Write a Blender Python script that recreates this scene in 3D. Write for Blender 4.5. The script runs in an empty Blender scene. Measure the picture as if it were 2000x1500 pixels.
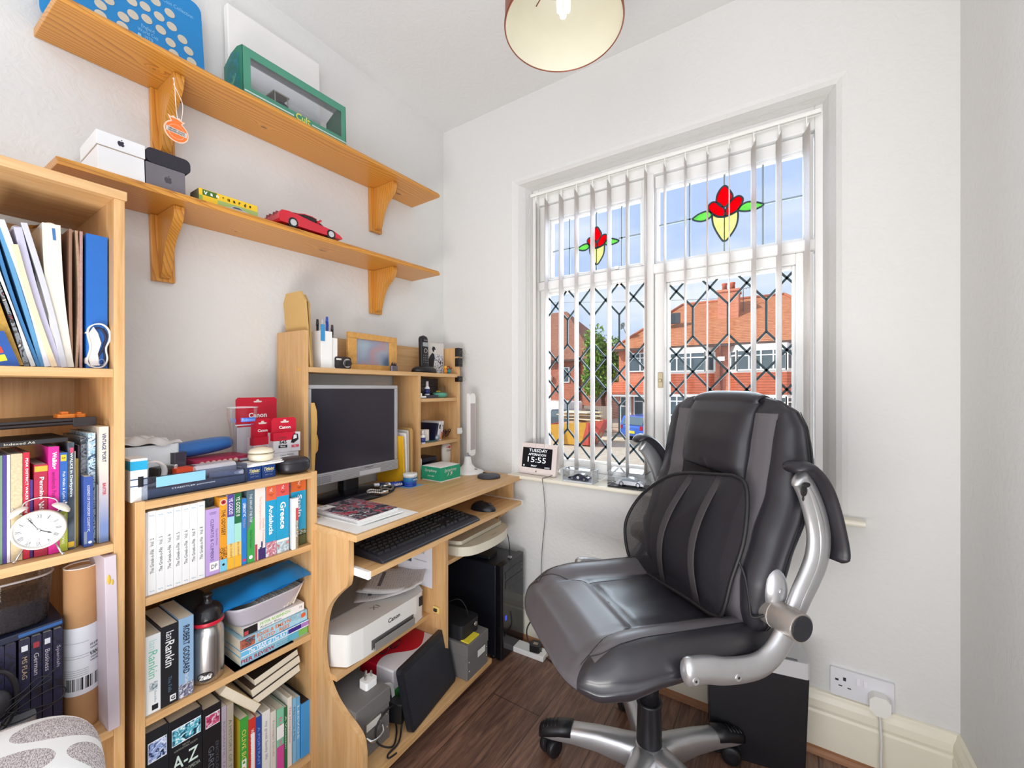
import bpy, bmesh, math, random
from mathutils import Vector, Matrix
PI = math.pi
random.seed(7)
SC = bpy.context.scene
COL = SC.collection
# ------------------------------------------------------------------ camera, world, light, exposure
cam_d = bpy.data.cameras.new('camera')
cam_d.sensor_width = 36.0
cam_d.lens = 807.0 / 2000.0 * 36.0
cam_d.shift_y = 0.0045
cam_d.clip_start = 0.02
cam_d.clip_end = 500
cam = bpy.data.objects.new('camera', cam_d)
COL.objects.link(cam)
cam.location = (1.4494,-1.5695,1.0968)
cam.rotation_euler = (PI / 2,0, math.radians(33.295))
SC.camera = cam
SC.view_settings.view_transform = 'Standard'
SC.view_settings.look = 'None'
SC.view_settings.gamma = 1.0
SC.view_settings.use_curve_mapping = False
SC.view_settings.exposure = -0.02
SC.cycles.transparent_max_bounces = 32
W = bpy.data.worlds.new('sky')
SC.world = W
W.use_nodes = True
_n = W.node_tree.nodes; _l = W.node_tree.links
_n.clear()
_out = _n.new('ShaderNodeOutputWorld'); _bg = _n.new('ShaderNodeBackground')
_tc = _n.new('ShaderNodeTexCoord'); _mp = _n.new('ShaderNodeMapping')
_mp.inputs['Scale'].default_value = (1.6,1.6,5.0)
_no = _n.new('ShaderNodeTexNoise'); _no.inputs['Scale'].default_value = 2.2; _no.inputs['Detail'].default_value = 6
_rp = _n.new('ShaderNodeValToRGB')
_rp.color_ramp.elements[0].position = 0.42; _rp.color_ramp.elements[0].color = (0.62,0.74,0.97,1)
_rp.color_ramp.elements[1].position = 0.68; _rp.color_ramp.elements[1].color = (0.92,0.95,1.0,1)
_l.new(_tc.outputs['Generated'], _mp.inputs['Vector']); _l.new(_mp.outputs[0], _no.inputs['Vector'])
_l.new(_no.outputs['Fac'], _rp.inputs[0]); _l.new(_rp.outputs[0], _bg.inputs[0])
_bg.inputs[1].default_value = 1.06
_l.new(_bg.outputs[0], _out.inputs[0])
def light(name, kind, loc, rot, energy, color=(1,1,1), size=1, size_y=None, angle=None):
 d = bpy.data.lights.new(name, kind); d.energy = energy; d.color = color
 if kind == 'AREA':
  d.size = size
  if size_y: d.shape = 'RECTANGLE'; d.size_y = size_y
 if kind == 'POINT': d.shadow_soft_size = size
 if kind == 'SUN' and angle: d.angle = angle
 o = bpy.data.objects.new(name, d); COL.objects.link(o); o.location = loc; o.rotation_euler = rot
 return o
def look_rot(frm, to):
 return (Vector(to) - Vector(frm)).to_track_quat('-Z', 'Y').to_euler()
# the sun stands behind the house, over the left roofs, and lights the street front
light('sun', 'SUN', (0,0,30), look_rot((-0.62,-0.50,0.62),(0,0,0)),4.2,(1.0,0.94,0.84), angle=0.01)
# unseen fill lamps added to brighten the room from behind and the right
light('back_fill', 'AREA', (1.0,-3.6,1.5),(math.radians(90),0,0),24,(1.0,0.985,0.96),2.4,2.0)
light('right_fill', 'AREA', (2.3,-2.0,1.5), look_rot((2.3,-2.0,1.5),(0.0,-0.65,1.1)),15,(1.0,0.985,0.96),1.7,2.0)
light('ceiling_fill', 'AREA', (1.25,-1.9,0.3), look_rot((1.25,-1.9,0.3),(1.25,-1.2,2.4)),27,(1.0,0.98,0.95),1.0,0.6)  # added unseen lamp near the floor, aimed up to lift the ceiling
light('window_daylight', 'AREA', (1.05,1.10,1.50), look_rot((1.05,1.10,1.50),(1.0,-1.0,1.15)),95,(0.80,0.89,1.0),2.0,1.8)
# ------------------------------------------------------------------ node helpers
def lin(c):
 if isinstance(c, str):
  c = c.lstrip('#'); c = tuple(int(c[i:i + 2], 16) / 255 for i in (0,2,4))
 return tuple((v / 12.92 if v <= 0.04045 else ((v + 0.055) / 1.055) ** 2.4) for v in c[:3])
class NT:
 """tiny wrapper: arithmetic on shader sockets"""
 def __init__(s, mat): s.t = mat.node_tree; s.n = s.t.nodes; s.l = s.t.links
 def node(s, typ, **kw):
  n = s.n.new(typ)
  for k, v in kw.items(): setattr(n, k, v)
  return n
 def put(s, inp, v):
  if isinstance(v, X): v = v.s
  if isinstance(v, bpy.types.NodeSocket): s.l.new(v, inp)
  else: inp.default_value = v
 def math(s, op, *a, clamp=False):
  n = s.node('ShaderNodeMath', operation=op); n.use_clamp = clamp
  for i, v in enumerate(a): s.put(n.inputs[i], v)
  return X(s, n.outputs[0])
 def xyz(s, scale=(1,1,1), kind='Object', rot=(0,0,0), loc=(0,0,0)):
  tc = s.node('ShaderNodeTexCoord'); mp = s.node('ShaderNodeMapping')
  mp.inputs['Scale'].default_value = scale; mp.inputs['Rotation'].default_value = rot; mp.inputs['Location'].default_value = loc
  s.l.new(tc.outputs[kind], mp.inputs[0]); return mp.outputs[0]
 def sep(s, v):
  n = s.node('ShaderNodeSeparateXYZ'); s.l.new(v, n.inputs[0]); return [X(s, n.outputs[i]) for i in range(3)]
 def comb(s, x, y, z=0.0):
  n = s.node('ShaderNodeCombineXYZ')
  for i, v in enumerate((x, y, z)): s.put(n.inputs[i], v)
  return n.outputs[0]
 def noise(s, v, scale=5, detail=3, rough=0.5, dist=0):
  n = s.node('ShaderNodeTexNoise'); s.l.new(v, n.inputs['Vector'])
  n.inputs['Scale'].default_value = scale; n.inputs['Detail'].default_value = detail
  n.inputs['Roughness'].default_value = rough; n.inputs['Distortion'].default_value = dist
  return X(s, n.outputs['Fac'])
 def voro(s, v, scale=5, feature='F1', out='Distance'):
  n = s.node('ShaderNodeTexVoronoi', feature=feature); s.l.new(v, n.inputs['Vector'])
  n.inputs['Scale'].default_value = scale
  o = n.outputs[out]; return X(s, o) if out == 'Distance' else o
 def ramp(s, f, stops):
  n = s.node('ShaderNodeValToRGB'); s.put(n.inputs[0], f)
  e = n.color_ramp.elements
  while len(e) < len(stops): e.new(0.5)
  for i, (p, c) in enumerate(stops):
   e[i].position = p; e[i].color = (*lin(c),1)
  return n.outputs[0]
 def mix(s, f, a, b):
  n = s.node('ShaderNodeMix', data_type='RGBA'); s.put(n.inputs[0], f)
  for i, v in ((6, a),(7, b)):
   if isinstance(v, (str, tuple)): n.inputs[i].default_value = (*lin(v),1)
   else: s.put(n.inputs[i], v)
  return n.outputs[2]
 def bump(s, h, strength=0.3, dist=0.01):
  n = s.node('ShaderNodeBump'); s.put(n.inputs['Height'], h)
  n.inputs['Strength'].default_value = strength; n.inputs['Distance'].default_value = dist
  return n.outputs[0]
class X:
 def __init__(s, nt, k): s.nt = nt; s.s = k
 def _o(s, op, a, b): return s.nt.math(op, a, b)
 def __add__(s, o): return s._o('ADD', s, o)
 __radd__ = __add__
 def __sub__(s, o): return s._o('SUBTRACT', s, o)
 def __rsub__(s, o): return s._o('SUBTRACT', o, s)
 def __mul__(s, o): return s._o('MULTIPLY', s, o)
 __rmul__ = __mul__
 def __truediv__(s, o): return s._o('DIVIDE', s, o)
 def abs(s): return s.nt.math('ABSOLUTE', s)
 def frac(s): return s.nt.math('FRACT', s)
 def floor(s): return s.nt.math('FLOOR', s)
 def sin(s): return s.nt.math('SINE', s)
 def gt(s, o): return s._o('GREATER_THAN', s, o)
 def lt(s, o): return s._o('LESS_THAN', s, o)
 def mx(s, o): return s._o('MAXIMUM', s, o)
 def mn(s, o): return s._o('MINIMUM', s, o)
 def pw(s, o): return s._o('POWER', s, o)
MATS = {}
def newmat(name, rough=0.5, metal=0.0, spec=0.5):
 m = bpy.data.materials.new(name); m.use_nodes = True
 nt = NT(m); b = m.node_tree.nodes['Principled BSDF']
 b.inputs['Roughness'].default_value = rough; b.inputs['Metallic'].default_value = metal
 b.inputs['Specular IOR Level'].default_value = spec
 MATS[name] = m
 return m, nt, b
def plain(name, col, rough=0.5, metal=0.0, vary=0.05, vscale=30, bump=0.0, bscale=200, spec=0.5, coat=0.0, emit=0.0, sheen=0.0):
 """one base colour with a slight procedural mottle"""
 if name in MATS: return MATS[name]
 m, nt, b = newmat(name, rough, metal, spec)
 v = nt.xyz()
 f = nt.noise(v, vscale, 3)
 c = lin(col)
 n = nt.node('ShaderNodeMix', data_type='RGBA'); nt.put(n.inputs[0], f)
 n.inputs[6].default_value = (*[x * (1 - vary) for x in c], 1)
 n.inputs[7].default_value = (*[min(1, x * (1 + vary)) for x in c], 1)
 nt.l.new(n.outputs[2], b.inputs['Base Color'])
 if bump: nt.l.new(nt.bump(nt.noise(v, bscale, 2), bump, 0.002), b.inputs['Normal'])
 if coat: b.inputs['Coat Weight'].default_value = coat
 if emit:
  nt.l.new(n.outputs[2], b.inputs['Emission Color']); b.inputs['Emission Strength'].default_value = emit
 return m
def C(col, rough=0.45, metal=0.0, **k):
 """palette material, shared by colour"""
 return plain('paint_%s_%d_%d' % (col.lstrip('#'), rough * 100, metal * 100), col, rough, metal, **k)
def wood(name, axis, light_c, dark_c, scale=1.0, rough=0.42):
 m, nt, b = newmat(name, rough)
 sc = [26 * scale, 26 * scale, 26 * scale]; sc['xyz'.index(axis)] = 1.6 * scale
 v = nt.xyz(tuple(sc))
 a = nt.noise(v, 2.0,5,0.6,0.4)
 sc2 = [240 * scale] * 3; sc2['xyz'.index(axis)] = 16 * scale
 g = nt.noise(nt.xyz(tuple(sc2)),1.0,2)
 f = a * 0.75 + g * 0.25
 nt.l.new(nt.ramp(f, [(0.30, dark_c),(0.62, light_c)]), b.inputs['Base Color'])
 nt.l.new(nt.bump(g, 0.06,0.001), b.inputs['Normal'])
 return m
BEX = wood('beech_laminate_x', 'x', '#dcb482', '#c2935c')
BEY = wood('beech_laminate_y', 'y', '#dcb482', '#c2935c')
BEZ = wood('beech_laminate_z', 'z', '#dab07c', '#c09058')
BEE = wood('beech_edge_y', 'y', '#dfb184', '#cf9868')
FRW = wood('birch_frame', 'x', '#d9a45a', '#c08a42')
# ------------------------------------------------------------------ mesh builder
class MB:
 def __init__(s): s.v = []; s.f = []; s.m = []; s.sm = []
 def add(s, vs, fs, mi=0, smooth=False, M=None):
  o = len(s.v)
  for p in vs:
   p = Vector(p)
   if M is not None: p = M @ p
   s.v.append(tuple(p))
  for f in fs:
   s.f.append([i + o for i in f]); s.m.append(mi); s.sm.append(smooth)
  return s
 def box(s, x0, x1, y0, y1, z0, z1, mi=0, M=None):
  vs = [(x, y, z) for z in (z0, z1) for y in (y0, y1) for x in (x0, x1)]
  fs = [(0,2,3,1),(4,5,7,6),(0,1,5,4),(2,6,7,3),(0,4,6,2),(1,3,7,5)]
  return s.add(vs, fs, mi, False, M)
 def rbox(s, x0, x1, y0, y1, z0, z1, r=0.01, seg=3, axis='z', mi=0, M=None, smooth=True):
  """box with the four edges parallel to axis rounded"""
  a = {'z': (x0, x1, y0, y1, z0, z1), 'x': (y0, y1, z0, z1, x0, x1), 'y': (z0, z1, x0, x1, y0, y1)}[axis]
  u0, u1, v0, v1, w0, w1 = a
  pts = []
  for cx, cy, a0 in ((u1 - r, v1 - r, 0),(u0 + r, v1 - r, 90),(u0 + r, v0 + r, 180),(u1 - r, v0 + r, 270)):
   for k in range(seg + 1):
    t = math.radians(a0 + 90 * k / seg); pts.append((cx + r * math.cos(t), cy + r * math.sin(t)))
  return s.prism(pts, axis, w0, w1, mi, M)
 def prism(s, pts, axis, w0, w1, mi=0, M=None, smooth=False):
  def P(u, v, w):
   return {'z': (u, v, w), 'x': (w, u, v), 'y': (v, w, u)}[axis]
  n = len(pts)
  vs = [P(u, v, w0) for u, v in pts] + [P(u, v, w1) for u, v in pts]
  fs = [tuple(range(n))[::-1], tuple(range(n, 2 * n))]
  s.add(vs, fs, mi, False, M)
  s.add(vs, [(i, (i + 1) % n, n + (i + 1) % n, n + i) for i in range(n)], mi, smooth, M)
  return s
 def lathe(s, prof, n=32, mi=0, M=None, smooth=True, cap=True, sx=1, sy=1):
  """prof: (r, z) from bottom to top"""
  vs = []; fs = []
  for r, z in prof:
   for k in range(n):
    t = 2 * PI * k / n; vs.append((r * math.cos(t) * sx, r * math.sin(t) * sy, z))
  for i in range(len(prof) - 1):
   for k in range(n):
    k2 = (k + 1) % n
    fs.append((i * n + k, i * n + k2,(i + 1) * n + k2,(i + 1) * n + k))
  s.add(vs, fs, mi, smooth, M)
  if cap:
   o = len(s.v) - len(vs)
   if prof[0][0] > 1e-5: s.f.append([o + k for k in range(n)][::-1]); s.m.append(mi); s.sm.append(False)
   if prof[-1][0] > 1e-5: s.f.append([o + (len(prof) - 1) * n + k for k in range(n)]); s.m.append(mi); s.sm.append(False)
  return s
 def cyl(s, p0, p1, r0, r1=None, n=20, mi=0, smooth=True):
  r1 = r0 if r1 is None else r1
  p0 = Vector(p0); p1 = Vector(p1); d = p1 - p0
  M = Matrix.Translation(p0) @ d.to_track_quat('Z', 'Y').to_matrix().to_4x4()
  return s.lathe([(r0,0),(r1, d.length)], n, mi, M, smooth)
 def sphere(s, c, r, n=20, mi=0, sc=(1,1,1), M=None):
  prof = [(max(1e-6, r * math.sin(PI * i / (n // 2))),-r * math.cos(PI * i / (n // 2))) for i in range(n // 2 + 1)]
  T = Matrix.Translation(Vector(c)) @ Matrix.Diagonal((*sc, 1))
  if M is not None: T = M @ T
  return s.lathe(prof, n, mi, T, True, False)
 def tube(s, path, r, n=10, mi=0, closed=False, cap=True, flat=None, up=None):
  """sweep; r float or list; flat=(a,b) makes an elliptical section"""
  P = [Vector(p) for p in path]; m = len(P)
  R = r if isinstance(r, (list, tuple)) else [r] * m
  vs = []; fs = []
  prev = Vector(up) if up else None
  for i, p in enumerate(P):
   if closed: t = P[(i + 1) % m] - P[(i - 1) % m]
   else: t = P[min(i + 1, m - 1)] - P[max(i - 1,0)]
   t = t.normalized() if t.length > 1e-9 else Vector((0,0,1))
   if prev is None:
    prev = Vector((0,0,1)) if abs(t.z) < 0.9 else Vector((1,0,0))
   u = (prev - t * prev.dot(t))
   u = u.normalized() if u.length > 1e-6 else t.orthogonal().normalized()
   w = t.cross(u)
   prev = u
   fa, fb = (flat[i] if isinstance(flat, list) else flat) if flat else (1,1)
   for k in range(n):
    a = 2 * PI * k / n
    vs.append(p + u * (math.cos(a) * R[i] * fa) + w * (math.sin(a) * R[i] * fb))
  for i in range(m if closed else m - 1):
   j = (i + 1) % m
   for k in range(n):
    k2 = (k + 1) % n
    fs.append((i * n + k, i * n + k2, j * n + k2, j * n + k))
  s.add(vs, fs, mi, True)
  if cap and not closed:
   o = len(s.v) - len(vs)
   s.f.append([o + k for k in range(n)][::-1]); s.m.append(mi); s.sm.append(True)
   s.f.append([o + (m - 1) * n + k for k in range(n)]); s.m.append(mi); s.sm.append(True)
  return s
 def grid(s, fn, nu, nv, mi=0, smooth=True, wrap_u=False, wrap_v=False):
  vs = [fn(i / (nu if wrap_u else nu - 1), j / (nv if wrap_v else nv - 1)) for j in range(nv) for i in range(nu)]
  fs = []
  for j in range(nv if wrap_v else nv - 1):
   for i in range(nu if wrap_u else nu - 1):
    i2 = (i + 1) % nu; j2 = (j + 1) % nv
    fs.append((j * nu + i, j * nu + i2, j2 * nu + i2, j2 * nu + i))
  return s.add(vs, fs, mi, smooth)
def smooth_path(pts, n=6, closed=False):
 """Catmull-Rom through the points"""
 P = [Vector(p) for p in pts]; out = []; m = len(P)
 rng = range(m if closed else m - 1)
 for i in rng:
  g = (lambda k: P[k % m]) if closed else (lambda k: P[max(0, min(m - 1, k))])
  a, b, c, d = g(i - 1), g(i), g(i + 1), g(i + 2)
  for k in range(n):
   t = k / n
   out.append(0.5 * ((2 * b) + (c - a) * t + (2 * a - 5 * b + 4 * c - d) * t * t + (3 * b - 3 * c + d - a) * t ** 3))
 if not closed: out.append(P[-1])
 return out
def link(o, parent=None):
 COL.objects.link(o)
 if parent is not None: o.parent = parent
 return o
def part(name, mb, mats, parent=None, loc=(0,0,0), rot=(0,0,0), bevel=0.0, seg=2, sub=0, label=None, solid=0, merge=False, angle=40):
 me = bpy.data.meshes.new(name)
 me.from_pydata(mb.v, [], mb.f)
 if not isinstance(mats, (list, tuple)): mats = [mats]
 for m in mats: me.materials.append(m)
 me.polygons.foreach_set('material_index', mb.m)
 me.polygons.foreach_set('use_smooth', mb.sm)
 bm = bmesh.new(); bm.from_mesh(me)
 if merge or sub: bmesh.ops.remove_doubles(bm, verts=bm.verts, dist=1e-5)
 bmesh.ops.recalc_face_normals(bm, faces=bm.faces)
 bm.to_mesh(me); bm.free()
 me.update()
 o = bpy.data.objects.new(name, me)
 link(o, parent)
 o.location = loc; o.rotation_euler = rot
 if solid:
  md = o.modifiers.new('thickness', 'SOLIDIFY'); md.thickness = solid; md.offset = 0
 if bevel:
  md = o.modifiers.new('bevel', 'BEVEL'); md.width = bevel; md.segments = seg; md.limit_method = 'ANGLE'; md.angle_limit = math.radians(angle)
  md.harden_normals = False
 if sub:
  md = o.modifiers.new('subdivision', 'SUBSURF'); md.levels = sub; md.render_levels = sub
 if label: o['label'] = label
 return o
def thing(name, label, cat, loc=(0,0,0), rot=0.0, group=None):
 o = bpy.data.objects.new(name, None)
 o.empty_display_size = 0.05
 link(o)
 o.location = loc
 o.rotation_euler = rot if isinstance(rot, (tuple, list)) else (0,0, rot)
 o['label'] = label; o['category'] = cat
 if group: o['group'] = group
 return o
def tag(o, label, cat, group=None, kind=None):
 o['label'] = label; o['category'] = cat
 if group: o['group'] = group
 if kind: o['kind'] = kind
 return o
def struct(name, mb, mats, **k):
 o = part(name, mb, mats, **k); o['kind'] = 'structure'; return o
def dup(root, loc=None, rot=None, label=None, group=None, scale=None):
 def cp(o, par):
  c = o.copy(); COL.objects.link(c)
  if par is not None: c.parent = par; c.matrix_parent_inverse = o.matrix_parent_inverse.copy()
  for ch in KIDS.get(o.name, []): cp(ch, c)
  return c
 r = cp(root, None)
 if loc: r.location = loc
 if rot is not None: r.rotation_euler = rot if isinstance(rot, (tuple, list)) else (0,0, rot)
 if scale: r.scale = scale
 if label: r['label'] = label
 if group: r['group'] = group
 return r
KIDS = {}
def index_kids(root):
 KIDS[root.name] = [o for o in bpy.data.objects if o.parent == root]
 for c in KIDS[root.name]: index_kids(c)
def text_mesh(txt, size=1.0, bold=0.0, depth=0.0, align='CENTER', spacing=1.0, shear=0.0, linesp=1.0):
 cu = bpy.data.curves.new('t', 'FONT'); cu.body = txt; cu.size = size; cu.align_x = align; cu.align_y = 'CENTER'
 cu.offset = bold; cu.extrude = depth; cu.space_character = spacing; cu.shear = shear; cu.space_line = linesp; cu.resolution_u = 2
 ob = bpy.data.objects.new('t', cu)
 me = bpy.data.meshes.new_from_object(ob)
 bpy.data.objects.remove(ob); bpy.data.curves.remove(cu)
 return me
def letter(txt, mat, parent, center, right, up, w=None, h=None, bold=0.0, off=0.0004, shear=0.0, name='lettering', linesp=1.0, spacing=1.0):
 """text fitted in a w x h rectangle, lying on a face"""
 me = text_mesh(txt, 1.0, bold, 0, shear=shear, linesp=linesp, spacing=spacing)
 xs = [v.co.x for v in me.vertices]; ys = [v.co.y for v in me.vertices]
 bw = max(xs) - min(xs); bh = max(ys) - min(ys)
 sx = (w / bw) if w else h / bh
 sy = (h / bh) if h else sx
 cx = (max(xs) + min(xs)) / 2; cy = (max(ys) + min(ys)) / 2
 R = Vector(right).normalized(); U = Vector(up).normalized(); N = R.cross(U)
 c = Vector(center) + N * off
 for v in me.vertices:
  v.co = c + R * ((v.co.x - cx) * sx) + U * ((v.co.y - cy) * sy)
 me.materials.append(mat)
 o = bpy.data.objects.new(name, me); link(o, parent)
 return o
RX = ((0,0,-1),(0,1,0))      # spine text read downwards on a face turned to +x
RXU = ((0,0,1),(0,-1,0))     # spine text read upwards
FX = ((0,1,0),(0,0,1))       # level text on a face turned to +x
FY = ((1,0,0),(0,0,1))       # level text on a face turned to -y
WHITE = C('#f2f1ee', 0.5); BLACK = C('#17161a', 0.4); CREAM = C('#ece4cf', 0.5)
# ------------------------------------------------------------------ the room shell
def wall_mat(name, col):
 m, nt, b = newmat(name, 0.75)
 v = nt.xyz()
 w = nt.noise(v, 6,2,0.5)
 d = nt.node('ShaderNodeTexNoise'); d.inputs['Scale'].default_value = 26; d.inputs['Detail'].default_value = 4; d.inputs['Distortion'].default_value = 2.4
 nt.l.new(v, d.inputs['Vector'])
 vo = nt.voro(nt.xyz((1,1,1.3)),55)
 h = X(nt, d.outputs['Fac']) * 0.8 + vo * 0.25
 nt.l.new(nt.bump(h, 0.32,0.006), b.inputs['Normal'])
 nt.l.new(nt.ramp(w, [(0.3, col),(0.7, col)]), b.inputs['Base Color'])
 return m
WALL = wall_mat('white_embossed_wallpaper', '#e0dfdc')
CEIL = wall_mat('white_textured_ceiling', '#e4e4e3')
LX, RXW, CZ = 0.0,1.842,2.4
mb = MB(); mb.box(-0.1,0,-3.3,0.3,-0.05, CZ); struct('wall_left', mb, WALL)
mb = MB(); mb.box(RXW, RXW + 0.1,-1.15,0.3,-0.05, CZ); struct('wall_right', mb, WALL)
mb = MB(); mb.box(-0.1, RXW + 0.1,-3.3,0.3, CZ, CZ + 0.12); struct('ceiling', mb, CEIL)
# window wall: flat face, soft-edged splayed reveal, outer skin
def rect(x0, x1, z0, z1, y, r=0.0):
 return [(x0, y, z0),(x1, y, z0),(x1, y, z1),(x0, y, z1)]
loops = [rect(0, RXW, 0, CZ, 0.0), rect(0.418,1.610,0.695,2.042,0.0), rect(0.430,1.596,0.70,2.030,0.004),
   rect(0.442,1.583,0.70,2.020,0.014), rect(0.462,1.568,0.70,2.014,0.045), rect(0.480,1.552,0.70,2.010,0.095),
   rect(0.480,1.552,0.70,2.010,0.20), rect(-0.1, RXW + 0.1,-2.0,3.2,0.20)]
mb = MB(); vs = [p for lp in loops for p in lp]; fs = []; n = 4
for i in range(len(loops) - 1):
 for k in range(4):
  fs.append((i * 4 + k, i * 4 + (k + 1) % 4, i * 4 + 4 + (k + 1) % 4, i * 4 + 4 + k))
mb.add(vs, fs)
struct('wall_window', mb, WALL)
# floor
m, nt, b = newmat('dark_walnut_laminate', 0.38)
x, y, z = nt.sep(nt.xyz())
pw = 0.192
pi_ = (x / pw).floor()
xx = (x / pw).frac()
g1 = nt.noise(nt.comb(x * 38.0 + pi_ * 17.3, y * 3.2 + pi_ * 5.1,0.0),1.3,5,0.62,1.6)
g2 = nt.noise(nt.comb(x * 300.0, y * 14.0,0.0),1.0,2)
f = g1 * 0.7 + g2 * 0.22 + (pi_ * 0.37).frac() * 0.08
col = nt.ramp(f, [(0.30, '#46302a'),(0.46, '#6c4e40'),(0.60, '#8a6856'),(0.72, '#a5826c')])
seam = (xx - 0.5).abs().gt(0.492)
ends = ((y / 1.25 + (pi_ * 0.43)).frac() - 0.5).abs().gt(0.4985)
nt.l.new(nt.mix((seam.mx(ends)) * 0.7, col, '#1e120e'), b.inputs['Base Color'])
nt.l.new(nt.bump(g2,0.08,0.001), b.inputs['Normal'])
mb = MB(); mb.box(-0.1, RXW + 0.1,-3.3,0.3,-0.05,0.0); struct('floor', mb, m)
# skirting boards with a moulded top, and the wood bead at their foot
SK = plain('cream_gloss_skirting', '#efe9d6', 0.3, vary=0.02)
prof = [(0,0),(0.020,0),(0.020,0.118),(0.016,0.124),(0.019,0.135),(0.017,0.155),(0.010,0.168),(0.008,0.178),(0.0,0.1815)]
mb = MB()
def skirt(mb, p0, p1, nrm):
 vs = []
 for p in (p0, p1):
  for d, z_ in prof: vs.append((p[0] + nrm[0] * d, p[1] + nrm[1] * d, z_))
 n = len(prof); fs = [tuple(range(n)), tuple(range(n, 2 * n))] + [(i, (i + 1) % n, n + (i + 1) % n, n + i) for i in range(n)]
 mb.add(vs, fs)
skirt(mb, (0.0,0.0),(RXW, 0.0),(0,-1)); struct('baseboard_window', mb, SK, bevel=0.002)
mb = MB(); skirt(mb, (RXW, 0.0),(RXW, -1.15),(-1,0)); struct('baseboard_right', mb, SK, bevel=0.002)
mb = MB(); skirt(mb, (0.0,0.0),(0.0,-2.4),(1,0)); struct('baseboard_left', mb, SK, bevel=0.002)
BEAD = wood('oak_bead', 'x', '#a97650', '#8a5a38')
mb = MB(); mb.prism([(-0.020,0.0),(-0.036,0.0),(-0.034,0.008),(-0.028,0.015),(-0.020,0.018)], 'x', 0.0, RXW); struct('trim_1', mb, BEAD)
mb = MB(); mb.prism([(z_, RXW + x_) for x_, z_ in ((-0.020,0.0),(-0.036,0.0),(-0.034,0.008),(-0.028,0.015),(-0.020,0.018))], 'y', -1.15,-0.036); struct('trim_2', mb, BEAD)
# ------------------------------------------------------------------ window
PVC = plain('white_painted_timber', '#f3f2ef', 0.32, vary=0.02)
SILL = plain('cream_gloss_sill', '#f1ead9', 0.22, vary=0.02)
GREYG = plain('grey_gasket', '#8f9498', 0.5)
win = bpy.data.objects.new('window_1', None); link(win); win['kind'] = 'structure'; win.location = (1.0,0.1,0.715)
def wp(name, mb, mats, **k):   # window parts are modelled in room coordinates
 o = part(name, mb, mats, parent=win, **k); o.location = (-1.0,-0.1,-0.715); return o
mb = MB(); mb.rbox(0.418,1.645,-0.036,0.115,0.699,0.7155,0.007,3, 'x'); wp('window_sill', mb, SILL)
GT = 1.533; TR0, TR1 = 1.548,1.592
mb = MB()
mb.box(0.478,0.508,0.085,0.15,0.715,2.012); mb.box(1.534,1.556,0.085,0.15,0.715,2.012)
mb.box(0.508,1.534,0.085,0.15,1.935,2.012); mb.box(0.508,1.534,0.085,0.15,0.715,0.735)
wp('frame', mb, PVC, bevel=0.003)
mb = MB(); mb.rbox(0.992,1.026,0.078,0.15,0.735,1.935,0.006,3, 'z'); wp('mullion', mb, PVC)
mb = MB(); mb.rbox(0.508,0.992,0.080,0.15, TR0 - 0.002, TR1 - 0.008,0.006,3, 'x'); mb.rbox(1.026,1.534,0.080,0.15, TR0 - 0.002, TR1 - 0.008,0.006,3, 'x'); wp('transom', mb, PVC)
def sash(name, x0, x1, z0, z1, gx0, gx1, gz0, gz1, y0=0.092, y1=0.138):
 mb = MB()
 mb.box(x0, gx0, y0, y1, z0, z1); mb.box(gx1, x1, y0, y1, z0, z1)
 mb.box(gx0, gx1, y0, y1, z0, gz0); mb.box(gx0, gx1, y0, y1, gz1, z1)
 # stepped inner bead
 b = 0.010
 mb.box(gx0, gx0 + b, y0 + 0.012, y1 - 0.01, gz0, gz1); mb.box(gx1 - b, gx1, y0 + 0.012, y1 - 0.01, gz0, gz1)
 mb.box(gx0 + b, gx1 - b, y0 + 0.012, y1 - 0.01, gz0, gz0 + b); mb.box(gx0 + b, gx1 - b, y0 + 0.012, y1 - 0.01, gz1 - b, gz1)
 return wp(name, mb, PVC, bevel=0.003)
panes = dict(tl=(0.570,0.968,1.604,1.853), tr=(1.036,1.509,1.594,1.880), bl=(0.545,0.987,0.780, GT), br=(1.078,1.475,0.780,1.501))
sash('top_casement', 0.512,0.990,1.586,1.930, *[panes['tl'][i] + (-0.010 if i in (0,2) else 0.010) for i in range(4)])
sash('top_light', 1.028,1.532,1.586,1.930, *[panes['tr'][i] + (-0.006 if i in (0,2) else 0.006) for i in range(4)], y0=0.098)
sash('lower_light', 0.512,0.990,0.737,1.546, *[panes['bl'][i] + (-0.006 if i in (0,2) else 0.002) for i in range(4)], y0=0.100)
sash('side_casement', 1.028,1.532,0.737,1.546, *[panes['br'][i] + (-0.008 if i in (0,2) else 0.008) for i in range(4)])
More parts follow.
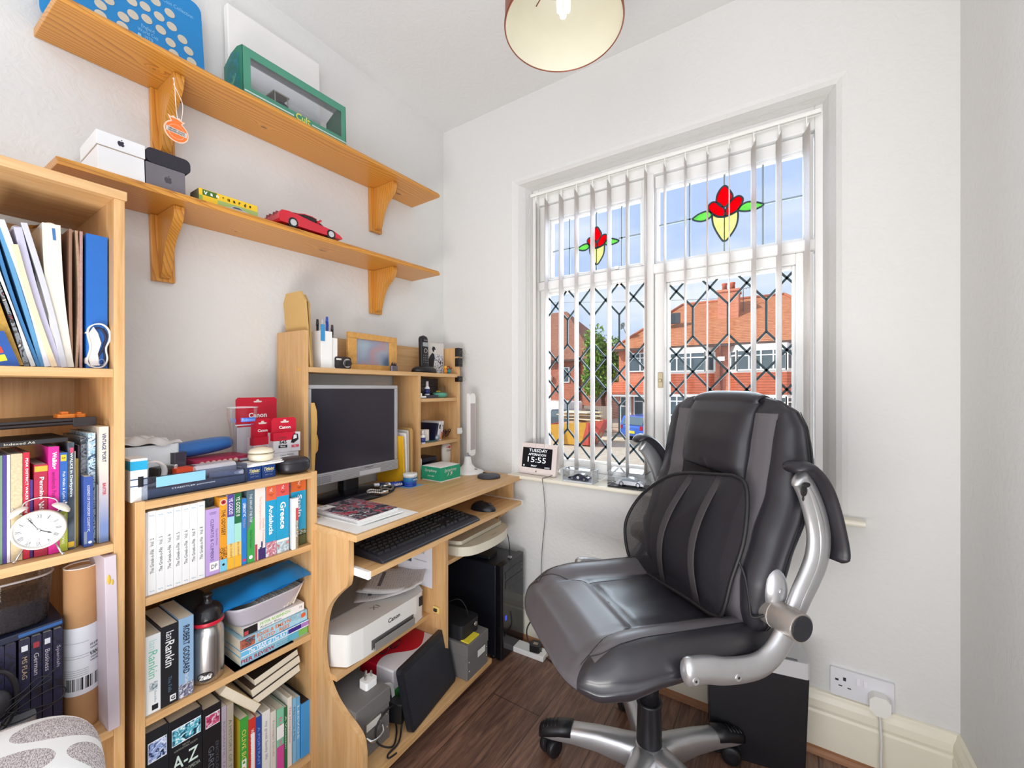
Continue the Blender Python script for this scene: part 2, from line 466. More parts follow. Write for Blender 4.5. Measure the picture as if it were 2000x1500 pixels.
def glass_mat(name, tint, refl=0.05, frost=0.0):
 m = bpy.data.materials.new(name); m.use_nodes = True; nt = NT(m); nt.n.clear()
 out = nt.node('ShaderNodeOutputMaterial'); tr = nt.node('ShaderNodeBsdfTransparent'); gl = nt.node('ShaderNodeBsdfGlossy')
 mx = nt.node('ShaderNodeMixShader'); tr.inputs[0].default_value = (*tint, 1); gl.inputs['Roughness'].default_value = 0.02
 fr = nt.node('ShaderNodeFresnel'); fr.inputs[0].default_value = 1.35
 f = nt.math('MULTIPLY', fr.outputs[0], refl * 10, clamp=True)
 nt.l.new(f.s, mx.inputs[0]); nt.l.new(tr.outputs[0], mx.inputs[1]); nt.l.new(gl.outputs[0], mx.inputs[2])
 last = mx.outputs[0]
 if frost:
  tl = nt.node('ShaderNodeBsdfTranslucent'); tl.inputs[0].default_value = (*tint, 1); m2 = nt.node('ShaderNodeMixShader')
  v = nt.xyz(); nz = nt.noise(v, 260,2)
  nt.l.new((nz * (2 * frost)).s, m2.inputs[0]); nt.l.new(last, m2.inputs[1]); nt.l.new(tl.outputs[0], m2.inputs[2]); last = m2.outputs[0]
 nt.l.new(last, out.inputs[0]); MATS[name] = m
 return m
GLASS = glass_mat('clear_glass', (0.96,0.98,0.98),0.05)
FROST = glass_mat('rippled_glass', (0.90,0.94,1.0),0.04,0.0)
for k, (a, b_, c_, d_) in panes.items():
 mb = MB(); mb.box(a - 0.006, b_ + 0.006,0.118,0.122, c_ - 0.006, d_ + 0.006)
 wp('glass_pane', mb, FROST if k[0] == 't' else GLASS)
# leaded lattice of the two lower panes
LEAD = plain('dark_lead_came', '#35454a', 0.45, metal=0.3)
LEADG = plain('grey_lead_came', '#8e9aa0', 0.5, metal=0.2)
def clip(p, q, r):
 (x0, z0),(x1, z1) = p, q; t0, t1 = 0.0,1.0
 for d, lo, hi, s0 in ((x1 - x0, r[0], r[1], x0),(z1 - z0, r[2], r[3], z0)):
  if abs(d) < 1e-9:
   if s0 < lo or s0 > hi: return None
   continue
  a, b2 = (lo - s0) / d, (hi - s0) / d
  if a > b2: a, b2 = b2, a
  t0, t1 = max(t0, a), min(t1, b2)
 if t0 >= t1: return None
 return ((x0 + (x1 - x0) * t0, z0 + (z1 - z0) * t0),(x0 + (x1 - x0) * t1, z0 + (z1 - z0) * t1))
def bar(mb, p, q, w, y0=0.112, y1=0.1175):
 d = Vector((q[0] - p[0], q[1] - p[1])); L = d.length
 if L < 1e-4: return
 n = Vector((-d.y, d.x)) / L * w / 2
 mb.prism([(p[1] + n.y, p[0] + n.x),(q[1] + n.y, q[0] + n.x),(q[1] - n.y, q[0] - n.x),(p[1] - n.y, p[0] - n.x)], 'y', y0, y1)
T0, BH, HQ, PER, SP = 1.405,0.110,0.067,0.378,0.1185
for key, c0 in (('bl', 0.642),('br', 1.163)):
 r = panes[key]; mb = MB(); segs = []
 for ci in range(-2,5):
  cx = c0 + ci * SP
  for pi2 in range(-1,3):
   T = T0 - pi2 * PER; B = T - BH; M_ = B - 2 * HQ
   segs.append(((cx, T),(cx, B)))
   for sgn in (-1,1):
    hx = cx + sgn * SP / 2
    segs += [((cx, T),(hx, T + HQ)),((cx, B),(hx, B - HQ)),((hx, B - HQ),(cx, M_)),((cx, M_),(hx, M_ - HQ))]
 for p, q in segs:
  c_ = clip(p, q, r)
  if c_: bar(mb, c_[0], c_[1], 0.0078)
 wp('leaded_lattice', mb, LEAD)
# stained glass tulip in both top lights
def glass_col(name, col, a=0.85):
 m = bpy.data.materials.new(name); m.use_nodes = True; nt = NT(m); nt.n.clear()
 out = nt.node('ShaderNodeOutputMaterial'); tr = nt.node('ShaderNodeBsdfTransparent'); tl = nt.node('ShaderNodeBsdfTranslucent'); df = nt.node('ShaderNodeBsdfDiffuse')
 c = lin(col)
 for q in (tr, tl, df): q.inputs[0].default_value = (*c, 1)
 m1 = nt.node('ShaderNodeMixShader'); m1.inputs[0].default_value = 0.25; m2 = nt.node('ShaderNodeMixShader')
 nt.l.new((nt.noise(nt.xyz(),40,2) * 0.5).s, m2.inputs[0])
 nt.l.new(tl.outputs[0], m1.inputs[1]); nt.l.new(df.outputs[0], m1.inputs[2])
 nt.l.new(tr.outputs[0], m2.inputs[1]); nt.l.new(m1.outputs[0], m2.inputs[2]); nt.l.new(m2.outputs[0], out.inputs[0])
 return m
GR, GG, GY = glass_col('red_glass', '#f0203a'), glass_col('green_glass', '#9fdc80'), glass_col('cream_glass', '#f4e7ac')
petals = [(GR, [(735,820),(775,860),(798,925),(735,1005),(673,965),(685,880)]),
   (GR, [(605,1000),(640,960),(700,980),(742,1045),(738,1085),(680,1085),(625,1050)]),
   (GR, [(870,925),(875,960),(835,1035),(745,1085),(742,1040),(785,955),(835,915)]),
   (GY, [(640,1075),(645,1160),(690,1255),(735,1305),(790,1240),(832,1150),(838,1050),(800,1065),(738,1092),(680,1092)]),
   (GG, [(475,1110),(530,1062),(603,1038),(635,1072),(600,1112),(540,1130)]),
   (GG, [(840,1033),(880,982),(940,966),(1028,990),(980,1027),(900,1047)])]
U0, V0 = 735.0,1045.0
KX, KZ = 0.000415,0.000418      # metres per unit of the drawing
SHEAR = -0.21                    # the drawing's level lines fall to the left
def petal(cx, cz, sc, mp):
 out = []
 for m_, pts in petals:
  q = []
  for u, v in pts:
   du, dv = u - U0, v - V0
   q.append((cx + du * KX * sc, cz + (-(dv - SHEAR * du) * KZ) * sc))
  out.append((m_, smooth_path([(a, b_, 0) for a, b_ in q], 5, True)))
 return out
for key, cx, cz, sc in (('tl', 0.779,1.716,0.80),('tr', 1.270,1.742,1.0)):
 x0, x1, z0, z1 = panes[key]
 mb = MB(); ls = MB()
 vx = (0.652,0.779,0.889) if key == 'tl' else (1.152,1.270,1.390)
 zz = 1.722 if key == 'tl' else 1.740
 fr = [(z1, cz + 0.094 * sc),(cz - 0.108 * sc, z0)]
 for i, xv in enumerate(vx):
  if i == 1:
   for a, b_ in fr: bar(ls, (xv, a),(xv, b_),0.006)
  else: bar(ls, (xv, z0),(xv, z1),0.006)
 bar(ls, (x0, zz),(cx - 0.108 * sc, zz),0.006); bar(ls, (cx + 0.122 * sc, zz),(x1, zz),0.006)
 wp('leading_grid', ls, LEADG)
 mats = [GR, GG, GY]; og = MB()
 for m_, path in petal(cx, cz, sc, None):
  P2 = [(p.y, p.x) for p in path]
  mb.prism(P2, 'y', 0.1135,0.1165, mats.index(m_))
  og.tube([(p.x, 0.114, p.y) for p in path], 0.0034,6, closed=True)
 bar(og, (cx, cz - 0.02 * sc),(cx, cz - 0.108 * sc),0.0035,0.111,0.1135)
 wp('tulip_motif', mb, mats); wp('tulip_leading', og, LEAD)
# catches and stay
BR = plain('worn_brass', '#b8ab8c', 0.4, metal=0.6)
mb = MB(); mb.box(1.040,1.060,0.088,0.092,1.100,1.160); mb.box(1.044,1.056,0.080,0.089,1.122,1.134); wp('catch', mb, BR, bevel=0.002)
mb = MB(); mb.tube([(0.70,0.085,1.600),(0.72,0.080,1.594),(0.80,0.078,1.590),(0.87,0.080,1.592)], 0.003); mb.box(0.87,0.885,0.075,0.092,1.586,1.598); wp('casement_stay', mb, PVC)
# ------------------------------------------------------------------ vertical blind
SLM, nt, b = newmat('off_white_blind_fabric', 0.85)
b.inputs['Base Color'].default_value = (*lin('#e9e1da'),1)
nt.l.new(nt.ramp(nt.noise(nt.xyz((60,60,400)),1,2), [(0.3, '#e2d9d2'),(0.7, '#efe9e4')]), b.inputs['Base Color'])
_tl = nt.node('ShaderNodeBsdfTranslucent'); _tl.inputs[0].default_value = (0.86,0.80,0.76,1); _ms = nt.node('ShaderNodeMixShader'); _ms.inputs[0].default_value = 0.18
nt.l.new(b.outputs[0], _ms.inputs[1]); nt.l.new(_tl.outputs[0], _ms.inputs[2]); nt.l.new(_ms.outputs[0], nt.n['Material Output'].inputs[0])
RAIL = plain('white_rail', '#f4f3ee', 0.35, vary=0.01)
r = thing('vertical_blind', 'off-white vertical blind with open slats hanging in the window recess', 'blind', (1.02,0.06,1.972))
mb = MB(); mb.box(-0.535,0.53,-0.010,-0.0035,-0.004,0.006); mb.box(-0.535,0.53,0.0035,0.010,-0.004,0.006); mb.box(-0.535,0.53,-0.010,0.010,0.006,0.009)
part('rail', mb, RAIL, r, bevel=0.002)
mb = MB(); mb.box(-0.535,0.53,-0.0035,0.0035,0.0,0.0055); part('channel', mb, C('#7d837f', 0.5), r)
spx = [(1046,1048.5),(1064,1072),(1091,1100.5),(1121.6,1130),(1153,1161),(1185.6,1194),(1222,1229),(1258,1264),(1296,1301),(1337,1341),(1380,1382.5),(1425,1423.5),(1476,1467),(1526,1516),(1581,1569)]
slx = [0.5095,0.5640,0.6370,0.7095,0.7825,0.8545,0.9300,1.0025,1.0735,1.1465,1.2200,1.2900,1.3645,1.4365,1.5110]
slw = [3,8,9.5,8.5,8.5,8.5,7,6,5,4,2.5,-1.5,-9,-10,-12]
slats = []
ordn = ['first', 'second', 'third', 'fourth', 'fifth', 'sixth', 'seventh', 'eighth', 'ninth', 'tenth', 'eleventh', 'twelfth', 'thirteenth', 'fourteenth', 'last']
for i, (sx_, wpx) in enumerate(zip(slx, slw)):
 dx, dy = sx_ - 1.4494,0.06 + 1.5695
 F = -dx * math.sin(math.radians(33.295)) + dy * math.cos(math.radians(33.295))
 ray = math.atan2(-dx, dy)
 ang = ray - math.asin(max(-0.5, min(0.5, wpx * F / 807 / 0.076)))
 if i == 0: ang = ray - 0.03
 mb = MB()
 def slf(u, v):
  w = (u - 0.5) * 0.076
  return (0.0022 * (1 - (2 * u - 1) ** 2), w, v * 1.190)
 mb.grid(slf, 7,2); t = part('slat', mb, SLM, r, solid=0.0008, loc=(sx_ - 1.02,0,0.745 - 1.972), rot=(0,0, ang))
 mb = MB(); mb.box(-0.001,0.0032,-0.030,0.030,-0.008,0.004); part('weight', mb, RAIL, t)
 mb = MB(); mb.box(-0.003,0.005,-0.010,0.010,1.188,1.199); mb.box(-0.002,0.002,-0.003,0.003,1.197,1.227); part('hanger', mb, RAIL, t)
mb = MB()
for i in range(1,7):
 a, b_ = slx[i], slx[i + 1]
 mb.tube([(a + (b_ - a) * k / 6,0.028,0.742 - 0.018 * (1 - (k / 3 - 1) ** 2)) for k in range(7)], 0.0011,6)
part('chain', mb, RAIL, r).location = (-1.02,-0.06,-1.972)
mb = MB(); mb.tube([(0.486,0.03,1.96),(0.485,0.028,1.4),(0.4845,0.026,0.93),(0.488,0.026,0.905),(0.494,0.026,0.93),(0.493,0.03,1.4),(0.492,0.03,1.96)], 0.0010,6)
part('pull_cord', mb, RAIL, r).location = (-1.02,-0.06,-1.972)
# ------------------------------------------------------------------ the street outside
GZ = -1.72
def brick_mat(name, c1, c2, mortar, sx=4.2, sz=13.0, axis='x', rough=0.85):
 m, nt, b = newmat(name, rough)
 x, y, z = nt.sep(nt.xyz())
 u = x if axis == 'x' else y
 n = nt.node('ShaderNodeTexBrick'); nt.l.new(nt.comb(u, z, 0.0), n.inputs['Vector'])
 n.inputs['Scale'].default_value = sx; n.inputs['Brick Width'].default_value = 1.0; n.inputs['Row Height'].default_value = sx / sz
 n.inputs['Mortar Size'].default_value = 0.03
 n.inputs['Color1'].default_value = (*lin(c1),1); n.inputs['Color2'].default_value = (*lin(c2),1); n.inputs['Mortar'].default_value = (*lin(mortar),1)
 nt.l.new(n.outputs[0], b.inputs['Base Color']); return m
BRK = brick_mat('orange_brick', '#dc8866', '#c96f50', '#d9ab94')
BRKD = brick_mat('red_brown_brick', '#c06a50', '#a05440', '#bf9c88')
BRKY = brick_mat('brick_side', '#b4533f', '#9a4434', '#b08a78', axis='y')
def tile_mat(name, c1, c2, rows, axis_z=True, rough=0.8):
 m, nt, b = newmat(name, rough)
 x, y, z = nt.sep(nt.xyz())
 r = (z * rows).frac()
 nz = nt.noise(nt.xyz((5,5, rows * 1.0)),0.8,4,0.75)
 col = nt.ramp(nz, [(0.3, c2),(0.65, c1)])
 nt.l.new(nt.mix(r.lt(0.16) * 0.8, col, '#5d2f22'), b.inputs['Base Color'])
 nt.l.new(nt.bump(r, 0.6,0.05), b.inputs['Normal']); return m
ROOF = tile_mat('terracotta_roof_tiles', '#cc875f', '#a8623f', 9)
ROOFD = tile_mat('brown_roof_tiles', '#a4705a', '#8a5a48', 8)
HUNG = tile_mat('red_hung_tiles', '#dd7a5a', '#c4603f', 7)
UPVC = plain('white_upvc', '#f4f4f2', 0.3, vary=0.02)
DGL = plain('dark_window_glass', '#55636b', 0.12, vary=0.4, vscale=1.5)
FASC = plain('brown_fascia', '#5a4038', 0.6)
# ground
m, nt, b = newmat('concrete_road', 0.9)
nt.l.new(nt.ramp(nt.noise(nt.xyz((1.2,1.2,1)),3,5), [(0.3, '#b9ab9c'),(0.7, '#cfc2b3')]), b.inputs['Base Color'])
mb = MB(); mb.box(-40,25,5,60, GZ - 0.3, GZ); struct('street_ground', mb, m)
m2, nt, b = newmat('pavement_flags', 0.9)
nt.l.new(nt.ramp(nt.noise(nt.xyz((1,1,1)),4,4), [(0.3, '#d5c2a8'),(0.7, '#e5d6bf')]), b.inputs['Base Color'])
mb = MB(); mb.box(-30,12,10.2,12.6, GZ, GZ + 0.12); mb.box(-30,12,12.6,12.75, GZ, GZ + 0.11); struct('pavement', mb, m2)
mb = MB(); mb.box(-30,12,19.4,21.2, GZ, GZ + 0.08); struct('pavement_far', mb, m2)
def win_frame(par, x0, x1, z0, z1, y, nx, top=0.28, name='window'):
 mb = MB(); t = 0.07; d = 0.06
 mb.box(x0, x1, y - d, y, z0, z0 + t); mb.box(x0, x1, y - d, y, z1 - t, z1)
 for i in range(nx + 1):
  xx = x0 + (x1 - x0 - t) * i / nx; mb.box(xx, xx + t, y - d, y, z0 + t, z1 - t)
 if top:
  zt = z1 - (z1 - z0) * top
  for i in range(nx):
   a = x0 + (x1 - x0 - t) * i / nx + t; b_ = x0 + (x1 - x0 - t) * (i + 1) / nx; mb.box(a, b_, y - d + 0.01, y, zt - 0.03, zt + 0.03)
 f = part(name, mb, UPVC, par)
 mb = MB(); mb.box(x0 + 0.03, x1 - 0.03, y - 0.03, y - 0.005, z0 + 0.03, z1 - 0.03); part('pane', mb, DGL, f)
 return f
# the pair of brick houses straight across
hx, hy = -2.6,24.0
H = thing('semi_detached_house', 'orange brick pair of houses with clay tiled roof and white windows across the street', 'house', (hx, hy, GZ))
def HP(name, mb, mt, **k):
 o = part(name, mb, mt, parent=k.pop('par', H), **k)
 if o.parent == H: o.location = (-hx, -hy, -GZ)
 return o
mb = MB(); mb.box(-7.25,4.6,24.0,32, GZ, 3.62); HP('wall', mb, BRK)
mb = MB()
e = 3.55; yf, yb = 23.6,32.4; rz = 6.72; yr = 28.0
mb.add([(-7.6, yf, e),(5.0, yf, e),(5.0, yb, e),(-7.6, yb, e),(-4.2, yr, rz),(1.5, yr, rz),
  (-7.6, yf, e - 0.06),(5.0, yf, e - 0.06),(5.0, yb, e - 0.06),(-7.6, yb, e - 0.06)],
  [(0,1,5,4),(1,2,5),(2,3,4,5),(3,0,4),(6,9,8,7),(0,6,7,1),(1,7,8,2),(2,8,9,3),(3,9,6,0)])
HP('roof', mb, ROOF)
mb = MB(); mb.tube([(-4.2, yr, rz + 0.02),(1.5, yr, rz + 0.02)], 0.10,8); mb.tube([(-7.6, yf, e + 0.03),(-4.2, yr, rz + 0.03)], 0.09,8); mb.tube([(5.0, yf, e + 0.03),(1.5, yr, rz + 0.03)], 0.09,8)
HP('ridge_tiles', mb, C('#b86a4c', 0.8))
mb = MB(); mb.box(-7.6,5.0,23.50,23.62,3.40,3.56); HP('gutter', mb, FASC)
mb = MB(); mb.box(-1.85,-0.75,26.0,27.2,4.6,7.0); mb.box(-1.92,-0.68,25.94,27.26,6.86,7.0); HP('chimney', mb, BRK)
mb = MB(); mb.box(-1.95,-0.65,25.9,26.1,4.95,5.06); HP('flashing', mb, C('#d8c8b4', 0.7))
for cx in (-1.55,-1.12):
 mb = MB(); mb.lathe([(0.15,7.0),(0.13,7.35),(0.16,7.42),(0.15,7.50),(0.11,7.50),(0.10,7.1)], 14, M=Matrix.Translation((cx, 26.6,0))); HP('chimney_pot', mb, C('#c8664a', 0.8))
mb = MB(); mb.tube([(-0.55,26.6,5.4),(-0.55,26.6,7.1)], 0.02,6); mb.tube([(-0.95,26.6,7.0),(-0.15,26.6,7.1)], 0.015,6)
for k in range(5): mb.tube([(-0.9 + k * 0.17,26.45,7.02),(-0.9 + k * 0.17,26.75,7.02)], 0.01,4)
HP('aerial', mb, C('#55565a', 0.5))
mb = MB(); mb.box(-4.75,-3.85,25.20,25.45,5.12,5.75, M=None); HP('skylight', mb, C('#454b50', 0.3))
mb = MB(); mb.tube([(-1.42,23.45,3.45),(-1.42,23.75,3.1),(-1.42,23.9,2.9),(-1.42,23.9, GZ)], 0.06,8); HP('downpipe', mb, C('#8a5548', 0.6))
mb = MB(); mb.box(-1.60,-1.24,23.75,23.95,2.62,2.86); HP('hopper', mb, UPVC)
# two-storey bays
def bay(x0, x1, tiles, nx):
 y0, y1 = 23.35,24.0; c = 0.35
 pts = [(x0, y1),(x0 + c, y0),(x1 - c, y0),(x1, y1)]
 def ring(z0, z1): mb = MB(); mb.prism(pts, 'z', z0, z1); return mb
 HP('bay_wall', ring(GZ, -0.55), BRK); HP('bay_lintel', ring(3.12,3.42), UPVC)
 HP('hung_tiles', ring(0.78,1.95), HUNG)
 mb = ring(1.95,2.05); HP('bay_sill', mb, UPVC); mb = ring(0.68,0.80); HP('bay_band', mb, UPVC)
 mb = ring(-0.55,-0.45); HP('bay_sill', mb, UPVC)
 for z0, z1 in ((2.05,3.14),(-0.45,0.70)):
  mb = ring(z0, z1); g = HP('bay_glass', mb, DGL)
  w = win_frame(None, x0 + c, x1 - c, z0, z1, y0 - 0.01, nx); w.parent = H; w.location = (-hx, -hy, -GZ)
  for sx, (pa, pb) in enumerate(((pts[0], pts[1]),(pts[2], pts[3]))):
   mb = MB()
   for (qx, qy) in (pa, pb): mb.box(qx - 0.06, qx + 0.06, qy - 0.07, qy + 0.03, z0, z1)
   for zz in (z0, z0 + (z1 - z0) * 0.72, z1 - 0.08):
    a, b_ = Vector((*pa, zz)), Vector((*pb, zz)); mb.add([a + Vector((0,-0.04,0)), b_ + Vector((0,-0.04,0)), b_ + Vector((0,-0.04,0.08)), a + Vector((0,-0.04,0.08))], [(0,1,2,3)])
   HP('window_side', mb, UPVC)
bay(-4.75,-1.78, True, 3); bay(-0.98,1.95, True, 4)
for (x0, x1, z0, z1, nx) in ((-6.65,-5.15,2.12,3.30,2),(-7.15,-6.45,-1.6,0.62,1),(-6.3,-5.1,-0.68,0.70,2),(2.6,4.0,2.1,3.2,2)):
 w = win_frame(None, x0, x1, z0, z1,23.98, nx); w.parent = H; w.location = (-hx, -hy, -GZ)
mb = MB(); mb.add([(-7.6,23.0,0.85),(-4.8,23.0,0.85),(-4.8,24.0,1.5),(-7.6,24.0,1.5),(-7.6,23.0,0.75),(-4.8,23.0,0.75)], [(0,1,2,3),(4,5,1,0),(4,0,3),(5,2,1)]); HP('porch_roof', mb, HUNG)
mb = MB(); mb.box(-7.5,-4.85,23.05,23.98,0.62,0.78); HP('porch_beam', mb, UPVC)
mb = MB(); mb.lathe([(0.001,0),(0.14,0.03),(0.24,0.10),(0.25,0.11)], 20); mb.tube([(0,0,0),(0.1,0,0.28)], 0.015,6)
o = HP('satellite_dish', mb, C('#4c5358', 0.5)); o.location = (-7.10 - hx, 24.4 - hy, 5.05 - GZ); o.rotation_euler = (math.radians(70),0, math.radians(-30))
mb = MB(); mb.tube([(-7.1,24.4,5.0),(-6.9,24.7,4.3)], 0.02,6); HP('dish_bracket', mb, C('#4c5358', 0.5))
# the darker house on the left
L = thing('brick_house', 'darker brown brick house seen side-on at the far left of the view', 'house', (-13.7,30, GZ))
def LP(name, mb, mt): o = part(name, mb, mt, L); o.location = (13.7,-30,-GZ); return o
mb = MB(); mb.box(-24,-11.55,30,40, GZ, 3.55); LP('wall', mb, BRKD)
mb = MB(); mb.add([(-24.3,29.6,3.5),(-11.2,29.6,3.5),(-11.2,40.4,3.5),(-24.3,40.4,3.5),(-19,35,8.6),(-16.2,35,8.6)], [(0,1,5,4),(1,2,5),(2,3,4,5),(3,0,4),(0,3,2,1)]); LP('roof', mb, ROOFD)
mb = MB(); mb.box(-24.3,-11.2,29.5,29.62,3.35,3.52); LP('gutter', mb, FASC)
mb = MB(); mb.tube([(-12.6,29.9,3.3),(-12.6,29.9, GZ)], 0.07,8); LP('downpipe', mb, C('#4a3a36', 0.6))
w = win_frame(None, -14.2,-13.5,1.6,2.9,29.98,1,0); w.parent = L; w.location = (13.7,-30,-GZ)
mb = MB(); mb.sphere((-15.3,29.8,2.0),0.32,14, sc=(1,0.3,1)); LP('satellite_dish', mb, C('#c9a79a', 0.5))
# tree
def leaf_mat(name, c1, c2, c3):
 m, nt, b = newmat(name, 0.6)
 nt.l.new(nt.ramp(nt.noise(nt.xyz((1,1,1)),3.0,4), [(0.3, c1),(0.5, c2),(0.7, c3)]), b.inputs['Base Color']); return m
LEAF = leaf_mat('fresh_green_leaves', '#3f6a1c', '#6f9c33', '#a6c95a')
LEAF2 = leaf_mat('hedge_leaves', '#4a5a22', '#7c8c3a', '#a9a860')
BARK = plain('bark', '#5a4636', 0.9, vary=0.2)
def foliage(name, parent, c, rad, n, size, mt, seed, blobs=9):
 R = random.Random(seed); mb = MB(); bl = []
 for k in range(blobs):
  d = Vector((R.gauss(0,1), R.gauss(0,1), R.gauss(0,1))).normalized() * R.uniform(0.2,0.75)
  bl.append((Vector((d.x * rad[0], d.y * rad[1], d.z * rad[2])), R.uniform(0.35,0.55)))
 for k in range(n):
  bc, br = bl[R.randrange(len(bl))]
  d = Vector((R.gauss(0,1), R.gauss(0,1), R.gauss(0,1))).normalized()
  p = Vector(c) + bc + Vector((d.x * rad[0], d.y * rad[1], d.z * rad[2])) * br * R.uniform(0.75,1.05)
  q = Matrix.Rotation(R.uniform(0,6.28),4, Vector((R.gauss(0,1), R.gauss(0,1), R.gauss(0,1))).normalized())
  s = size * R.uniform(0.6,1.3)
  M = Matrix.Translation(p) @ q
  mb.add([(-s, 0,0),(0,-s * 0.45, s * 0.1),(s, 0,0),(0, s * 0.45, s * 0.1)], [(0,1,2,3)], 0, False, M)
 return part(name, mb, mt, parent)
T = thing('leafy_tree', 'bright green leafy tree standing between the two brick houses', 'tree', (-9.5,27, GZ))
foliage('crown', T, (0,0,4.6),(1.75,1.5,3.1),5200,0.15, LEAF, 3,14)
mb = MB(); mb.tube([(0,0,0),(0.1,0,1.5),(-0.05,0,3.2),(0.1,0,5)], [0.2,0.16,0.12,0.05], 10); mb.tube([(0.05,0,2),(0.6,0.1,3.4),(0.9,0,4.6)], [0.1,0.06,0.03], 8); part('trunk', mb, BARK, T)
T2 = thing('garden_bush', 'olive green garden bush at the bottom left of the window view', 'bush', (-8.9,14.2, GZ))
foliage('foliage', T2,(0,0,0.75),(0.55,0.6,0.95),1500,0.06, LEAF2,5,8)
mb = MB(); mb.tube([(0,0,0),(0,0,1)], 0.03,8); part('stem', mb, BARK, T2)
# skip with rubble
SK_ = thing('builders_skip', 'battered yellow and red builders skip heaped with boards and rubble', 'skip', (-7.2,17.9, GZ), math.radians(8))
RED_ = plain('rusty_red_paint', '#c95548', 0.6, vary=0.25, vscale=6); YEL_ = plain('faded_yellow_paint', '#d9a53c', 0.6, vary=0.2, vscale=6)
mb = MB()
b0 = [(-0.95,-0.75,0.05),(0.80,-0.75,0.05),(0.80,0.75,0.05),(-0.95,0.75,0.05)]
b1 = [(-1.45,-0.88,1.0),(1.40,-0.88,1.25),(1.40,0.88,1.25),(-1.45,0.88,1.0)]
b2 = [(-1.38,-0.80,1.0),(1.33,-0.80,1.25),(1.33,0.80,1.25),(-1.38,0.80,1.0)]
b3 = [(-0.9,-0.68,0.12),(0.75,-0.68,0.12),(0.75,0.68,0.12),(-0.9,0.68,0.12)]
vs = b0 + b1 + b2 + b3
mb.add(vs, [(0,1,2,3),(0,1,5,4),(2,3,7,6),(3,0,4,7)], 0); mb.add(vs, [(1,2,6,5)], 1)
mb.add(vs, [(4,5,9,8),(5,6,10,9),(6,7,11,10),(7,4,8,11)], 1); mb.add(vs, [(8,9,13,12),(9,10,14,13),(10,11,15,14),(11,8,12,15),(12,13,14,15)], 1)
mb.add([(0.28,-0.765,0.06),(0.79,-0.765,0.06),(1.41,-0.895,1.25),(0.60,-0.895,1.16)], [(0,1,2,3)], 1)
part('tub', mb, [YEL_, RED_], SK_)
mb = MB(); mb.box(0.55,0.68,-0.90,-0.83,0.1,1.15); mb.box(-0.75,-0.62,-0.90,-0.83,0.1,1.0); mb.tube([(1.0,-0.95,1.0),(1.0,-0.80,1.0)], 0.06,10); part('lifting_rib', mb, RED_, SK_)
R_ = random.Random(2)
bd = [C('#e2cfae', 0.8), C('#c9a77c', 0.8), C('#a98a68', 0.8), C('#e8e2d6', 0.8)]
for k in range(9):
 mb = MB(); L_ = R_.uniform(0.7,1.3); mb.box(-L_, L_, -0.14,0.14,-0.02,0.02)
 o = part('waste_board', mb, bd[k % 4], None, loc=(-7.2 + R_.uniform(-0.25,0.15),17.9 + R_.uniform(-0.35,0.35), GZ + 1.29 + 0.045 * k), rot=(0,0, R_.uniform(-.3, .5)))
 tag(o, 'pale waste board lying in the heap on the skip', 'board', 'waste boards heaped in the skip')
mb = MB(); mb.sphere((0,0,0.58),1,16, sc=(1.15,0.62,0.70)); o = part('rubble_heap', mb, plain('rubble', '#b99a76', 0.9, vary=0.3, vscale=8), None, loc=(-7.2,17.9, GZ), rot=(0,0, math.radians(8))); tag(o, 'heap of brown rubble filling the skip', 'rubble', kind='stuff')
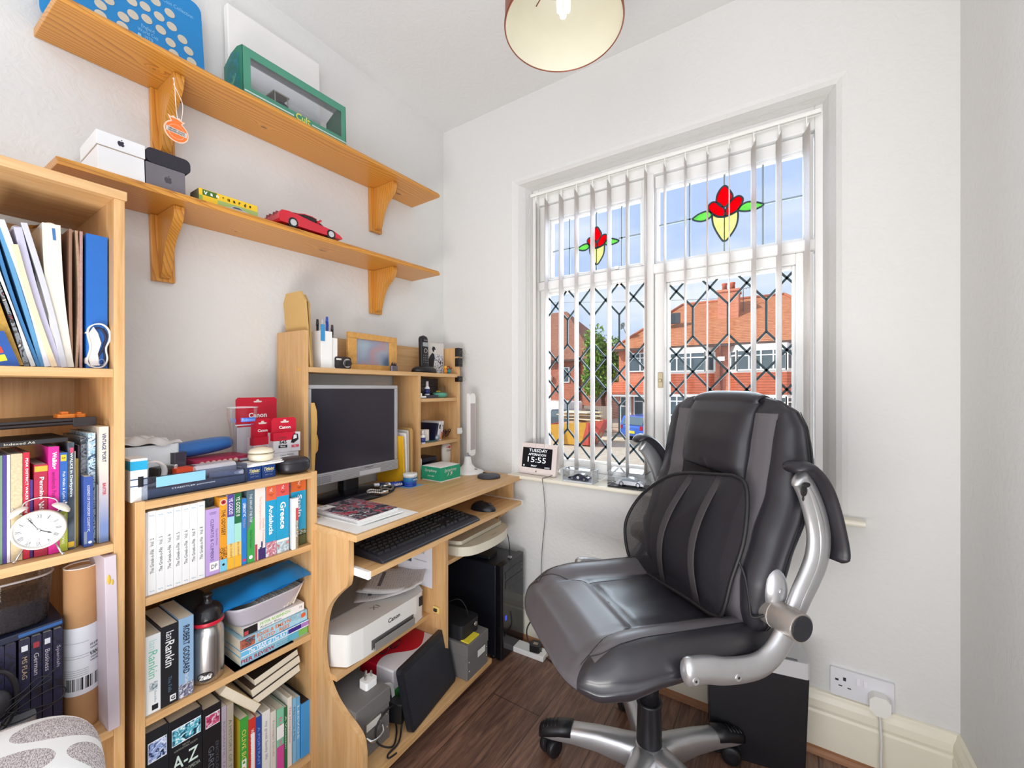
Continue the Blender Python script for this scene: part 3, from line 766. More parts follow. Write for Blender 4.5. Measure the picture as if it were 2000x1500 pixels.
# cars
def car(name, label, cat, loc, rz, col, Lh, Hh, van=False, plate=None):
 t = thing(name, label, cat, loc, rz)
 pm = plain('car_paint_' + col.strip('#'), col, 0.25, vary=0.05, coat=0.5); gm = plain('car_glass', '#5b6d78', 0.1, vary=0.2)
 W2 = 0.88; h = Hh
 if van: side = [(-Lh, 0.35),(-Lh, h * 0.95),(-Lh + 0.1, h),(Lh * 0.45, h),(Lh * 0.75, h * 0.62),(Lh, h * 0.5),(Lh, 0.3)]
 else: side = [(-Lh, 0.35),(-Lh + 0.02, h * 0.62),(-Lh + 0.12, h * 0.66),(-Lh + 0.35, h * 0.97),(-Lh * 0.2, h),(Lh * 0.25, h * 0.96),(Lh * 0.5, h * 0.66),(Lh * 0.92, h * 0.56),(Lh, h * 0.42),(Lh, 0.28)]
 mb = MB(); mb.prism([(y_, z_) for y_, z_ in side], 'x', -W2, W2); part('body', mb, pm, t, bevel=0.09, seg=3)
 mb = MB()
 if not van:
  g = [(-Lh + 0.20, h * 0.68),(-Lh + 0.40, h * 0.92),(Lh * 0.22, h * 0.92),(Lh * 0.42, h * 0.68)]
  mb.prism(g, 'x', -W2 - 0.006, W2 + 0.006)
  mb.add([(-0.72,-Lh + 0.06, h * 0.67),(0.72,-Lh + 0.06, h * 0.67),(0.64,-Lh + 0.29, h * 0.94),(-0.64,-Lh + 0.29, h * 0.94)], [(0,1,2,3)])
  mb.add([(-0.74, Lh * 0.53, h * 0.67),(0.74, Lh * 0.53, h * 0.67),(0.64, Lh * 0.29, h * 0.94),(-0.64, Lh * 0.29, h * 0.94)], [(3,2,1,0)])
 else:
  mb.prism([(Lh * 0.2, h * 0.62),(Lh * 0.2, h * 0.9),(Lh * 0.48, h * 0.9),(Lh * 0.66, h * 0.64)], 'x', -W2 - 0.006, W2 + 0.006)
  mb.add([(-0.74, Lh * 0.80, h * 0.61),(0.74, Lh * 0.80, h * 0.61),(0.7, Lh * 0.52, h * 0.93),(-0.7, Lh * 0.52, h * 0.93)], [(3,2,1,0)])
 part('windows', mb, gm, t)
 for sx in (-1,1):
  for yy in (-Lh * 0.62, Lh * 0.66):
   mb = MB(); mb.cyl((sx * (W2 - 0.18), yy, 0.32),(sx * (W2 + 0.02), yy, 0.32),0.32, n=20); mb.cyl((sx * (W2 + 0.02), yy, 0.32),(sx * (W2 + 0.025), yy, 0.32),0.19, n=16, mi=1)
   part('wheel', mb, [C('#222226', 0.8), C('#b8bcc0', 0.3,0.6)], t)
 mb = MB(); mb.box(-0.80,-0.62,-Lh - 0.01,-Lh + 0.05, h * 0.5, h * 0.64); mb.box(0.62,0.80,-Lh - 0.01,-Lh + 0.05, h * 0.5, h * 0.64); part('tail_light', mb, C('#b2202c', 0.2), t)
 if plate:
  mb = MB(); mb.box(-0.28,0.28,-Lh - 0.02,-Lh + 0.02, h * 0.36, h * 0.45); part('number_plate', mb, C('#e9d23a', 0.4), t)
 return t
car('hatchback_car', 'blue hatchback car with yellow rear plate parked before the houses', 'car', (-4.2,21.4, GZ), math.radians(-28), '#3b66c4', 2.0,1.42, plate=True)
car('delivery_van', 'white van parked behind the builders skip', 'van', (-12.4,24.0, GZ), math.radians(70), '#eceded', 2.5,2.0, van=True)
car('estate_car', 'dark grey car parked to the right of the white van', 'car', (-9.6,21.6, GZ), math.radians(60), '#4d5a66', 2.1,1.6)
car('saloon_car', 'dark car at the far left edge of the window view', 'car', (-12.9,19.6, GZ), math.radians(75), '#3f4048', 2.1,1.45)
FT = thing('timber_fence', 'weathered timber fence panel beside the tree', 'fence', (-8.6,23.6, GZ))
mb = MB()
for k in range(14): mb.box(-0.9 + k * 0.14,-0.9 + k * 0.14 + 0.13,0,0.03,0.05,1.7)
part('boards', mb, plain('weathered_timber', '#a8988a', 0.9, vary=0.15), FT)
mb = MB(); mb.box(-0.95,-0.87,-0.02,0.06,0,1.75); part('post', mb, BARK, FT)
mb = MB(); mb.tube([(-20,33,9.5),(-8,27,7.2),(-1.3,26.8,6.6)], 0.012,4); tag(part('telephone_wire', mb, C('#6a6a70', 0.6)), 'thin telephone wire crossing the sky to the chimney', 'wire')
# ------------------------------------------------------------------ pine wall shelves
def pine(name, axis='y', knots=(), seed=0.0):
 m, nt, b = newmat(name, 0.38)
 P_ = nt.sep(nt.xyz())
 i = 'xyz'.index(axis); L_ = P_[i]; a = P_[(i + 1) % 3]; c = P_[(i + 2) % 3]
 lo = nt.noise(nt.comb(L_ * 1.4 + seed, a * 5.0, c * 5.0),1.0,2,0.4)
 u = (a + c) * 1.0 + (lo - 0.5) * 0.16
 for (kx, ky, kr) in knots:
  d = nt.math('SQRT', ((P_[0] - kx) * (P_[0] - kx) + (L_ - ky) * (L_ - ky) * 0.22) + 0.00001)
  u = u + nt.math('EXPONENT', d * (-1.0 / kr)) * 0.05
 ring = (u * 95.0 + nt.noise(nt.comb(L_ * 3.0, a * 40.0, c * 40.0),1.0,3) * 0.7).frac()
 ring = nt.math('POWER', ring, 3.0)
 fine = nt.noise(nt.comb(L_ * 9.0, a * 300.0, c * 300.0),1.0,2)
 col = nt.ramp(ring * 0.75 + fine * 0.22, [(0.05, '#d9993f'),(0.45, '#c98736'),(0.95, '#9a5f22')])
 for (kx, ky, kr) in knots:
  d = nt.math('SQRT', ((P_[0] - kx) * (P_[0] - kx) * 2.5 + (L_ - ky) * (L_ - ky) * 0.5))
  col = nt.mix(d.lt(kr * 0.55) * 0.75, col, '#6b3c17')
 nt.l.new(col, b.inputs['Base Color']); b.inputs['Coat Weight'].default_value = 0.15
 return m
PINE_B = pine('pine_bracket', 'z', seed=3.0)
SLOPE = 0.026
def shelf_z(which, y): return (1.941 if which == 1 else 1.597) + SLOPE * (y + 0.21) + 0.0190   # top surface
for w_, lab, mt, y1 in ((1, 'upper pine wall shelf on two curved pine brackets', pine('pine_shelf_upper', 'y', [(0.075,0.47,0.012),(0.06,1.03,0.02),(0.10,0.19,0.006)], 1.3),1.165),
      (2, 'lower pine wall shelf on two curved pine brackets', pine('pine_shelf_lower', 'y', [(0.09,0.66,0.018),(0.05,0.40,0.008)], 7.7),1.165)):
 z0 = shelf_z(w_, -1.378) - 0.0190
 S_ = thing('wall_shelf', lab, 'shelf', (0.001,-1.378, z0),(math.atan(SLOPE),0,0))
 mb = MB()
 pr = [(0.0,0.0),(0.181,0.0),(0.181,0.011),(0.176,0.014),(0.174,0.019),(0.0,0.019)]   # (x, z) moulded front
 mb.add([(x_, 0.0 if x_ < 0.17 else 0.008, z_) for x_, z_ in pr] + [(x_, y1 if x_ < 0.17 else y1 - 0.006, z_) for x_, z_ in pr], [tuple(range(6)), tuple(range(6,12))] + [(i, (i + 1) % 6,6 + (i + 1) % 6,6 + i) for i in range(6)])
 part('board', mb, mt, S_, bevel=0.0015)
 for (ya, yb) in ((0.206,0.257),(0.919,0.975)):
  mb = MB(); mb.box(0.0,0.016, ya, yb, -0.180,-0.0005); br = part('bracket', mb, PINE_B, S_, bevel=0.0015)
  yc = (ya + yb) / 2
  out = [(0.016,-0.001),(0.135,-0.001),(0.136,-0.012),(0.126,-0.034),(0.108,-0.052),(0.088,-0.066),(0.070,-0.086),(0.056,-0.112),(0.046,-0.138),(0.040,-0.156),(0.030,-0.168),(0.016,-0.172)]
  sp = out[:3] + [(p.x, p.y) for p in smooth_path([(a, b_, 0) for a, b_ in out[2:]], 4)][1:]
  mb = MB(); mb.prism([(z_, x_) for x_, z_ in sp], 'y', yc - 0.011, yc + 0.011); part('bracket_arm', mb, PINE_B, br, bevel=0.002)
# ------------------------------------------------------------------ beech-effect bookcases
def bookcase(name, lab, x0, x1, y0, y1, ztop, shelves, th=0.0165, overhang=0.0, back=True, backz=0.0):
 B_ = thing(name, lab, 'bookcase', (x0, y0,0))
 w, d = y1 - y0, x1 - x0
 side_top = ztop if not overhang else ztop - 0.018
 for yy in (0, w - th):
  mb = MB(); mb.box(0, d, yy, yy + th, 0, side_top); part('side_panel', mb, BEZ, B_, bevel=0.0008)
 if overhang: mb = MB(); mb.box(0, d + overhang, -overhang, w + overhang, ztop - 0.018, ztop); part('top', mb, BEY, B_, bevel=0.0012)
 else: mb = MB(); mb.box(0, d, th, w - th, ztop - th - 0.002, ztop - 0.002); part('top', mb, BEY, B_, bevel=0.0008)
 for z_ in shelves: mb = MB(); mb.box(0.004, d - 0.002, th, w - th, z_ - th, z_); part('shelf', mb, BEY, B_, bevel=0.0008)
 if back: mb = MB(); mb.box(0.0,0.004, th, w - th, 0.03, side_top - th); part('back_panel', mb, BEZ, B_)
 mb = MB(); mb.box(d - 0.04, d - 0.025, th, w - th, 0.0, min(shelves) - th); part('plinth', mb, BEY, B_)
 return B_
bookcase('tall_bookcase', 'tall beech-effect bookcase at the left edge of the room', 0.025,0.335,-1.72,-1.3005,1.4945, [1.136,0.788,0.421,0.062], overhang=0.003)
bookcase('low_bookcase', 'low beech-effect bookcase between the tall bookcase and the computer desk', 0.040,0.332,-1.284,-0.886,0.861, [0.6555,0.402,0.060])
# ------------------------------------------------------------------ computer desk (local: x towards the room, y along the wall)
DTH = math.radians(2.2)
DM = Matrix.Translation((0.045,-0.906,0)) @ Matrix.Rotation(DTH, 4, 'Z')
def D(x, y, z=0.0): return tuple(DM @ Vector((x, y, z)))
DK = thing('computer_desk', 'beech-effect computer desk with raised shelves, keyboard tray and curved side panel', 'desk', D(0,0,0), DTH)
mb = MB(); mb.rbox(-0.010,0.470,0.0,0.873,0.693,0.711,0.003,2, 'y'); part('desktop', mb, BEY, DK)
side = [(0.436,0.693),(0.436,0.618),(0.434,0.585),(0.427,0.566),(0.415,0.556),(0.371,0.517),(0.342,0.476),(0.326,0.413),(0.321,0.355),(0.335,0.296),(0.371,0.246),(0.411,0.219),(0.457,0.197),(0.483,0.175),(0.491,0.140),(0.492,0.0)]
sp = [side[0], side[1]] + [(p.x, p.y) for p in smooth_path([(a, b_, 0) for a, b_ in side[1:15]], 4)][1:] + [side[15], (0.0,0.0),(0.0,0.693)]
mb = MB(); mb.prism([(z_, x_) for x_, z_ in sp], 'y', 0.002,0.018); part('side_panel', mb, BEZ, DK, bevel=0.001, label='curved left side panel')
mb = MB(); mb.prism([(z_, x_) for x_, z_ in [(0.436,0.693),(0.436,0.60),(0.425,0.565),(0.40,0.54),(0.36,0.51),(0.34,0.44),(0.0,0.44),(0.0,0.693)]], 'y', 0.842,0.858); part('side_panel', mb, BEZ, DK, bevel=0.001)
mb = MB(); mb.prism([(z_, x_) for x_, z_ in [(0.434,0.585),(0.434,0.07),(0.02,0.07),(0.02,0.585)]], 'y', 0.398,0.413); part('divider', mb, BEZ, DK, bevel=0.0008)
mb = MB(); mb.box(0.0,0.500,0.018,0.590,0.052,0.070); mb2 = mb; part('bottom_shelf', mb, BEY, DK, bevel=0.001)
mb = MB(); mb.box(0.02,0.40,0.018,0.398,0.277,0.292); o = part('printer_shelf', mb, BEY, DK, bevel=0.0008)
for v in o.data.vertices:
 if v.co.x > 0.3: v.co.x = 0.362
mb = MB(); mb.box(0.02,0.405,0.413,0.842,0.455,0.470); part('scanner_shelf', mb, BEY, DK, bevel=0.0008)
mb = MB(); mb.box(0.08,0.492,0.030,0.832,0.596,0.612); tr_ = part('keyboard_tray', mb, BEY, DK, bevel=0.001)
for yy in (0.019,0.832):
 mb = MB(); mb.box(0.10,0.492, yy, yy + 0.010,0.592,0.613); part('tray_runner', mb, WHITE, tr_, bevel=0.001)
hx1 = 0.140
mb = MB(); mb.box(-0.012, hx1,0.062,0.078,0.711,1.283); part('hutch_side', mb, BEZ, DK, bevel=0.0012)
mb = MB(); mb.box(-0.012, hx1,0.838,0.854,0.711,1.292); part('hutch_side', mb, BEZ, DK, bevel=0.0012)
mb = MB(); mb.box(-0.010, hx1,0.078,0.838,1.150,1.166); part('hutch_shelf', mb, BEY, DK, bevel=0.0008)
mb = MB(); mb.box(-0.012,0.002,0.078,0.838,1.166,1.288); part('hutch_back', mb, BEY, DK)
mb = MB(); mb.box(-0.010, hx1,0.571,0.586,0.711,1.150); part('hutch_divider', mb, BEZ, DK, bevel=0.0008)
for z_ in (1.054,0.858): mb = MB(); mb.box(-0.010, hx1 - 0.006,0.586,0.838, z_ - 0.015, z_); part('small_shelf', mb, BEY, DK, bevel=0.0008)
mb = MB(); mb.box(-0.012,-0.004,0.586,0.838,0.711,1.150); part('back_panel', mb, BEZ, DK)
for (x_, y_) in ((0.022,0.0615),(0.112,0.0615)):
 mb = MB(); mb.cyl((x_, 0.062,1.158),(x_, 0.0605,1.158),0.0055, n=16); part('fixing_cap', mb, C('#dfae55', 0.5), DK)
# ------------------------------------------------------------------ pendant lamp
PL = thing('pendant_lamp', 'copper drum pendant lampshade hanging from the ceiling', 'lamp', (0.990,-0.636,2.0))
COP = plain('copper_fabric_shade', '#8a4a35', 0.45, metal=0.3, vary=0.08)
SHI = plain('cream_shade_lining', '#e6e2cf', 0.8, vary=0.02)
R0 = 0.1465
mb = MB(); mb.lathe([(R0,0.0),(R0 - 0.004,0.20)], 72, cap=False); mb.lathe([(R0,0.0),(R0 + 0.0015,0.001),(R0 + 0.0015,0.005),(R0,0.006)], 72, cap=False); part('lamp_shade', mb, COP, PL)
mb = MB(); mb.lathe([(R0 - 0.0016,0.0008),(R0 - 0.0056,0.199)], 72, cap=False); part('shade_lining', mb, SHI, PL)
mb = MB(); mb.tube([((R0 - 0.001) * math.cos(t * PI / 36),(R0 - 0.001) * math.sin(t * PI / 36),0.0) for t in range(72)], 0.0016,6, closed=True)
part('rim_wire', mb, C('#9a5a44', 0.4,0.6), PL); mb = MB()
for k in range(3): a = k * 2 * PI / 3 + 0.5; mb.tube([(0.02 * math.cos(a),0.02 * math.sin(a),0.17),((R0 - 0.004) * math.cos(a),(R0 - 0.004) * math.sin(a),0.17)], 0.0015,6)
part('shade_carrier', mb, C('#9a5a44', 0.4,0.6), PL)
mb = MB(); mb.cyl((0,0,0.12),(0,0,0.19),0.018, n=24); mb.cyl((0,0,0.19),(0,0,0.385),0.003, n=10); mb.lathe([(0.04,0.40),(0.036,0.385),(0.012,0.375)][::-1], 24); part('lampholder', mb, WHITE, PL)
BULB = plain('bulb_glass', '#fffdf4', 0.3, vary=0.0, emit=1.6)
mb = MB()
for k in range(3):
 a = k * 2 * PI / 3; cx, cy = 0.012 * math.cos(a),0.012 * math.sin(a); tx, ty = -0.005 * math.sin(a),0.005 * math.cos(a)
 mb.tube(smooth_path([(cx + tx, cy + ty, 0.12),(cx + tx, cy + ty, 0.045),(cx, cy, 0.036),(cx - tx, cy - ty, 0.045),(cx - tx, cy - ty, 0.12)], 4),0.0042,10)
part('bulb', mb, BULB, PL)
lp = light('pendant_bulb', 'POINT', (0.990,-0.636,2.03),(0,0,0),0.08,(1.0,0.95,0.86),0.03)
# ------------------------------------------------------------------ socket, plugs, strip
SO = thing('wall_socket', 'white double wall socket above the skirting board right of the chair', 'socket', (1.6385,0.0,0.225))
mb = MB(); mb.rbox(-0.0715,0.0715,-0.010,0.0,-0.0405,0.0405,0.004,3, 'y'); part('face_plate', mb, plain('white_bakelite', '#e6e6ea', 0.3, vary=0.01), SO, bevel=0.0015)
DRK = C('#2b2b30', 0.6)
mb = MB(); mb.box(-0.060,-0.052,-0.0105,-0.0098,0.004,0.010); mb.box(-0.0415,-0.0345,-0.0105,-0.0098,0.008,0.018); mb.box(-0.0520,-0.0435,-0.0105,-0.0098,-0.010,-0.007); mb.box(-0.0315,-0.0230,-0.0105,-0.0098,-0.012,-0.009); part('socket_hole', mb, DRK, SO)
for xx in (-0.012,0.004): mb = MB(); mb.box(xx, xx + 0.010,-0.0135,-0.009,0.006,0.026); part('switch', mb, C('#f1eef2', 0.3), SO, bevel=0.0015)
PG = thing('mains_plug', 'white plug with a white cable in the right half of the wall socket', 'plug', (1.676,-0.0105,0.205))
mb = MB(); mb.prism([(-0.026,-0.010),(-0.026,0.010),(-0.012,0.023),(0.016,0.023),(0.027,0.012),(0.027,-0.012),(0.016,-0.023),(-0.012,-0.023)], 'y', -0.030,0.0); part('plug_body', mb, plain('white_plastic', '#f1efe9', 0.3, vary=0.01), PG, bevel=0.004, seg=3)
mb = MB(); mb.tube(smooth_path([(0,-0.016,-0.024),(0.001,-0.022,-0.05),(0.002,-0.030,-0.10),(0.000,-0.036,-0.15),(0.004,-0.040,-0.199)], 6),0.0034,10); part('cable', mb, C('#dcdad6', 0.5), PG)
# ------------------------------------------------------------------ the office chair (local axes: +x forward, +y its left, hub on the floor at 0,0)
def interp(tab, x):
 if x <= tab[0][0]: return tab[0][1]
 for (a, va),(b_, vb) in zip(tab, tab[1:]):
  if x <= b_:
   t = (x - a) / (b_ - a); t = t * t * (3 - 2 * t) * 0.5 + t * 0.5
   return va + (vb - va) * t
 return tab[-1][1]
CH = thing('office_chair', 'high-backed black and grey leather office chair with silver flip-up arms on castors', 'chair', (1.14,-0.409,0), math.radians(228))
def leather(name, expr, coat=0.7, rbase=0.27):
 m, nt, b = newmat(name, 0.34)
 X_, Y_, Z_ = nt.sep(nt.xyz())
 g = expr(nt, X_, Y_, Z_)
 n1 = nt.noise(nt.xyz(),9,3)
 nt.l.new(nt.mix(g, '#252329', '#5b575b'), b.inputs['Base Color'])
 r = nt.math('ADD', g * 0.12, n1 * 0.10); nt.l.new((r + rbase).s, b.inputs['Roughness'])
 f = nt.noise(nt.xyz(),420,2) * 0.12 + nt.noise(nt.xyz(),14,2,0.5,0.6) * 1.0
 nt.l.new(nt.bump(f, 0.16,0.006), b.inputs['Normal'])
 b.inputs['Coat Weight'].default_value = coat; b.inputs['Coat Roughness'].default_value = 0.34
 return m
def seat_grey(nt, x, y, z):
 ay = y.abs()
 apron = x.gt(0.130) * ay.lt(0.120 + (x - 0.13) * 0.42)
 strip = ay.gt(0.125) * ay.lt(0.200) * x.lt(0.262)
 return apron.mx(strip) * z.gt(0.455)
LS = leather('seat_leather', seat_grey)
LB = leather('back_leather', lambda nt, x, y, z: (y - 0.016).abs().gt(0.122) * (y - 0.016).abs().lt(0.184) * z.lt(1.035) * x.gt(-0.245),0.12,0.42)
LK = leather('black_leather', lambda nt, x, y, z: x * 0.0,0.2,0.38)
THREAD = C('#111013', 0.6)
zt_t = [(-0.24,0.505),(-0.18,0.525),(0.0,0.530),(0.15,0.535),(0.22,0.530),(0.28,0.508),(0.315,0.475)]
zb_t = [(-0.24,0.480),(-0.18,0.465),(0.0,0.455),(0.12,0.440),(0.20,0.418),(0.26,0.418),(0.315,0.445)]
def seat_top(x, y):
 hw = seat_hw(x); zt, zb = interp(zt_t, x), interp(zb_t, x); zm = (zt + zb) / 2; hz = (zt - zb) / 2
 q = max(0.0,1 - (abs(y) / hw) ** 3.2)
 z = zm + hz * q ** (1 / 3.2) + 0.026 * max(0,1 - ((abs(y) - 0.195) / 0.055) ** 2) * (1 if x < 0.2 else max(0,(0.315 - x) / 0.115))
 return z
def seat_hw(x):
 t = (x - 0.035) / 0.285
 return 0.252 * max(0.02,1 - abs(t) ** 4.5) ** (1 / 4.5)
SEAMS = [[(-0.2,-0.115),(0.0,-0.112),(0.13,-0.108)], [(0.13,-0.108),(0.128,0.127)], [(0.128,0.127),(0.0,0.126),(-0.2,0.125)], [(-0.2,0.008),(0.129,0.008)],
   [(0.13,-0.108),(0.175,-0.135),(0.23,-0.175),(0.262,-0.205)], [(0.128,0.127),(0.175,0.140),(0.23,0.165),(0.285,0.180)],
   [(-0.2,0.200),(0.0,0.200),(0.18,0.200),(0.235,0.197),(0.262,0.180)], [(-0.2,-0.200),(0.0,-0.200),(0.18,-0.200),(0.235,-0.197),(0.262,-0.175)]]
def dseg(px, py, a, b_):
 vx, vy = b_[0] - a[0], b_[1] - a[1]; t = max(0, min(1,((px - a[0]) * vx + (py - a[1]) * vy) / (vx * vx + vy * vy + 1e-12)))
 return math.hypot(px - a[0] - vx * t, py - a[1] - vy * t)
def groove(x, y):
 d = min(dseg(x, y, s_[i], s_[i + 1]) for s_ in SEAMS[:4] for i in range(len(s_) - 1))
 d2 = min(dseg(x, y, s_[i], s_[i + 1]) for s_ in SEAMS[4:] for i in range(len(s_) - 1))
 return 0.0075 * math.exp(-(d / 0.013) ** 2) + 0.0025 * math.exp(-(d2 / 0.008) ** 2)
mb = MB(); NX, NA = 84,120
def seat_f(u, v):
 x = 0.035 - 0.285 * math.cos(PI * v)
 a = 2 * PI * u
 hw = seat_hw(x); zt, zb = interp(zt_t, x), interp(zb_t, x); zm = (zt + zb) / 2; hz = (zt - zb) / 2
 ca, sa = math.cos(a), math.sin(a); e = 2 / 3.2
 y = hw * math.copysign(abs(ca) ** e, ca)
 if sa >= 0:
  z = seat_top(x, y) - groove(x, y) if abs(y) < hw * 0.999 else zm
 else: z = zm - hz * abs(sa) ** e
 k = min(1,(1 - abs((x - 0.035) / 0.285)) / 0.03)
 return (x, y, zm + (z - zm) * (max(0, k) ** 0.5))
mb.grid(seat_f, NA, NX, wrap_u=True)
seat = part('seat', mb, LS, CH)
mb = MB()
for s_ in SEAMS:
 pth = smooth_path([(a, b_, 0) for a, b_ in s_], 10) if len(s_) > 2 else [Vector((s_[0][0] + (s_[1][0] - s_[0][0]) * t / 16, s_[0][1] + (s_[1][1] - s_[0][1]) * t / 16,0)) for t in range(17)]
 mb.tube([(p.x, p.y, seat_top(p.x, p.y) - groove(p.x, p.y) + 0.0002) for p in pth], 0.0011,5)
for dy in (-0.004,0.004): mb.tube([(x_, 0.008 + dy, seat_top(x_, 0.008) - groove(x_, 0.008 + dy) + 0.0002) for x_ in [-0.2 + 0.33 * t / 20 for t in range(21)]], 0.0007,5)
part('stitching', mb, THREAD, seat)
# piping round the flank
mb = MB(); pts = []
for k in range(60):
 x = -0.22 + 0.50 * k / 59; pts.append((x, seat_hw(x) * 0.985,(interp(zt_t, x) + interp(zb_t, x)) / 2 + 0.014))
mb.tube(pts, 0.0016,6); pts2 = [(p[0], -p[1], p[2]) for p in pts]; mb.tube(pts2,0.0016,6); part('piping', mb, THREAD, seat)
mb = MB(); mb.box(-0.14,0.12,-0.10,0.10,0.435,0.458); mb.box(-0.09,0.10,-0.055,0.055,0.405,0.440); part('seat_mechanism', mb, C('#1b1b1d', 0.5), CH, bevel=0.006)
# ---- backrest
xf_t = [(0.485,-0.135),(0.53,-0.118),(0.58,-0.104),(0.65,-0.104),(0.75,-0.138),(0.85,-0.180),(0.95,-0.198),(1.03,-0.213),(1.075,-0.240)]
xr_t = [(0.485,-0.165),(0.53,-0.185),(0.60,-0.205),(0.70,-0.238),(0.80,-0.285),(0.88,-0.308),(0.96,-0.305),(1.03,-0.292),(1.075,-0.262)]
hw_t = [(0.485,0.185),(0.55,0.225),(0.65,0.243),(0.78,0.247),(0.92,0.243),(1.0,0.232),(1.04,0.212),(1.065,0.175),(1.078,0.12)]
YB = 0.016
def back_front(y, z):
 y = y - YB * 0.5
 hw = interp(hw_t, z); xf, xr = interp(xf_t, z), interp(xr_t, z); xm = (xf + xr) / 2; hx_ = (xf - xr) / 2
 q = max(0.0,1 - (abs(y) / hw) ** 4) ** (1 / 4)
 ins = 0.020 * math.exp(-(y / 0.10) ** 4) * max(0, min(1,(0.90 - z) / 0.04))
 gr = 0.005 * (math.exp(-((abs(y - 0.008) - 0.122) / 0.008) ** 2) + 0.6 * math.exp(-((abs(y - 0.008) - 0.184) / 0.008) ** 2))
 cent = 0.003 * math.exp(-((y - 0.0) / 0.006) ** 2) * (z < 0.9)
 return xm + hx_ * q - (ins + gr + cent) * q
def back_f(u, v):
 z = 0.485 + (1.078 - 0.485) * (0.5 - 0.5 * math.cos(PI * v)) ** 0.9
 a = 2 * PI * u; hw = interp(hw_t, z); xf, xr = interp(xf_t, z), interp(xr_t, z); xm = (xf + xr) / 2; hx_ = (xf - xr) / 2
 e = 0.5; ca, sa = math.cos(a), math.sin(a)
 y = hw * math.copysign(abs(ca) ** e, ca)
 x = back_front(y + YB * 0.5, z) if (sa > 0 and abs(y) < hw * 0.999) else (xm - hx_ * abs(sa) ** e if sa < 0 else xm)
 k = min(1, v / 0.03,(1 - v) / 0.06); k = max(0.0, k) ** 0.5
 return (xm + (x - xm) * k, y * (0.85 + 0.15 * k) + YB * 0.5, z)
mb = MB(); mb.grid(back_f, 120,90, wrap_u=True); back = part('backrest', mb, LB, CH)
# head cushion draped over the top
def head_f(u, v):
 y = -0.105 + 0.242 * u
 zl = 0.868 - 0.012 * (y / 0.12)
 if v < 0.72:
  t = v / 0.72; z = zl + (1.062 - zl) * t
  puff = 0.020 * (math.sin(PI * min(1, t * 1.0 + 0.12) ) * 0.6 + 0.5) * (1 - abs(2 * u - 1) ** 6) * min(1, t / 0.06 + 0.2)
  return (back_front(y, z) + puff, y, z)
 t = (v - 0.72) / 0.28; a = PI * t
 x0 = back_front(y, 1.062); xr = interp(xr_t, 1.05) - 0.004
 xm, hx_ = (x0 + 0.010 + xr) / 2,(x0 + 0.010 - xr) / 2
 return (xm + hx_ * math.cos(a), y, 1.062 + 0.026 * math.sin(a) * (1 - 0.5 * abs(2 * u - 1) ** 4) - 0.03 * max(0, t - 0.5))
mb = MB(); mb.grid(head_f, 40,60); part('headrest', mb, LK, CH, solid=0.006, label='smooth black padded headrest')
mb = MB()
for sg in (-1,1):
 mb.tube([(back_front(sg * 0.184 + YB, z) + 0.0005, sg * 0.184 + YB, z) for z in [0.52 + 0.50 * k / 40 for k in range(41)]], 0.0011,5)
 mb.tube([(back_front(sg * 0.122 + YB, z) + 0.0005, sg * 0.122 + YB, z) for z in [0.52 + 0.35 * k / 40 for k in range(41)]], 0.0011,5)
mb.tube([(back_front(0, z) + 0.0005,0.0, z) for z in [0.52 + 0.35 * k / 30 for k in range(31)]], 0.001,5)
for off in (-0.008,0.008):
 pts = []
 for k in range(50):
  z = 0.52 + 0.52 * k / 49; a = interp(hw_t, z); xm = (interp(xf_t, z) + interp(xr_t, z)) / 2
  pts.append((xm + off * 0.6 - 0.012, a * 1.0 + 0.0005, z))
 mb.tube([(p[0], p[1] + 0.008, p[2]) for p in pts], 0.001,5); mb.tube([(p[0], 0.008 - p[1], p[2]) for p in pts], 0.001,5)
part('stitching', mb, THREAD, back)
# ---- lumbar support
pts = [(-0.155,-0.048,0.846),(-0.155,0.077,0.867),(-0.152,0.148,0.876),(-0.148,0.184,0.850),(-0.120,0.205,0.746),(-0.096,0.192,0.645),(-0.085,0.176,0.560),(-0.080,0.150,0.540),
  (-0.072,0.057,0.540),(-0.078,-0.117,0.522),(-0.075,-0.185,0.522),(-0.080,-0.250,0.545),(-0.085,-0.271,0.636),(-0.115,-0.230,0.733),(-0.140,-0.130,0.815)]
LU = thing('lumbar_support', 'black mesh lumbar support strapped to the front of the chair back', 'lumbar support', (1.14,-0.409,0), math.radians(228))
ring_ = smooth_path(pts, 8, True)
mb = MB(); mb.tube(ring_, 0.0052,8, closed=True); part('frame', mb, C('#19181b', 0.5), LU)
m = bpy.data.materials.new('black_mesh_fabric'); m.use_nodes = True; nt = NT(m); nt.n.clear(); MATS['mesh'] = m
out = nt.node('ShaderNodeOutputMaterial'); tr = nt.node('ShaderNodeBsdfTransparent'); pr = nt.node('ShaderNodeBsdfPrincipled'); mx = nt.node('ShaderNodeMixShader')
pr.inputs['Base Color'].default_value = (*lin('#232127'),1); pr.inputs['Roughness'].default_value = 0.55
x, y, z = nt.sep(nt.xyz())
h1 = ((y * 300.0 + z * 170.0).frac() - 0.5).abs().lt(0.24) * ((y * 300.0 - z * 170.0).frac() - 0.5).abs().lt(0.24)
nt.l.new((1.0 - h1).s, mx.inputs[0]); nt.l.new(tr.outputs[0], mx.inputs[1]); nt.l.new(pr.outputs[0], mx.inputs[2]); nt.l.new(mx.outputs[0], out.inputs[0])
cen = Vector((-0.085,-0.03,0.69)); NR = len(ring_)
def lf(u, v):
 p = ring_[int(round(u * NR)) % NR]
 q = cen + (p - cen) * v
 return (q.x + 0.018 * (1 - v * v) if v < 1 else q.x, q.y, q.z)
mb = MB(); mb.grid(lf, NR, 12, wrap_u=True); part('mesh_panel', mb, m, LU)
mb = MB()
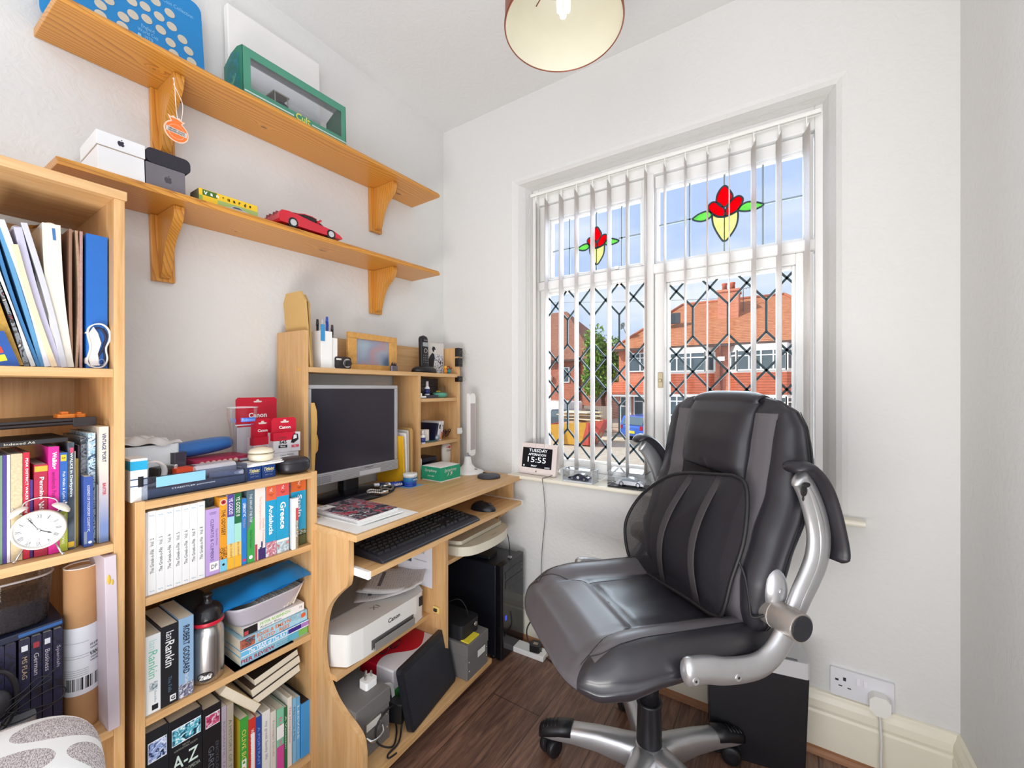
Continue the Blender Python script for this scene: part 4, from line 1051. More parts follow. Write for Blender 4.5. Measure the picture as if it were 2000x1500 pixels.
for (ya, za, yb, zb) in ((-0.020,0.846,-0.045,0.532),(0.092,0.866,0.100,0.540)):
 P_ = []
 for k in range(13):
  t = k / 12; yy = ya + (yb - ya) * t; zz = za + (zb - za) * t; xx = -0.153 + 0.078 * t + 0.052 * math.sin(PI * t)
  P_.append((xx, yy, zz))
 mb = MB(); mb.tube(P_, 0.013,8, flat=(0.12,1.0), up=(1,0,0)); part('strap', mb, C('#3a3538', 0.7), LU)
mb = MB(); mb.tube(smooth_path([(-0.105,0.198,0.70),(-0.112,0.215,0.66),(-0.118,0.222,0.60),(-0.115,0.232,0.575),(-0.135,0.252,0.59),(-0.17,0.258,0.62)], 6),0.003,8); part('elastic_cord', mb, C('#1a191c', 0.6), LU)
# ---- arms
SILV = plain('silver_lacquer', '#c2c2c4', 0.32, metal=0.75, vary=0.05)
SILD = plain('dull_silver', '#b3aca6', 0.4, metal=0.7)
def AX(x): return 0.655 - (0.655 - x) * 1.032
def AZ(z): return 1.097 - (1.097 - z) * 1.032
AY = 0.275
def arm(sg):
 a = part('arm', MB_lower(sg), SILV, CH, label='silver lower arm bar with flip-up upper arm')
 mb = MB()
 up = [(-0.150,0.590),(-0.162,0.614),(-0.180,0.648),(-0.203,0.684),(-0.222,0.722),(-0.229,0.765),(-0.222,0.810),(-0.205,0.856),(-0.186,0.890),(-0.170,0.908)]
 def FW(x_, z_):
  a_ = math.radians(9) if sg < 0 else 0.0; dx_, dz_ = AX(x_) + 0.16, AZ(z_) - 0.59
  return (-0.16 + dx_ * math.cos(a_) + dz_ * math.sin(a_), sg * AY, 0.59 + dz_ * math.cos(a_) - dx_ * math.sin(a_))
 pth = smooth_path([FW(x_, z_) for i, (x_, z_) in enumerate(up)], 5)
 n_ = len(pth); rr = [0.024 + 0.006 * math.sin(PI * min(1, i / n_ * 1.1)) if i < n_ - 3 else (0.025,0.021,0.012)[i - n_ + 3] for i in range(n_)]
 mb.tube(pth, rr, 20, flat=(0.56,1.0), up=(0,1,0)); up_ = part('upper_arm', mb, SILV, a)
 # raised rib along the outer face
 mb = MB(); rp = [(p.x + 0.004, p.y + sg * 0.0135, p.z) for p in pth[4:-5]]; mb.tube(rp, [0.010 * math.sin(PI * (i + 0.5) / len(rp)) ** 0.5 for i in range(len(rp))], 10, flat=(0.35,1.0), up=(0,1,0)); part('arm_rib', mb, SILV, a)
 mb = MB()
 pd = [(-0.150,0.922),(-0.178,0.930),(-0.205,0.914),(-0.232,0.880),(-0.252,0.835),(-0.270,0.776),(-0.278,0.735),(-0.272,0.714)]
 pth = smooth_path([FW(x_, z_) for x_, z_ in pd], 5); n_ = len(pth)
 mb.tube(pth, [0.034 * min(1,0.55 + i / 6,0.55 + (n_ - 1 - i) / 6) for i in range(n_)], 16, flat=(0.95,0.36), up=(0,1,0))
 part('arm_pad', mb, LK, CH)
 mb = MB(); px_, pz_ = AX(-0.135), AZ(0.604); mb.cyl((px_, sg * 0.228, pz_),(px_, sg * 0.316, pz_),0.031, n=32); mb.cyl((px_, sg * 0.255, pz_),(px_, sg * 0.2575, pz_),0.0325, n=32); mb.cyl((px_, sg * 0.316, pz_),(px_, sg * 0.319, pz_),0.0270, n=32, mi=1)
 part('pivot', mb, [SILD, C('#232329', 0.45)], CH, bevel=0.0015)
 mb = MB(); mb.sphere((-0.165, sg * 0.243,0.640),1,24, sc=(0.030,0.024,0.050)); mb.cyl((-0.16, sg * 0.261,0.643),(-0.16, sg * 0.2695,0.643),0.006, n=14); part('back_mount', mb, SILV, CH)
 for (x_, z_) in ((0.084,0.505),(-0.020,0.494)):
  mb = MB(); mb.cyl((x_, sg * 0.288, z_),(x_, sg * 0.2945, z_),0.0075, n=18); mb.cyl((x_, sg * 0.294, z_),(x_, sg * 0.2948, z_),0.003, n=6, mi=1)
  part('screw_cap', mb, [SILV, C('#1a1a1a', 0.6)], a)
def MB_lower(sg):
 lo = [(0.118,0.532),(0.100,0.532),(0.060,0.528),(0.020,0.518),(-0.030,0.513),(-0.070,0.516),(-0.103,0.533),(-0.128,0.560),(-0.145,0.588),(-0.150,0.604)]
 pth = smooth_path([(AX(x_), sg * AY, AZ(z_) - (0.012 if sg < 0 and x_ > -0.09 else 0)) for x_, z_ in lo], 5); n_ = len(pth)
 rr = [(0.012,0.020,0.025,0.028)[i] if i < 4 else 0.0300 - 0.005 * min(1, i / n_) for i in range(n_)]
 mb = MB(); mb.tube(pth, rr, 20, flat=(0.62,1.0), up=(0,1,0)); return mb
arm(1); arm(-1)
# chipped paint on the near upper arm
mb = MB(); mb.sphere((-0.196,0.2905,0.871),1,12, sc=(0.010,0.0022,0.012)); mb.sphere((-0.203,0.2905,0.884),1,12, sc=(0.012,0.0022,0.006)); mb.sphere((-0.194,0.2905,0.855),1,12, sc=(0.003,0.002,0.006))
part('worn_patch', mb, C('#1d1a1a', 0.6), CH, label='patch of arm where the silver paint has chipped away')
# ---- gas column and five-star base
BLK = C('#1c1b1f', 0.4);
mb = MB(); mb.cyl((0,0,0.20),(0,0,0.42),0.025, n=28); part('gas_column', mb, BLK, CH)
mb = MB(); mb.lathe([(0.033,0.075),(0.036,0.09),(0.034,0.13),(0.031,0.225),(0.034,0.232),(0.034,0.238),(0.028,0.238)], 32); part('column_cover', mb, BLK, CH)
mb = MB(); mb.lathe([(0.040,0.060),(0.050,0.075),(0.050,0.105),(0.040,0.122),(0.034,0.124)], 32); part('hub', mb, SILV, CH)
for k in range(5):
 ang = math.radians(37 + 72 * k)
 M = Matrix.Rotation(ang, 4, 'Z')
 mb = MB()
 st = [(0.030,0.034,0.124,0.055),(0.07,0.029,0.124,0.062),(0.14,0.025,0.121,0.070),(0.21,0.024,0.112,0.070),(0.27,0.025,0.098,0.066),(0.300,0.022,0.088,0.064),(0.310,0.014,0.080,0.066)]
 vs = []
 for r_, w_, zt_, zb_ in st:
  for (yy, zz) in ((-w_, zb_),(-w_, zt_ - 0.012),(-w_ * 0.7, zt_ - 0.002),(0, zt_),(w_ * 0.7, zt_ - 0.002),(w_, zt_ - 0.012),(w_, zb_)): vs.append((r_, yy, zz))
 n_ = 7; fs = [(i * n_ + j, i * n_ + (j + 1) % n_, (i + 1) * n_ + (j + 1) % n_, (i + 1) * n_ + j) for i in range(len(st) - 1) for j in range(n_)] + [tuple(range(n_)), tuple(range((len(st) - 1) * n_, len(st) * n_))]
 mb.add(vs, fs, 0, True, M); leg = part('base_leg', mb, SILV, CH, bevel=0.003, angle=50)
 mb = MB(); vs = []
 for r_, w_, zt_ in ((0.215,0.026,0.1135),(0.25,0.0262,0.1065),(0.275,0.0265,0.099),(0.298,0.024,0.091),(0.312,0.016,0.083)):
  for (yy, zz) in ((-w_, zt_ - 0.024),(-w_, zt_ - 0.010),(-w_ * 0.7, zt_ + 0.001),(0, zt_ + 0.004),(w_ * 0.7, zt_ + 0.001),(w_, zt_ - 0.010),(w_, zt_ - 0.024)): vs.append((r_, yy, zz))
 fs = [(i * 7 + j, i * 7 + (j + 1) % 7,(i + 1) * 7 + (j + 1) % 7,(i + 1) * 7 + j) for i in range(4) for j in range(7)] + [tuple(range(7)), tuple(range(28,35))]
 mb.add(vs, fs, 0, True, M)
 for q in range(4): mb.tube([M @ Vector((0.262 + 0.012 * q, yy, zz)) for yy, zz in ((-0.018,0.1045 - 0.0042 * q),(0,0.1095 - 0.0042 * q),(0.018,0.1045 - 0.0042 * q))], 0.0018,5)
 part('end_cap', mb, BLK, leg)
 mb = MB(); c_ = Vector((0.285,0,0)); sw = math.radians(40 + 50 * k)
 T_ = M @ Matrix.Translation(c_) @ Matrix.Rotation(sw, 4, 'Z')
 for sg in (-1,1): mb.lathe([(0.008,-0.010),(0.024,-0.010),(0.0265,-0.006),(0.0265,0.006),(0.024,0.010),(0.010,0.010)], 22, M=T_ @ Matrix.Translation((0.008, sg * 0.0145,0.0265)) @ Matrix.Rotation(PI / 2,4, 'X'))
 mb.lathe([(0.010,0.045),(0.010,0.068)], 12, M=T_); mb.rbox(-0.018,0.022,-0.004,0.004,0.018,0.055,0.008,3, 'y', M=T_)
 part('castor', mb, BLK, CH)
# ------------------------------------------------------------------ things on and in the desk
def dth(name, label, cat, x, y, z, rz=0.0, group=None): return thing(name, label, cat, D(x, y, z), DTH + rz, group)
SILP = plain('silver_plastic', '#b9b9bd', 0.35, metal=0.4, vary=0.03)
SCRM = plain('dark_screen', '#2b2731', 0.16, vary=0.02)
MO = dth('computer_monitor', 'silver framed flat computer monitor switched off on the desk', 'monitor', 0.100,0.275,0.711)
mb = MB(); w0, w1, z0, z1 = -0.194,0.190,0.066,0.398
for a in ((w0, w1, z1 - 0.013, z1), ): mb.box(0.0,0.030, *a)
mb.box(0.0,0.030, w0, w0 + 0.013, z0 + 0.038, z1 - 0.013); mb.box(0.0,0.030, w1 - 0.013, w1, z0 + 0.038, z1 - 0.013); mb.box(0.0,0.034, w0, w1, z0, z0 + 0.038)
bz = part('bezel', mb, SILP, MO, bevel=0.002)
mb = MB(); mb.box(0.002,0.024, w0 + 0.012, w1 - 0.012, z0 + 0.036, z1 - 0.012); part('screen', mb, SCRM, MO)
mb = MB()
for k in range(6):
 zz = z0 + 0.005 + k * 0.0056; mb.box(0.0335,0.0352, w0 + 0.004, w1 - 0.004, zz, zz + 0.0012)
part('grille_line', mb, C('#8d8d92', 0.5), bz)
mb = MB(); mb.box(0.034,0.0358,0.002,0.098, z0 + 0.004, z0 + 0.021)
part('button_panel', mb, C('#d6d6da', 0.35,0.3), bz, bevel=0.002)
letter('HANNS·G', C('#4a4a52', 0.4), bz, (0.0345,0.045, z0 + 0.030), *FX, h=0.006, bold=0.01)
mb = MB()
for k in range(12):
 for j in range(4): mb.cyl((0.034, w0 + 0.03 + k * 0.0045, z0 + 0.008 + j * 0.006),(0.0356, w0 + 0.03 + k * 0.0045, z0 + 0.008 + j * 0.006),0.0011, n=6)
sg_ = part('speaker_hole', mb, C('#6f6f75', 0.6), bz)
mb = MB(); mb.box(-0.028,0.0, w0 + 0.05, w1 - 0.05, z0 + 0.06, z1 - 0.06); mb.box(-0.045,-0.005,-0.035,0.035,0.01,0.20); part('stand', mb, BLACK, MO, bevel=0.01)
mb = MB(); mb.lathe([(0.135,0.0),(0.137,0.004),(0.130,0.010),(0.05,0.020),(0.001,0.021)], 48, M=Matrix.Translation((0.020,0.005,0)) @ Matrix.Diagonal((0.75,1.12,1,1))); part('stand_base', mb, plain('gloss_black', '#15141a', 0.18, vary=0.02), MO)
# small glittering bracelet watches on the stand
MET = plain('bright_steel', '#c8c6c2', 0.25, metal=0.9, vary=0.1)
def bangle(n, x, y, z, label, rz, mt):
 t = dth(n, label, 'watch', x, y, z, rz)
 mb = MB()
 for k in range(26):
  a = 2 * PI * k / 26; mb.sphere((0.027 * math.cos(a) * 1.15,0.027 * math.sin(a) * 0.8,0.0055 + 0.002 * math.sin(3 * a)),0.0052,8, sc=(1,1,0.9))
 part('bracelet', mb, mt, t)
 mb = MB(); mb.cyl((0.031,0,0.001),(0.031,0,0.012),0.013, n=20); mb.cyl((0.031,0,0.012),(0.031,0,0.0125),0.0105, n=20, mi=1); part('watch_case', mb, [MET, BLACK], t)
bangle('bracelet_watch', 0.196,0.300,0.7230, 'steel bracelet watch lying on the left of the monitor foot', 0.5, MET)
bangle('bracelet_watch', 0.178,0.365,0.7215, 'patterned black and silver bracelet watch lying on the right of the monitor foot', 2.6, plain('patterned_beads', '#7a766e', 0.35, metal=0.5, vary=0.8, vscale=120))
# mesh texture for the magazine
def art(name, cols, scale=14, rough=0.4, kind='voro', warp=1.5):
 m, nt, b = newmat(name, rough)
 v = nt.xyz()
 nz = nt.noise(v, scale, 4,0.6, warp)
 st = [(0.26 + 0.48 * i / max(1, len(cols) - 1), c) for i, c in enumerate(cols)]
 n = nt.ramp(nz, st)
 nt.n[-1] if False else None
 for nd in nt.n:
  if nd.bl_idname == 'ShaderNodeValToRGB' and kind == 'voro': nd.color_ramp.interpolation = 'CONSTANT' if len(cols) > 5 else 'LINEAR'
 nt.l.new(n, b.inputs['Base Color']); return m
PAP = plain('paper_white', '#f1f0ec', 0.7, vary=0.015); PAPE = plain('page_edges', '#ded3bd', 0.8, vary=0.08, vscale=300)
mb = MB(); mb.add([(0.0,0,0.0004),(0.21,0.0,0.0004),(0.215,0.225,0.001),(0.0,0.235,0.0006)], [(0,1,2,3)])
o = part('paper_sheet', mb, PAP, None, loc=D(0.250,0.008,0.7112), rot=(0,0, DTH), solid=0.0006); tag(o, 'white sheet of paper lying under the spiral notebook on the desk', 'paper')
for k, (dx, dy, rr) in enumerate(((0.006,-0.004,0.03),(0.01,0.012,-0.05))):
 mb = MB(); mb.box(0,0.21,0,0.15,0,0.0035); o = part('booklet', mb, [PAP], None, loc=D(0.205 + dx, 0.050 + dy, 0.7122 + 0.0037 * k), rot=(0,0, DTH + rr), bevel=0.0005)
 tag(o, ['white stapled booklet at the bottom of the paper pile beside the monitor', 'white booklet just under the spiral notebook beside the monitor'][k], 'booklet')
NB = dth('spiral_notebook', 'spiral-bound notebook with a busy dark red and grey cover in front of the monitor', 'notebook', 0.198,0.046,0.7197)
mb = MB(); mb.box(0,0.215,0.006,0.152,0,0.0085); part('pages', mb, PAP, NB)
mb = MB(); mb.box(-0.001,0.216,0.004,0.153,0.0085,0.0093); part('cover', mb, art('magazine_art', ['#e9e4e6', '#4d4752', '#2c2a34', '#8f8a94', '#b8283a', '#3a3742', '#d3cfd4', '#544e5a'], 26), NB)
mb = MB(); mb.box(0.002,0.045,0.012,0.055,0.0093,0.0097); part('cover_patch', mb, WHITE, NB)
letter('15-20', BLACK, NB, (0.016,0.034,0.0101),(0.0,1,0),(-1,0,0), w=0.024, bold=0.02)
mb = MB()
for k in range(34):
 x_ = 0.008 + k * 0.0061
 mb.tube([(x_, 0.005 + 0.006 * math.cos(t * PI / 5),0.0045 + 0.0062 * math.sin(t * PI / 5)) for t in range(10)], 0.0008,5, closed=True)
part('spiral_binding', mb, C('#d9d9dc', 0.3,0.5), NB)
# keyboard
KB = dth('computer_keyboard', 'black computer keyboard on the pull-out tray', 'keyboard', 0.412,0.300,0.6125, math.radians(-1.0))
mb = MB(); mb.add([(-0.078,-0.226,0),(0.078,-0.226,0),(0.078,0.226,0),(-0.078,0.226,0),(-0.076,-0.224,0.024),(0.060,-0.224,0.014),(0.078,-0.222,0.007),(0.078,0.222,0.007),(0.060,0.224,0.014),(-0.076,0.224,0.024)],
     [(0,3,2,1),(4,5,8,9),(5,6,7,8),(0,1,6,5,4),(3,9,8,7,2),(1,2,7,6),(0,4,9,3)])
part('keyboard_base', mb, plain('keyboard_plastic', '#2a2c34', 0.35, vary=0.03), KB, bevel=0.002)
KM = plain('key_plastic', '#1d1d21', 0.45, vary=0.03)
rows = [(-0.062, [(0,1)] + [(2 + i + (0.5 * (i // 4)),1) for i in range(12)]),
  (-0.038, [(i, 1) for i in range(13)] + [(13,2)]),(-0.019, [(0,1.5)] + [(1.5 + i, 1) for i in range(12)] + [(13.5,1.5)]),
  (0.000, [(0,1.75)] + [(1.75 + i, 1) for i in range(12)] + [(13.75,1.25)]),(0.019, [(0,1.25)] + [(1.25 + i, 1) for i in range(11)] + [(12.25,2.75)]),
  (0.038, [(0,1.25),(1.25,1.25),(2.5,1.25),(3.75,6.25),(10,1.25),(11.25,1.25),(12.5,1.25),(13.75,1.25)])]
def key_box(mb, xc, y0, wk):
 zb = 0.0225 - (xc + 0.076) * 0.0735; t = 0.0068
 x0, x1, y1 = xc - 0.0090, xc + 0.0090, y0 + wk
 mb.add([(x0, y0, zb),(x1, y0, zb),(x1, y1, zb),(x0, y1, zb),(x0 + 0.003, y0 + 0.0024, zb + t),(x1 - 0.0028, y0 + 0.0024, zb + t),(x1 - 0.0028, y1 - 0.0024, zb + t),(x0 + 0.003, y1 - 0.0024, zb + t)],
   [(0,3,2,1),(4,5,6,7),(0,1,5,4),(1,2,6,5),(2,3,7,6),(3,0,4,7)])
nk = 0
for xc, ks in rows:
 xtra = [(15.4 + i, 1) for i in range(3)] if xc in (-0.062,-0.038,-0.019) else ([(16.4,1)] if xc == 0.019 else ([(15.4 + i, 1) for i in range(3)] if xc == 0.038 else []))
 nump = [(18.8 + i, 1) for i in range(4)] if xc in (-0.038,-0.019,0.0) else ([(18.8 + i, 1) for i in range(3)] if xc == 0.019 else ([(18.8,2),(20.8,1)] if xc == 0.038 else []))
 for (u0, uw) in ks + xtra + nump:
  if nk < 100:
   mb = MB(); key_box(mb, xc, -0.216 + u0 * 0.01895, uw * 0.01895 - 0.0008); part('key', mb, KM, KB); nk += 1
  else:
   mb = MB(); key_box(mb, xc, -0.216 + u0 * 0.01895, uw * 0.01895 - 0.0008); part('key', mb, KM, KB); nk += 1
# mouse
MS = dth('computer_mouse', 'black computer mouse at the right end of the keyboard tray', 'mouse', 0.425,0.640,0.6125, math.radians(8))
mb = MB(); mb.grid(lambda u, v: ((lambda a, t: (0.055 * math.cos(a) * math.cos(t) * 1.0,0.031 * math.sin(a) * math.cos(t),0.032 * math.sin(t) * (1 + 0.12 * -math.cos(a))))(2 * PI * u, PI / 2 * v)),32,10, wrap_u=True)
part('mouse_body', mb, plain('mouse_plastic', '#1d1d22', 0.28, vary=0.02), MS)
mb = MB(); mb.cyl((0.030,-0.003,0.022),(0.030,0.003,0.022),0.008, n=16); part('scroll_wheel', mb, C('#3a3a40', 0.5), MS)
# desk lamp, charger, note cube, lotion
LPD = dth('desk_lamp', 'slim white desk lamp folded upright at the window end of the desk', 'lamp', 0.222,0.806,0.711)
WP = plain('lamp_white_plastic', '#f3f1ee', 0.3, vary=0.01)
mb = MB(); mb.lathe([(0.074,0.0),(0.075,0.004),(0.070,0.009),(0.055,0.014),(0.036,0.022),(0.020,0.040),(0.016,0.062),(0.015,0.075)], 48, M=Matrix.Diagonal((1.0,0.95,1,1))); part('lamp_base', mb, WP, LPD)
mb = MB(); mb.box(-0.008,0.008,-0.012,0.012,0.066,0.090); part('hinge', mb, C('#a8a8ac', 0.4), LPD, bevel=0.003)
mb = MB(); mb.rbox(-0.010,0.014,0.005,0.036,0.080,0.365,0.010,4, 'x'); part('lamp_arm', mb, WP, LPD, bevel=0.003)
mb = MB(); mb.rbox(0.012,0.022,-0.010,0.030,0.078,0.362,0.014,4, 'x'); hd = part('lamp_head', mb, WP, LPD, bevel=0.002)
mb = MB(); mb.box(0.022,0.0232,-0.0085,0.026,0.105,0.318); part('light_panel', mb, plain('brushed_diffuser', '#b9aead', 0.35, metal=0.3, vary=0.03), hd)
mb = MB(); mb.box(0.040,0.0515,-0.004,0.004,0.019,0.0215); part('touch_button', mb, C('#8a8a8a', 0.5), LPD)
CG = dth('wireless_charger', 'round dark grey wireless charger beside the white desk lamp', 'charger', 0.365,0.768,0.711)
mb = MB(); mb.lathe([(0.044,0.0),(0.050,0.003),(0.050,0.008),(0.046,0.0115),(0.001,0.0122)], 40); part('pad', mb, plain('charger_grey', '#3d3f4b', 0.45, vary=0.03), CG)
mb = MB(); mb.tube(smooth_path([(-0.02,0.045,0.004),(-0.035,0.055,0.004),(-0.055,0.058,0.004),(-0.09,0.057,0.004)], 5),0.002,8); part('cable', mb, BLACK, CG)
NC = dth('tissue_box', 'square green cardboard tissue box with white music note lettering', 'box', 0.198,0.648,0.711, math.radians(-3))
GRN = plain('green_card', '#22a57c', 0.5, vary=0.03)
mb = MB(); mb.box(-0.055,0.055,-0.060,0.062,0.004,0.058); part('box_body', mb, GRN, NC, bevel=0.001)
mb = MB(); mb.box(-0.053,0.056,-0.058,0.063,0.0,0.0035); part('lower_edge', mb, WHITE, NC)
mb = MB(); mb.grid(lambda u, v: (-0.054 + 0.108 * u, -0.059 + 0.120 * v, 0.0588 + 0.004 * math.sin(PI * u) * math.sin(PI * v) ** 0.7),12,12); part('tissue_top', mb, WHITE, NC, solid=0.001)
letter('Symphony', WHITE, NC, (0.0552,0.0,0.042), *FX, w=0.075, shear=0.3); letter('♪ ♫', WHITE, NC, (0.0552,-0.005,0.028), *FX, w=0.03)
letter('Symphony', WHITE, NC, (0.0,-0.0602,0.042), *FY, w=0.07, shear=0.3); letter('man-size', WHITE, NC, (0.0,-0.0602,0.022), *FY, w=0.036)
DV = dth('lotion_bottle', 'cream Dove bottle with pink cap standing behind the green tissue box', 'bottle', 0.085,0.815,0.711)
mb = MB(); mb.lathe([(0.019,0.022),(0.027,0.03),(0.030,0.07),(0.031,0.10),(0.027,0.118),(0.016,0.126),(0.001,0.127)], 28, M=Matrix.Diagonal((0.55,1,1,1))); part('bottle_body', mb, plain('cream_bottle', '#efe7db', 0.3, vary=0.02), DV)
mb = MB(); mb.lathe([(0.021,0.0),(0.022,0.02),(0.020,0.030)], 24, M=Matrix.Diagonal((0.6,1,1,1))); part('cap', mb, C('#7a3356', 0.4), DV)
letter('Dove', C('#3b3030', 0.5), DV, (0.0168,0.0,0.092), *FX, w=0.030, bold=0.01, shear=0.2)
mb = MB(); mb.sphere((0.0155,0.004,0.106),1,12, sc=(0.002,0.009,0.006)); mb.sphere((0.0155,-0.009,0.107),1,10, sc=(0.002,0.004,0.003)); part('dove_mark', mb, C('#d5303c', 0.5), DV)
# tins and tubes
def tin(name, label, x, y, z, r, h, mats, rz=0):
 t = dth(name, label, 'tin', x, y, z, rz); mb = MB(); mb.lathe([(r, 0),(r, h * 0.55)], 36,0); part('tin_body', mb, mats[0], t, bevel=0.001)
 mb = MB(); mb.lathe([(r * 1.03, h * 0.55),(r * 1.03, h * 0.96),(r * 0.96, h),(0.001, h)], 36); part('lid', mb, mats[1], t); return t
mb = MB(); mb.add([(-0.035,-0.045,0),(0.035,-0.035,0),(0.04,0.042,0),(-0.03,0.035,0)], [(0,1,2,3)]); o = part('blue_card', mb, C('#7fb0d6', 0.5), None, loc=D(0.180,0.480,0.7116), rot=(0,0, DTH), solid=0.0006); tag(o, 'pale blue card lying under the stacked cream tins', 'card')
tin('cream_tin', 'dark blue cream tin at the bottom of the stack of two', 0.185,0.478,0.7121,0.0245,0.019, [C('#1f49a8', 0.3), C('#2a5abf', 0.3)])
t = tin('cream_tin', 'light blue and white cream tin on top of the dark blue tin', 0.185,0.478,0.7313,0.0275,0.030, [C('#2f7db8', 0.3), C('#eef0ee', 0.3)])
for k in range(8):
 a = math.radians(-70 + 20 * k); c = Vector((0.0278 * math.cos(a),0.0278 * math.sin(a),0.0085))
letter('NIVEA', WHITE, t, (0.0277,0.0,0.0085), *FX, w=0.022, bold=0.02, off=0.0012)
mb = MB(); mb.sphere((0.0266,0.0,0.022),1,10, sc=(0.003,0.008,0.004)); part('badge', mb, C('#c9dbe4', 0.4), t)
for (lab, x, y, rz, c1, c2, n, tx) in (('dark blue hand cream tube lying against the cream tins', 0.150,0.405, math.radians(78), '#1f3f95', '#f0f0f0', 'hand_cream_tube', 'NIVEA'),('dark blue tube lying behind the NIVEA tube next to the monitor foot', 0.120,0.380, math.radians(60), '#20407e', '#e8e8e8', 'hand_cream_tube', None)):
 t = dth(n, lab, 'tube', x, y, 0.7115 if tx else 0.7115, rz)
 mb = MB(); mb.cyl((0.0,0,0.011),(0.060,0,0.011),0.011, n=20); part('tube_body', mb, C(c1,0.3), t)
 mb = MB(); mb.cyl((-0.020,0,0.0115),(0.0,0,0.0115),0.0115, n=20); mb.cyl((0.060,0,0.011),(0.066,0,0.011),0.0113, n=20); part('cap', mb, C(c2,0.35), t, bevel=0.0015)
 if tx: letter(tx, WHITE, t, (0.032,-0.0112,0.012),(1,0,0),(0,0.35,1), w=0.034, bold=0.02, off=0.0008)
# folders between monitor and divider
for k, (lab, c, y, x1_, h, lean) in enumerate((('yellow folder standing between the monitor and the desk divider', '#f0b71c', 0.483,0.150,0.195,3),('white paper wad standing beside the yellow folder', '#e8e6e2', 0.500,0.146,0.205,2),('grey printed leaflet standing behind the monitor edge', '#c9c6c0', 0.515,0.140,0.215,1),('brown card envelope against the desk divider', '#c89d5f', 0.532,0.140,0.222,0),('thin brown envelope touching the desk divider', '#bb8f52', 0.548,0.130,0.215,0))):
 mb = MB(); mb.rbox(-0.005, x1_, -0.005,0.004,0.0, h, 0.008,3, 'y'); o = part('document_folder', mb, plain('card_%d' % k, c, 0.6, vary=0.06), None, loc=D(0.0, y, 0.7115), rot=(math.radians(lean),0, DTH)); tag(o, lab, 'folder')
# envelopes at the hutch's left
for k, (lab, x0, y0, w, h, c, zz, rx) in enumerate((('large brown envelope with clipped corners standing on top of the desk hutch', 0.112,0.0885,0.0,0.245, '#cdA869', 1.1665,-5),('second brown envelope standing close behind the front one on the hutch', 0.100,0.100,0.0,0.238, '#c49e60', 1.1665,-3))):
 mb = MB()
 xa, xb = -0.100,0.020
 mb.prism([(0, xa),(0, xb),(h - 0.03, xb),(h, xb - 0.02),(h, xa + 0.02),(h - 0.03, xa)], 'y', 0.0,0.006)
 o = part('envelope', mb, plain('manila_%d' % k, c, 0.75, vary=0.05), None, loc=D(x0, y0, zz), rot=(math.radians(rx) * -1,0, DTH), bevel=0.001); tag(o, lab, 'envelope')
EV = dth('envelope', 'brown envelope slotted upright down the left side of the monitor', 'envelope', 0.142,0.084,0.711)
mb = MB(); mb.prism([(0.0,0.0),(0.005,0.004),(0.15,0.028),(0.275,0.034),(0.315,0.026),(0.340,0.012),(0.340,0.0)], 'x', 0,0.004); o = part('sleeve', mb, plain('manila_side', '#d3a75c', 0.7, vary=0.05), EV)
for v in o.data.vertices: v.co = Vector((v.co.x, v.co.z * 0 + v.co.y, v.co.z))
# rebuild with correct axes: (y, z) outline
bpy.data.objects.remove(o)
mb = MB(); mb.prism([(0.0,0.0),(0.004,0.0),(0.012,0.15),(0.020,0.275),(0.018,0.315),(0.010,0.340),(0.0,0.340)], 'x', 0,0.004); part('sleeve', mb, plain('manila_side', '#d3a75c', 0.7, vary=0.05), EV)
mb = MB(); mb.prism([(0.008,0.165),(0.024,0.185),(0.026,0.215),(0.022,0.235),(0.012,0.24)], 'x', -0.003,0.001); part('flap', mb, plain('manila_flap', '#c9964f', 0.7), EV)
PH0 = dth('photo_wallet', 'small red Canon photo paper packet tucked behind the hutch side', 'packet', 0.05,0.0785,1.1668)
mb = MB(); mb.box(0.0,0.075,0.0,0.003,0.0,0.148); part('packet_sleeve', mb, plain('packet_red', '#c9475a', 0.35, vary=0.04), PH0)
letter('Canon', WHITE, PH0,(0.016,0.0,0.138), *FY, w=0.020, bold=0.02)
# pen holder made of white cards, and pens
PHD = dth('pen_holder', 'white cardboard letter holder stuffed with pens on the hutch shelf', 'pen holder', 0.085,0.165,1.1665)
mb = MB(); mb.box(-0.035,0.035,-0.030,0.012,0.0,0.125); mb.box(-0.030,0.030,0.014,0.036,0.0,0.105); part('card_holder', mb, PAP, PHD, bevel=0.001)
mb = MB(); mb.box(0.0352,0.038,-0.032,-0.018,0.09,0.145); part('blue_sleeve', mb, C('#3c8fc4', 0.4), PHD)
for k, (px_, py_, h_, c_, lab) in enumerate(((0.0,-0.020,0.165, '#2a2a30', 'black ballpoint pen leftmost in the white card holder'),(0.012,-0.010,0.168, '#c0c0c4', 'silver pen next to the black one in the white card holder'),(0.02,0.002,0.175, '#274fb0', 'blue pen standing tallest in the white card holder'),(0.01,0.010,0.165, '#22263a', 'dark navy pen right of the blue pen in the white card holder'),(0.02,0.022,0.150, '#3a3a3e', 'dark pen with a clip at the right end of the card holder'))):
 t = dth('pen', lab, 'pen', 0.085 + px_, 0.165 + py_, 1.1675,0, 'pens in the card holder')
 mb = MB(); mb.cyl((0,0,0.0),(0,0, h_ - 0.02),0.004, n=12); part('barrel', mb, C(c_, 0.35), t)
 mb = MB(); mb.cyl((0,0, h_ - 0.02),(0,0, h_),0.0048,0.0035, n=12); mb.box(0.004,0.006,-0.001,0.001, h_ - 0.035, h_ - 0.005); part('pen_top', mb, C(c_, 0.25), t)
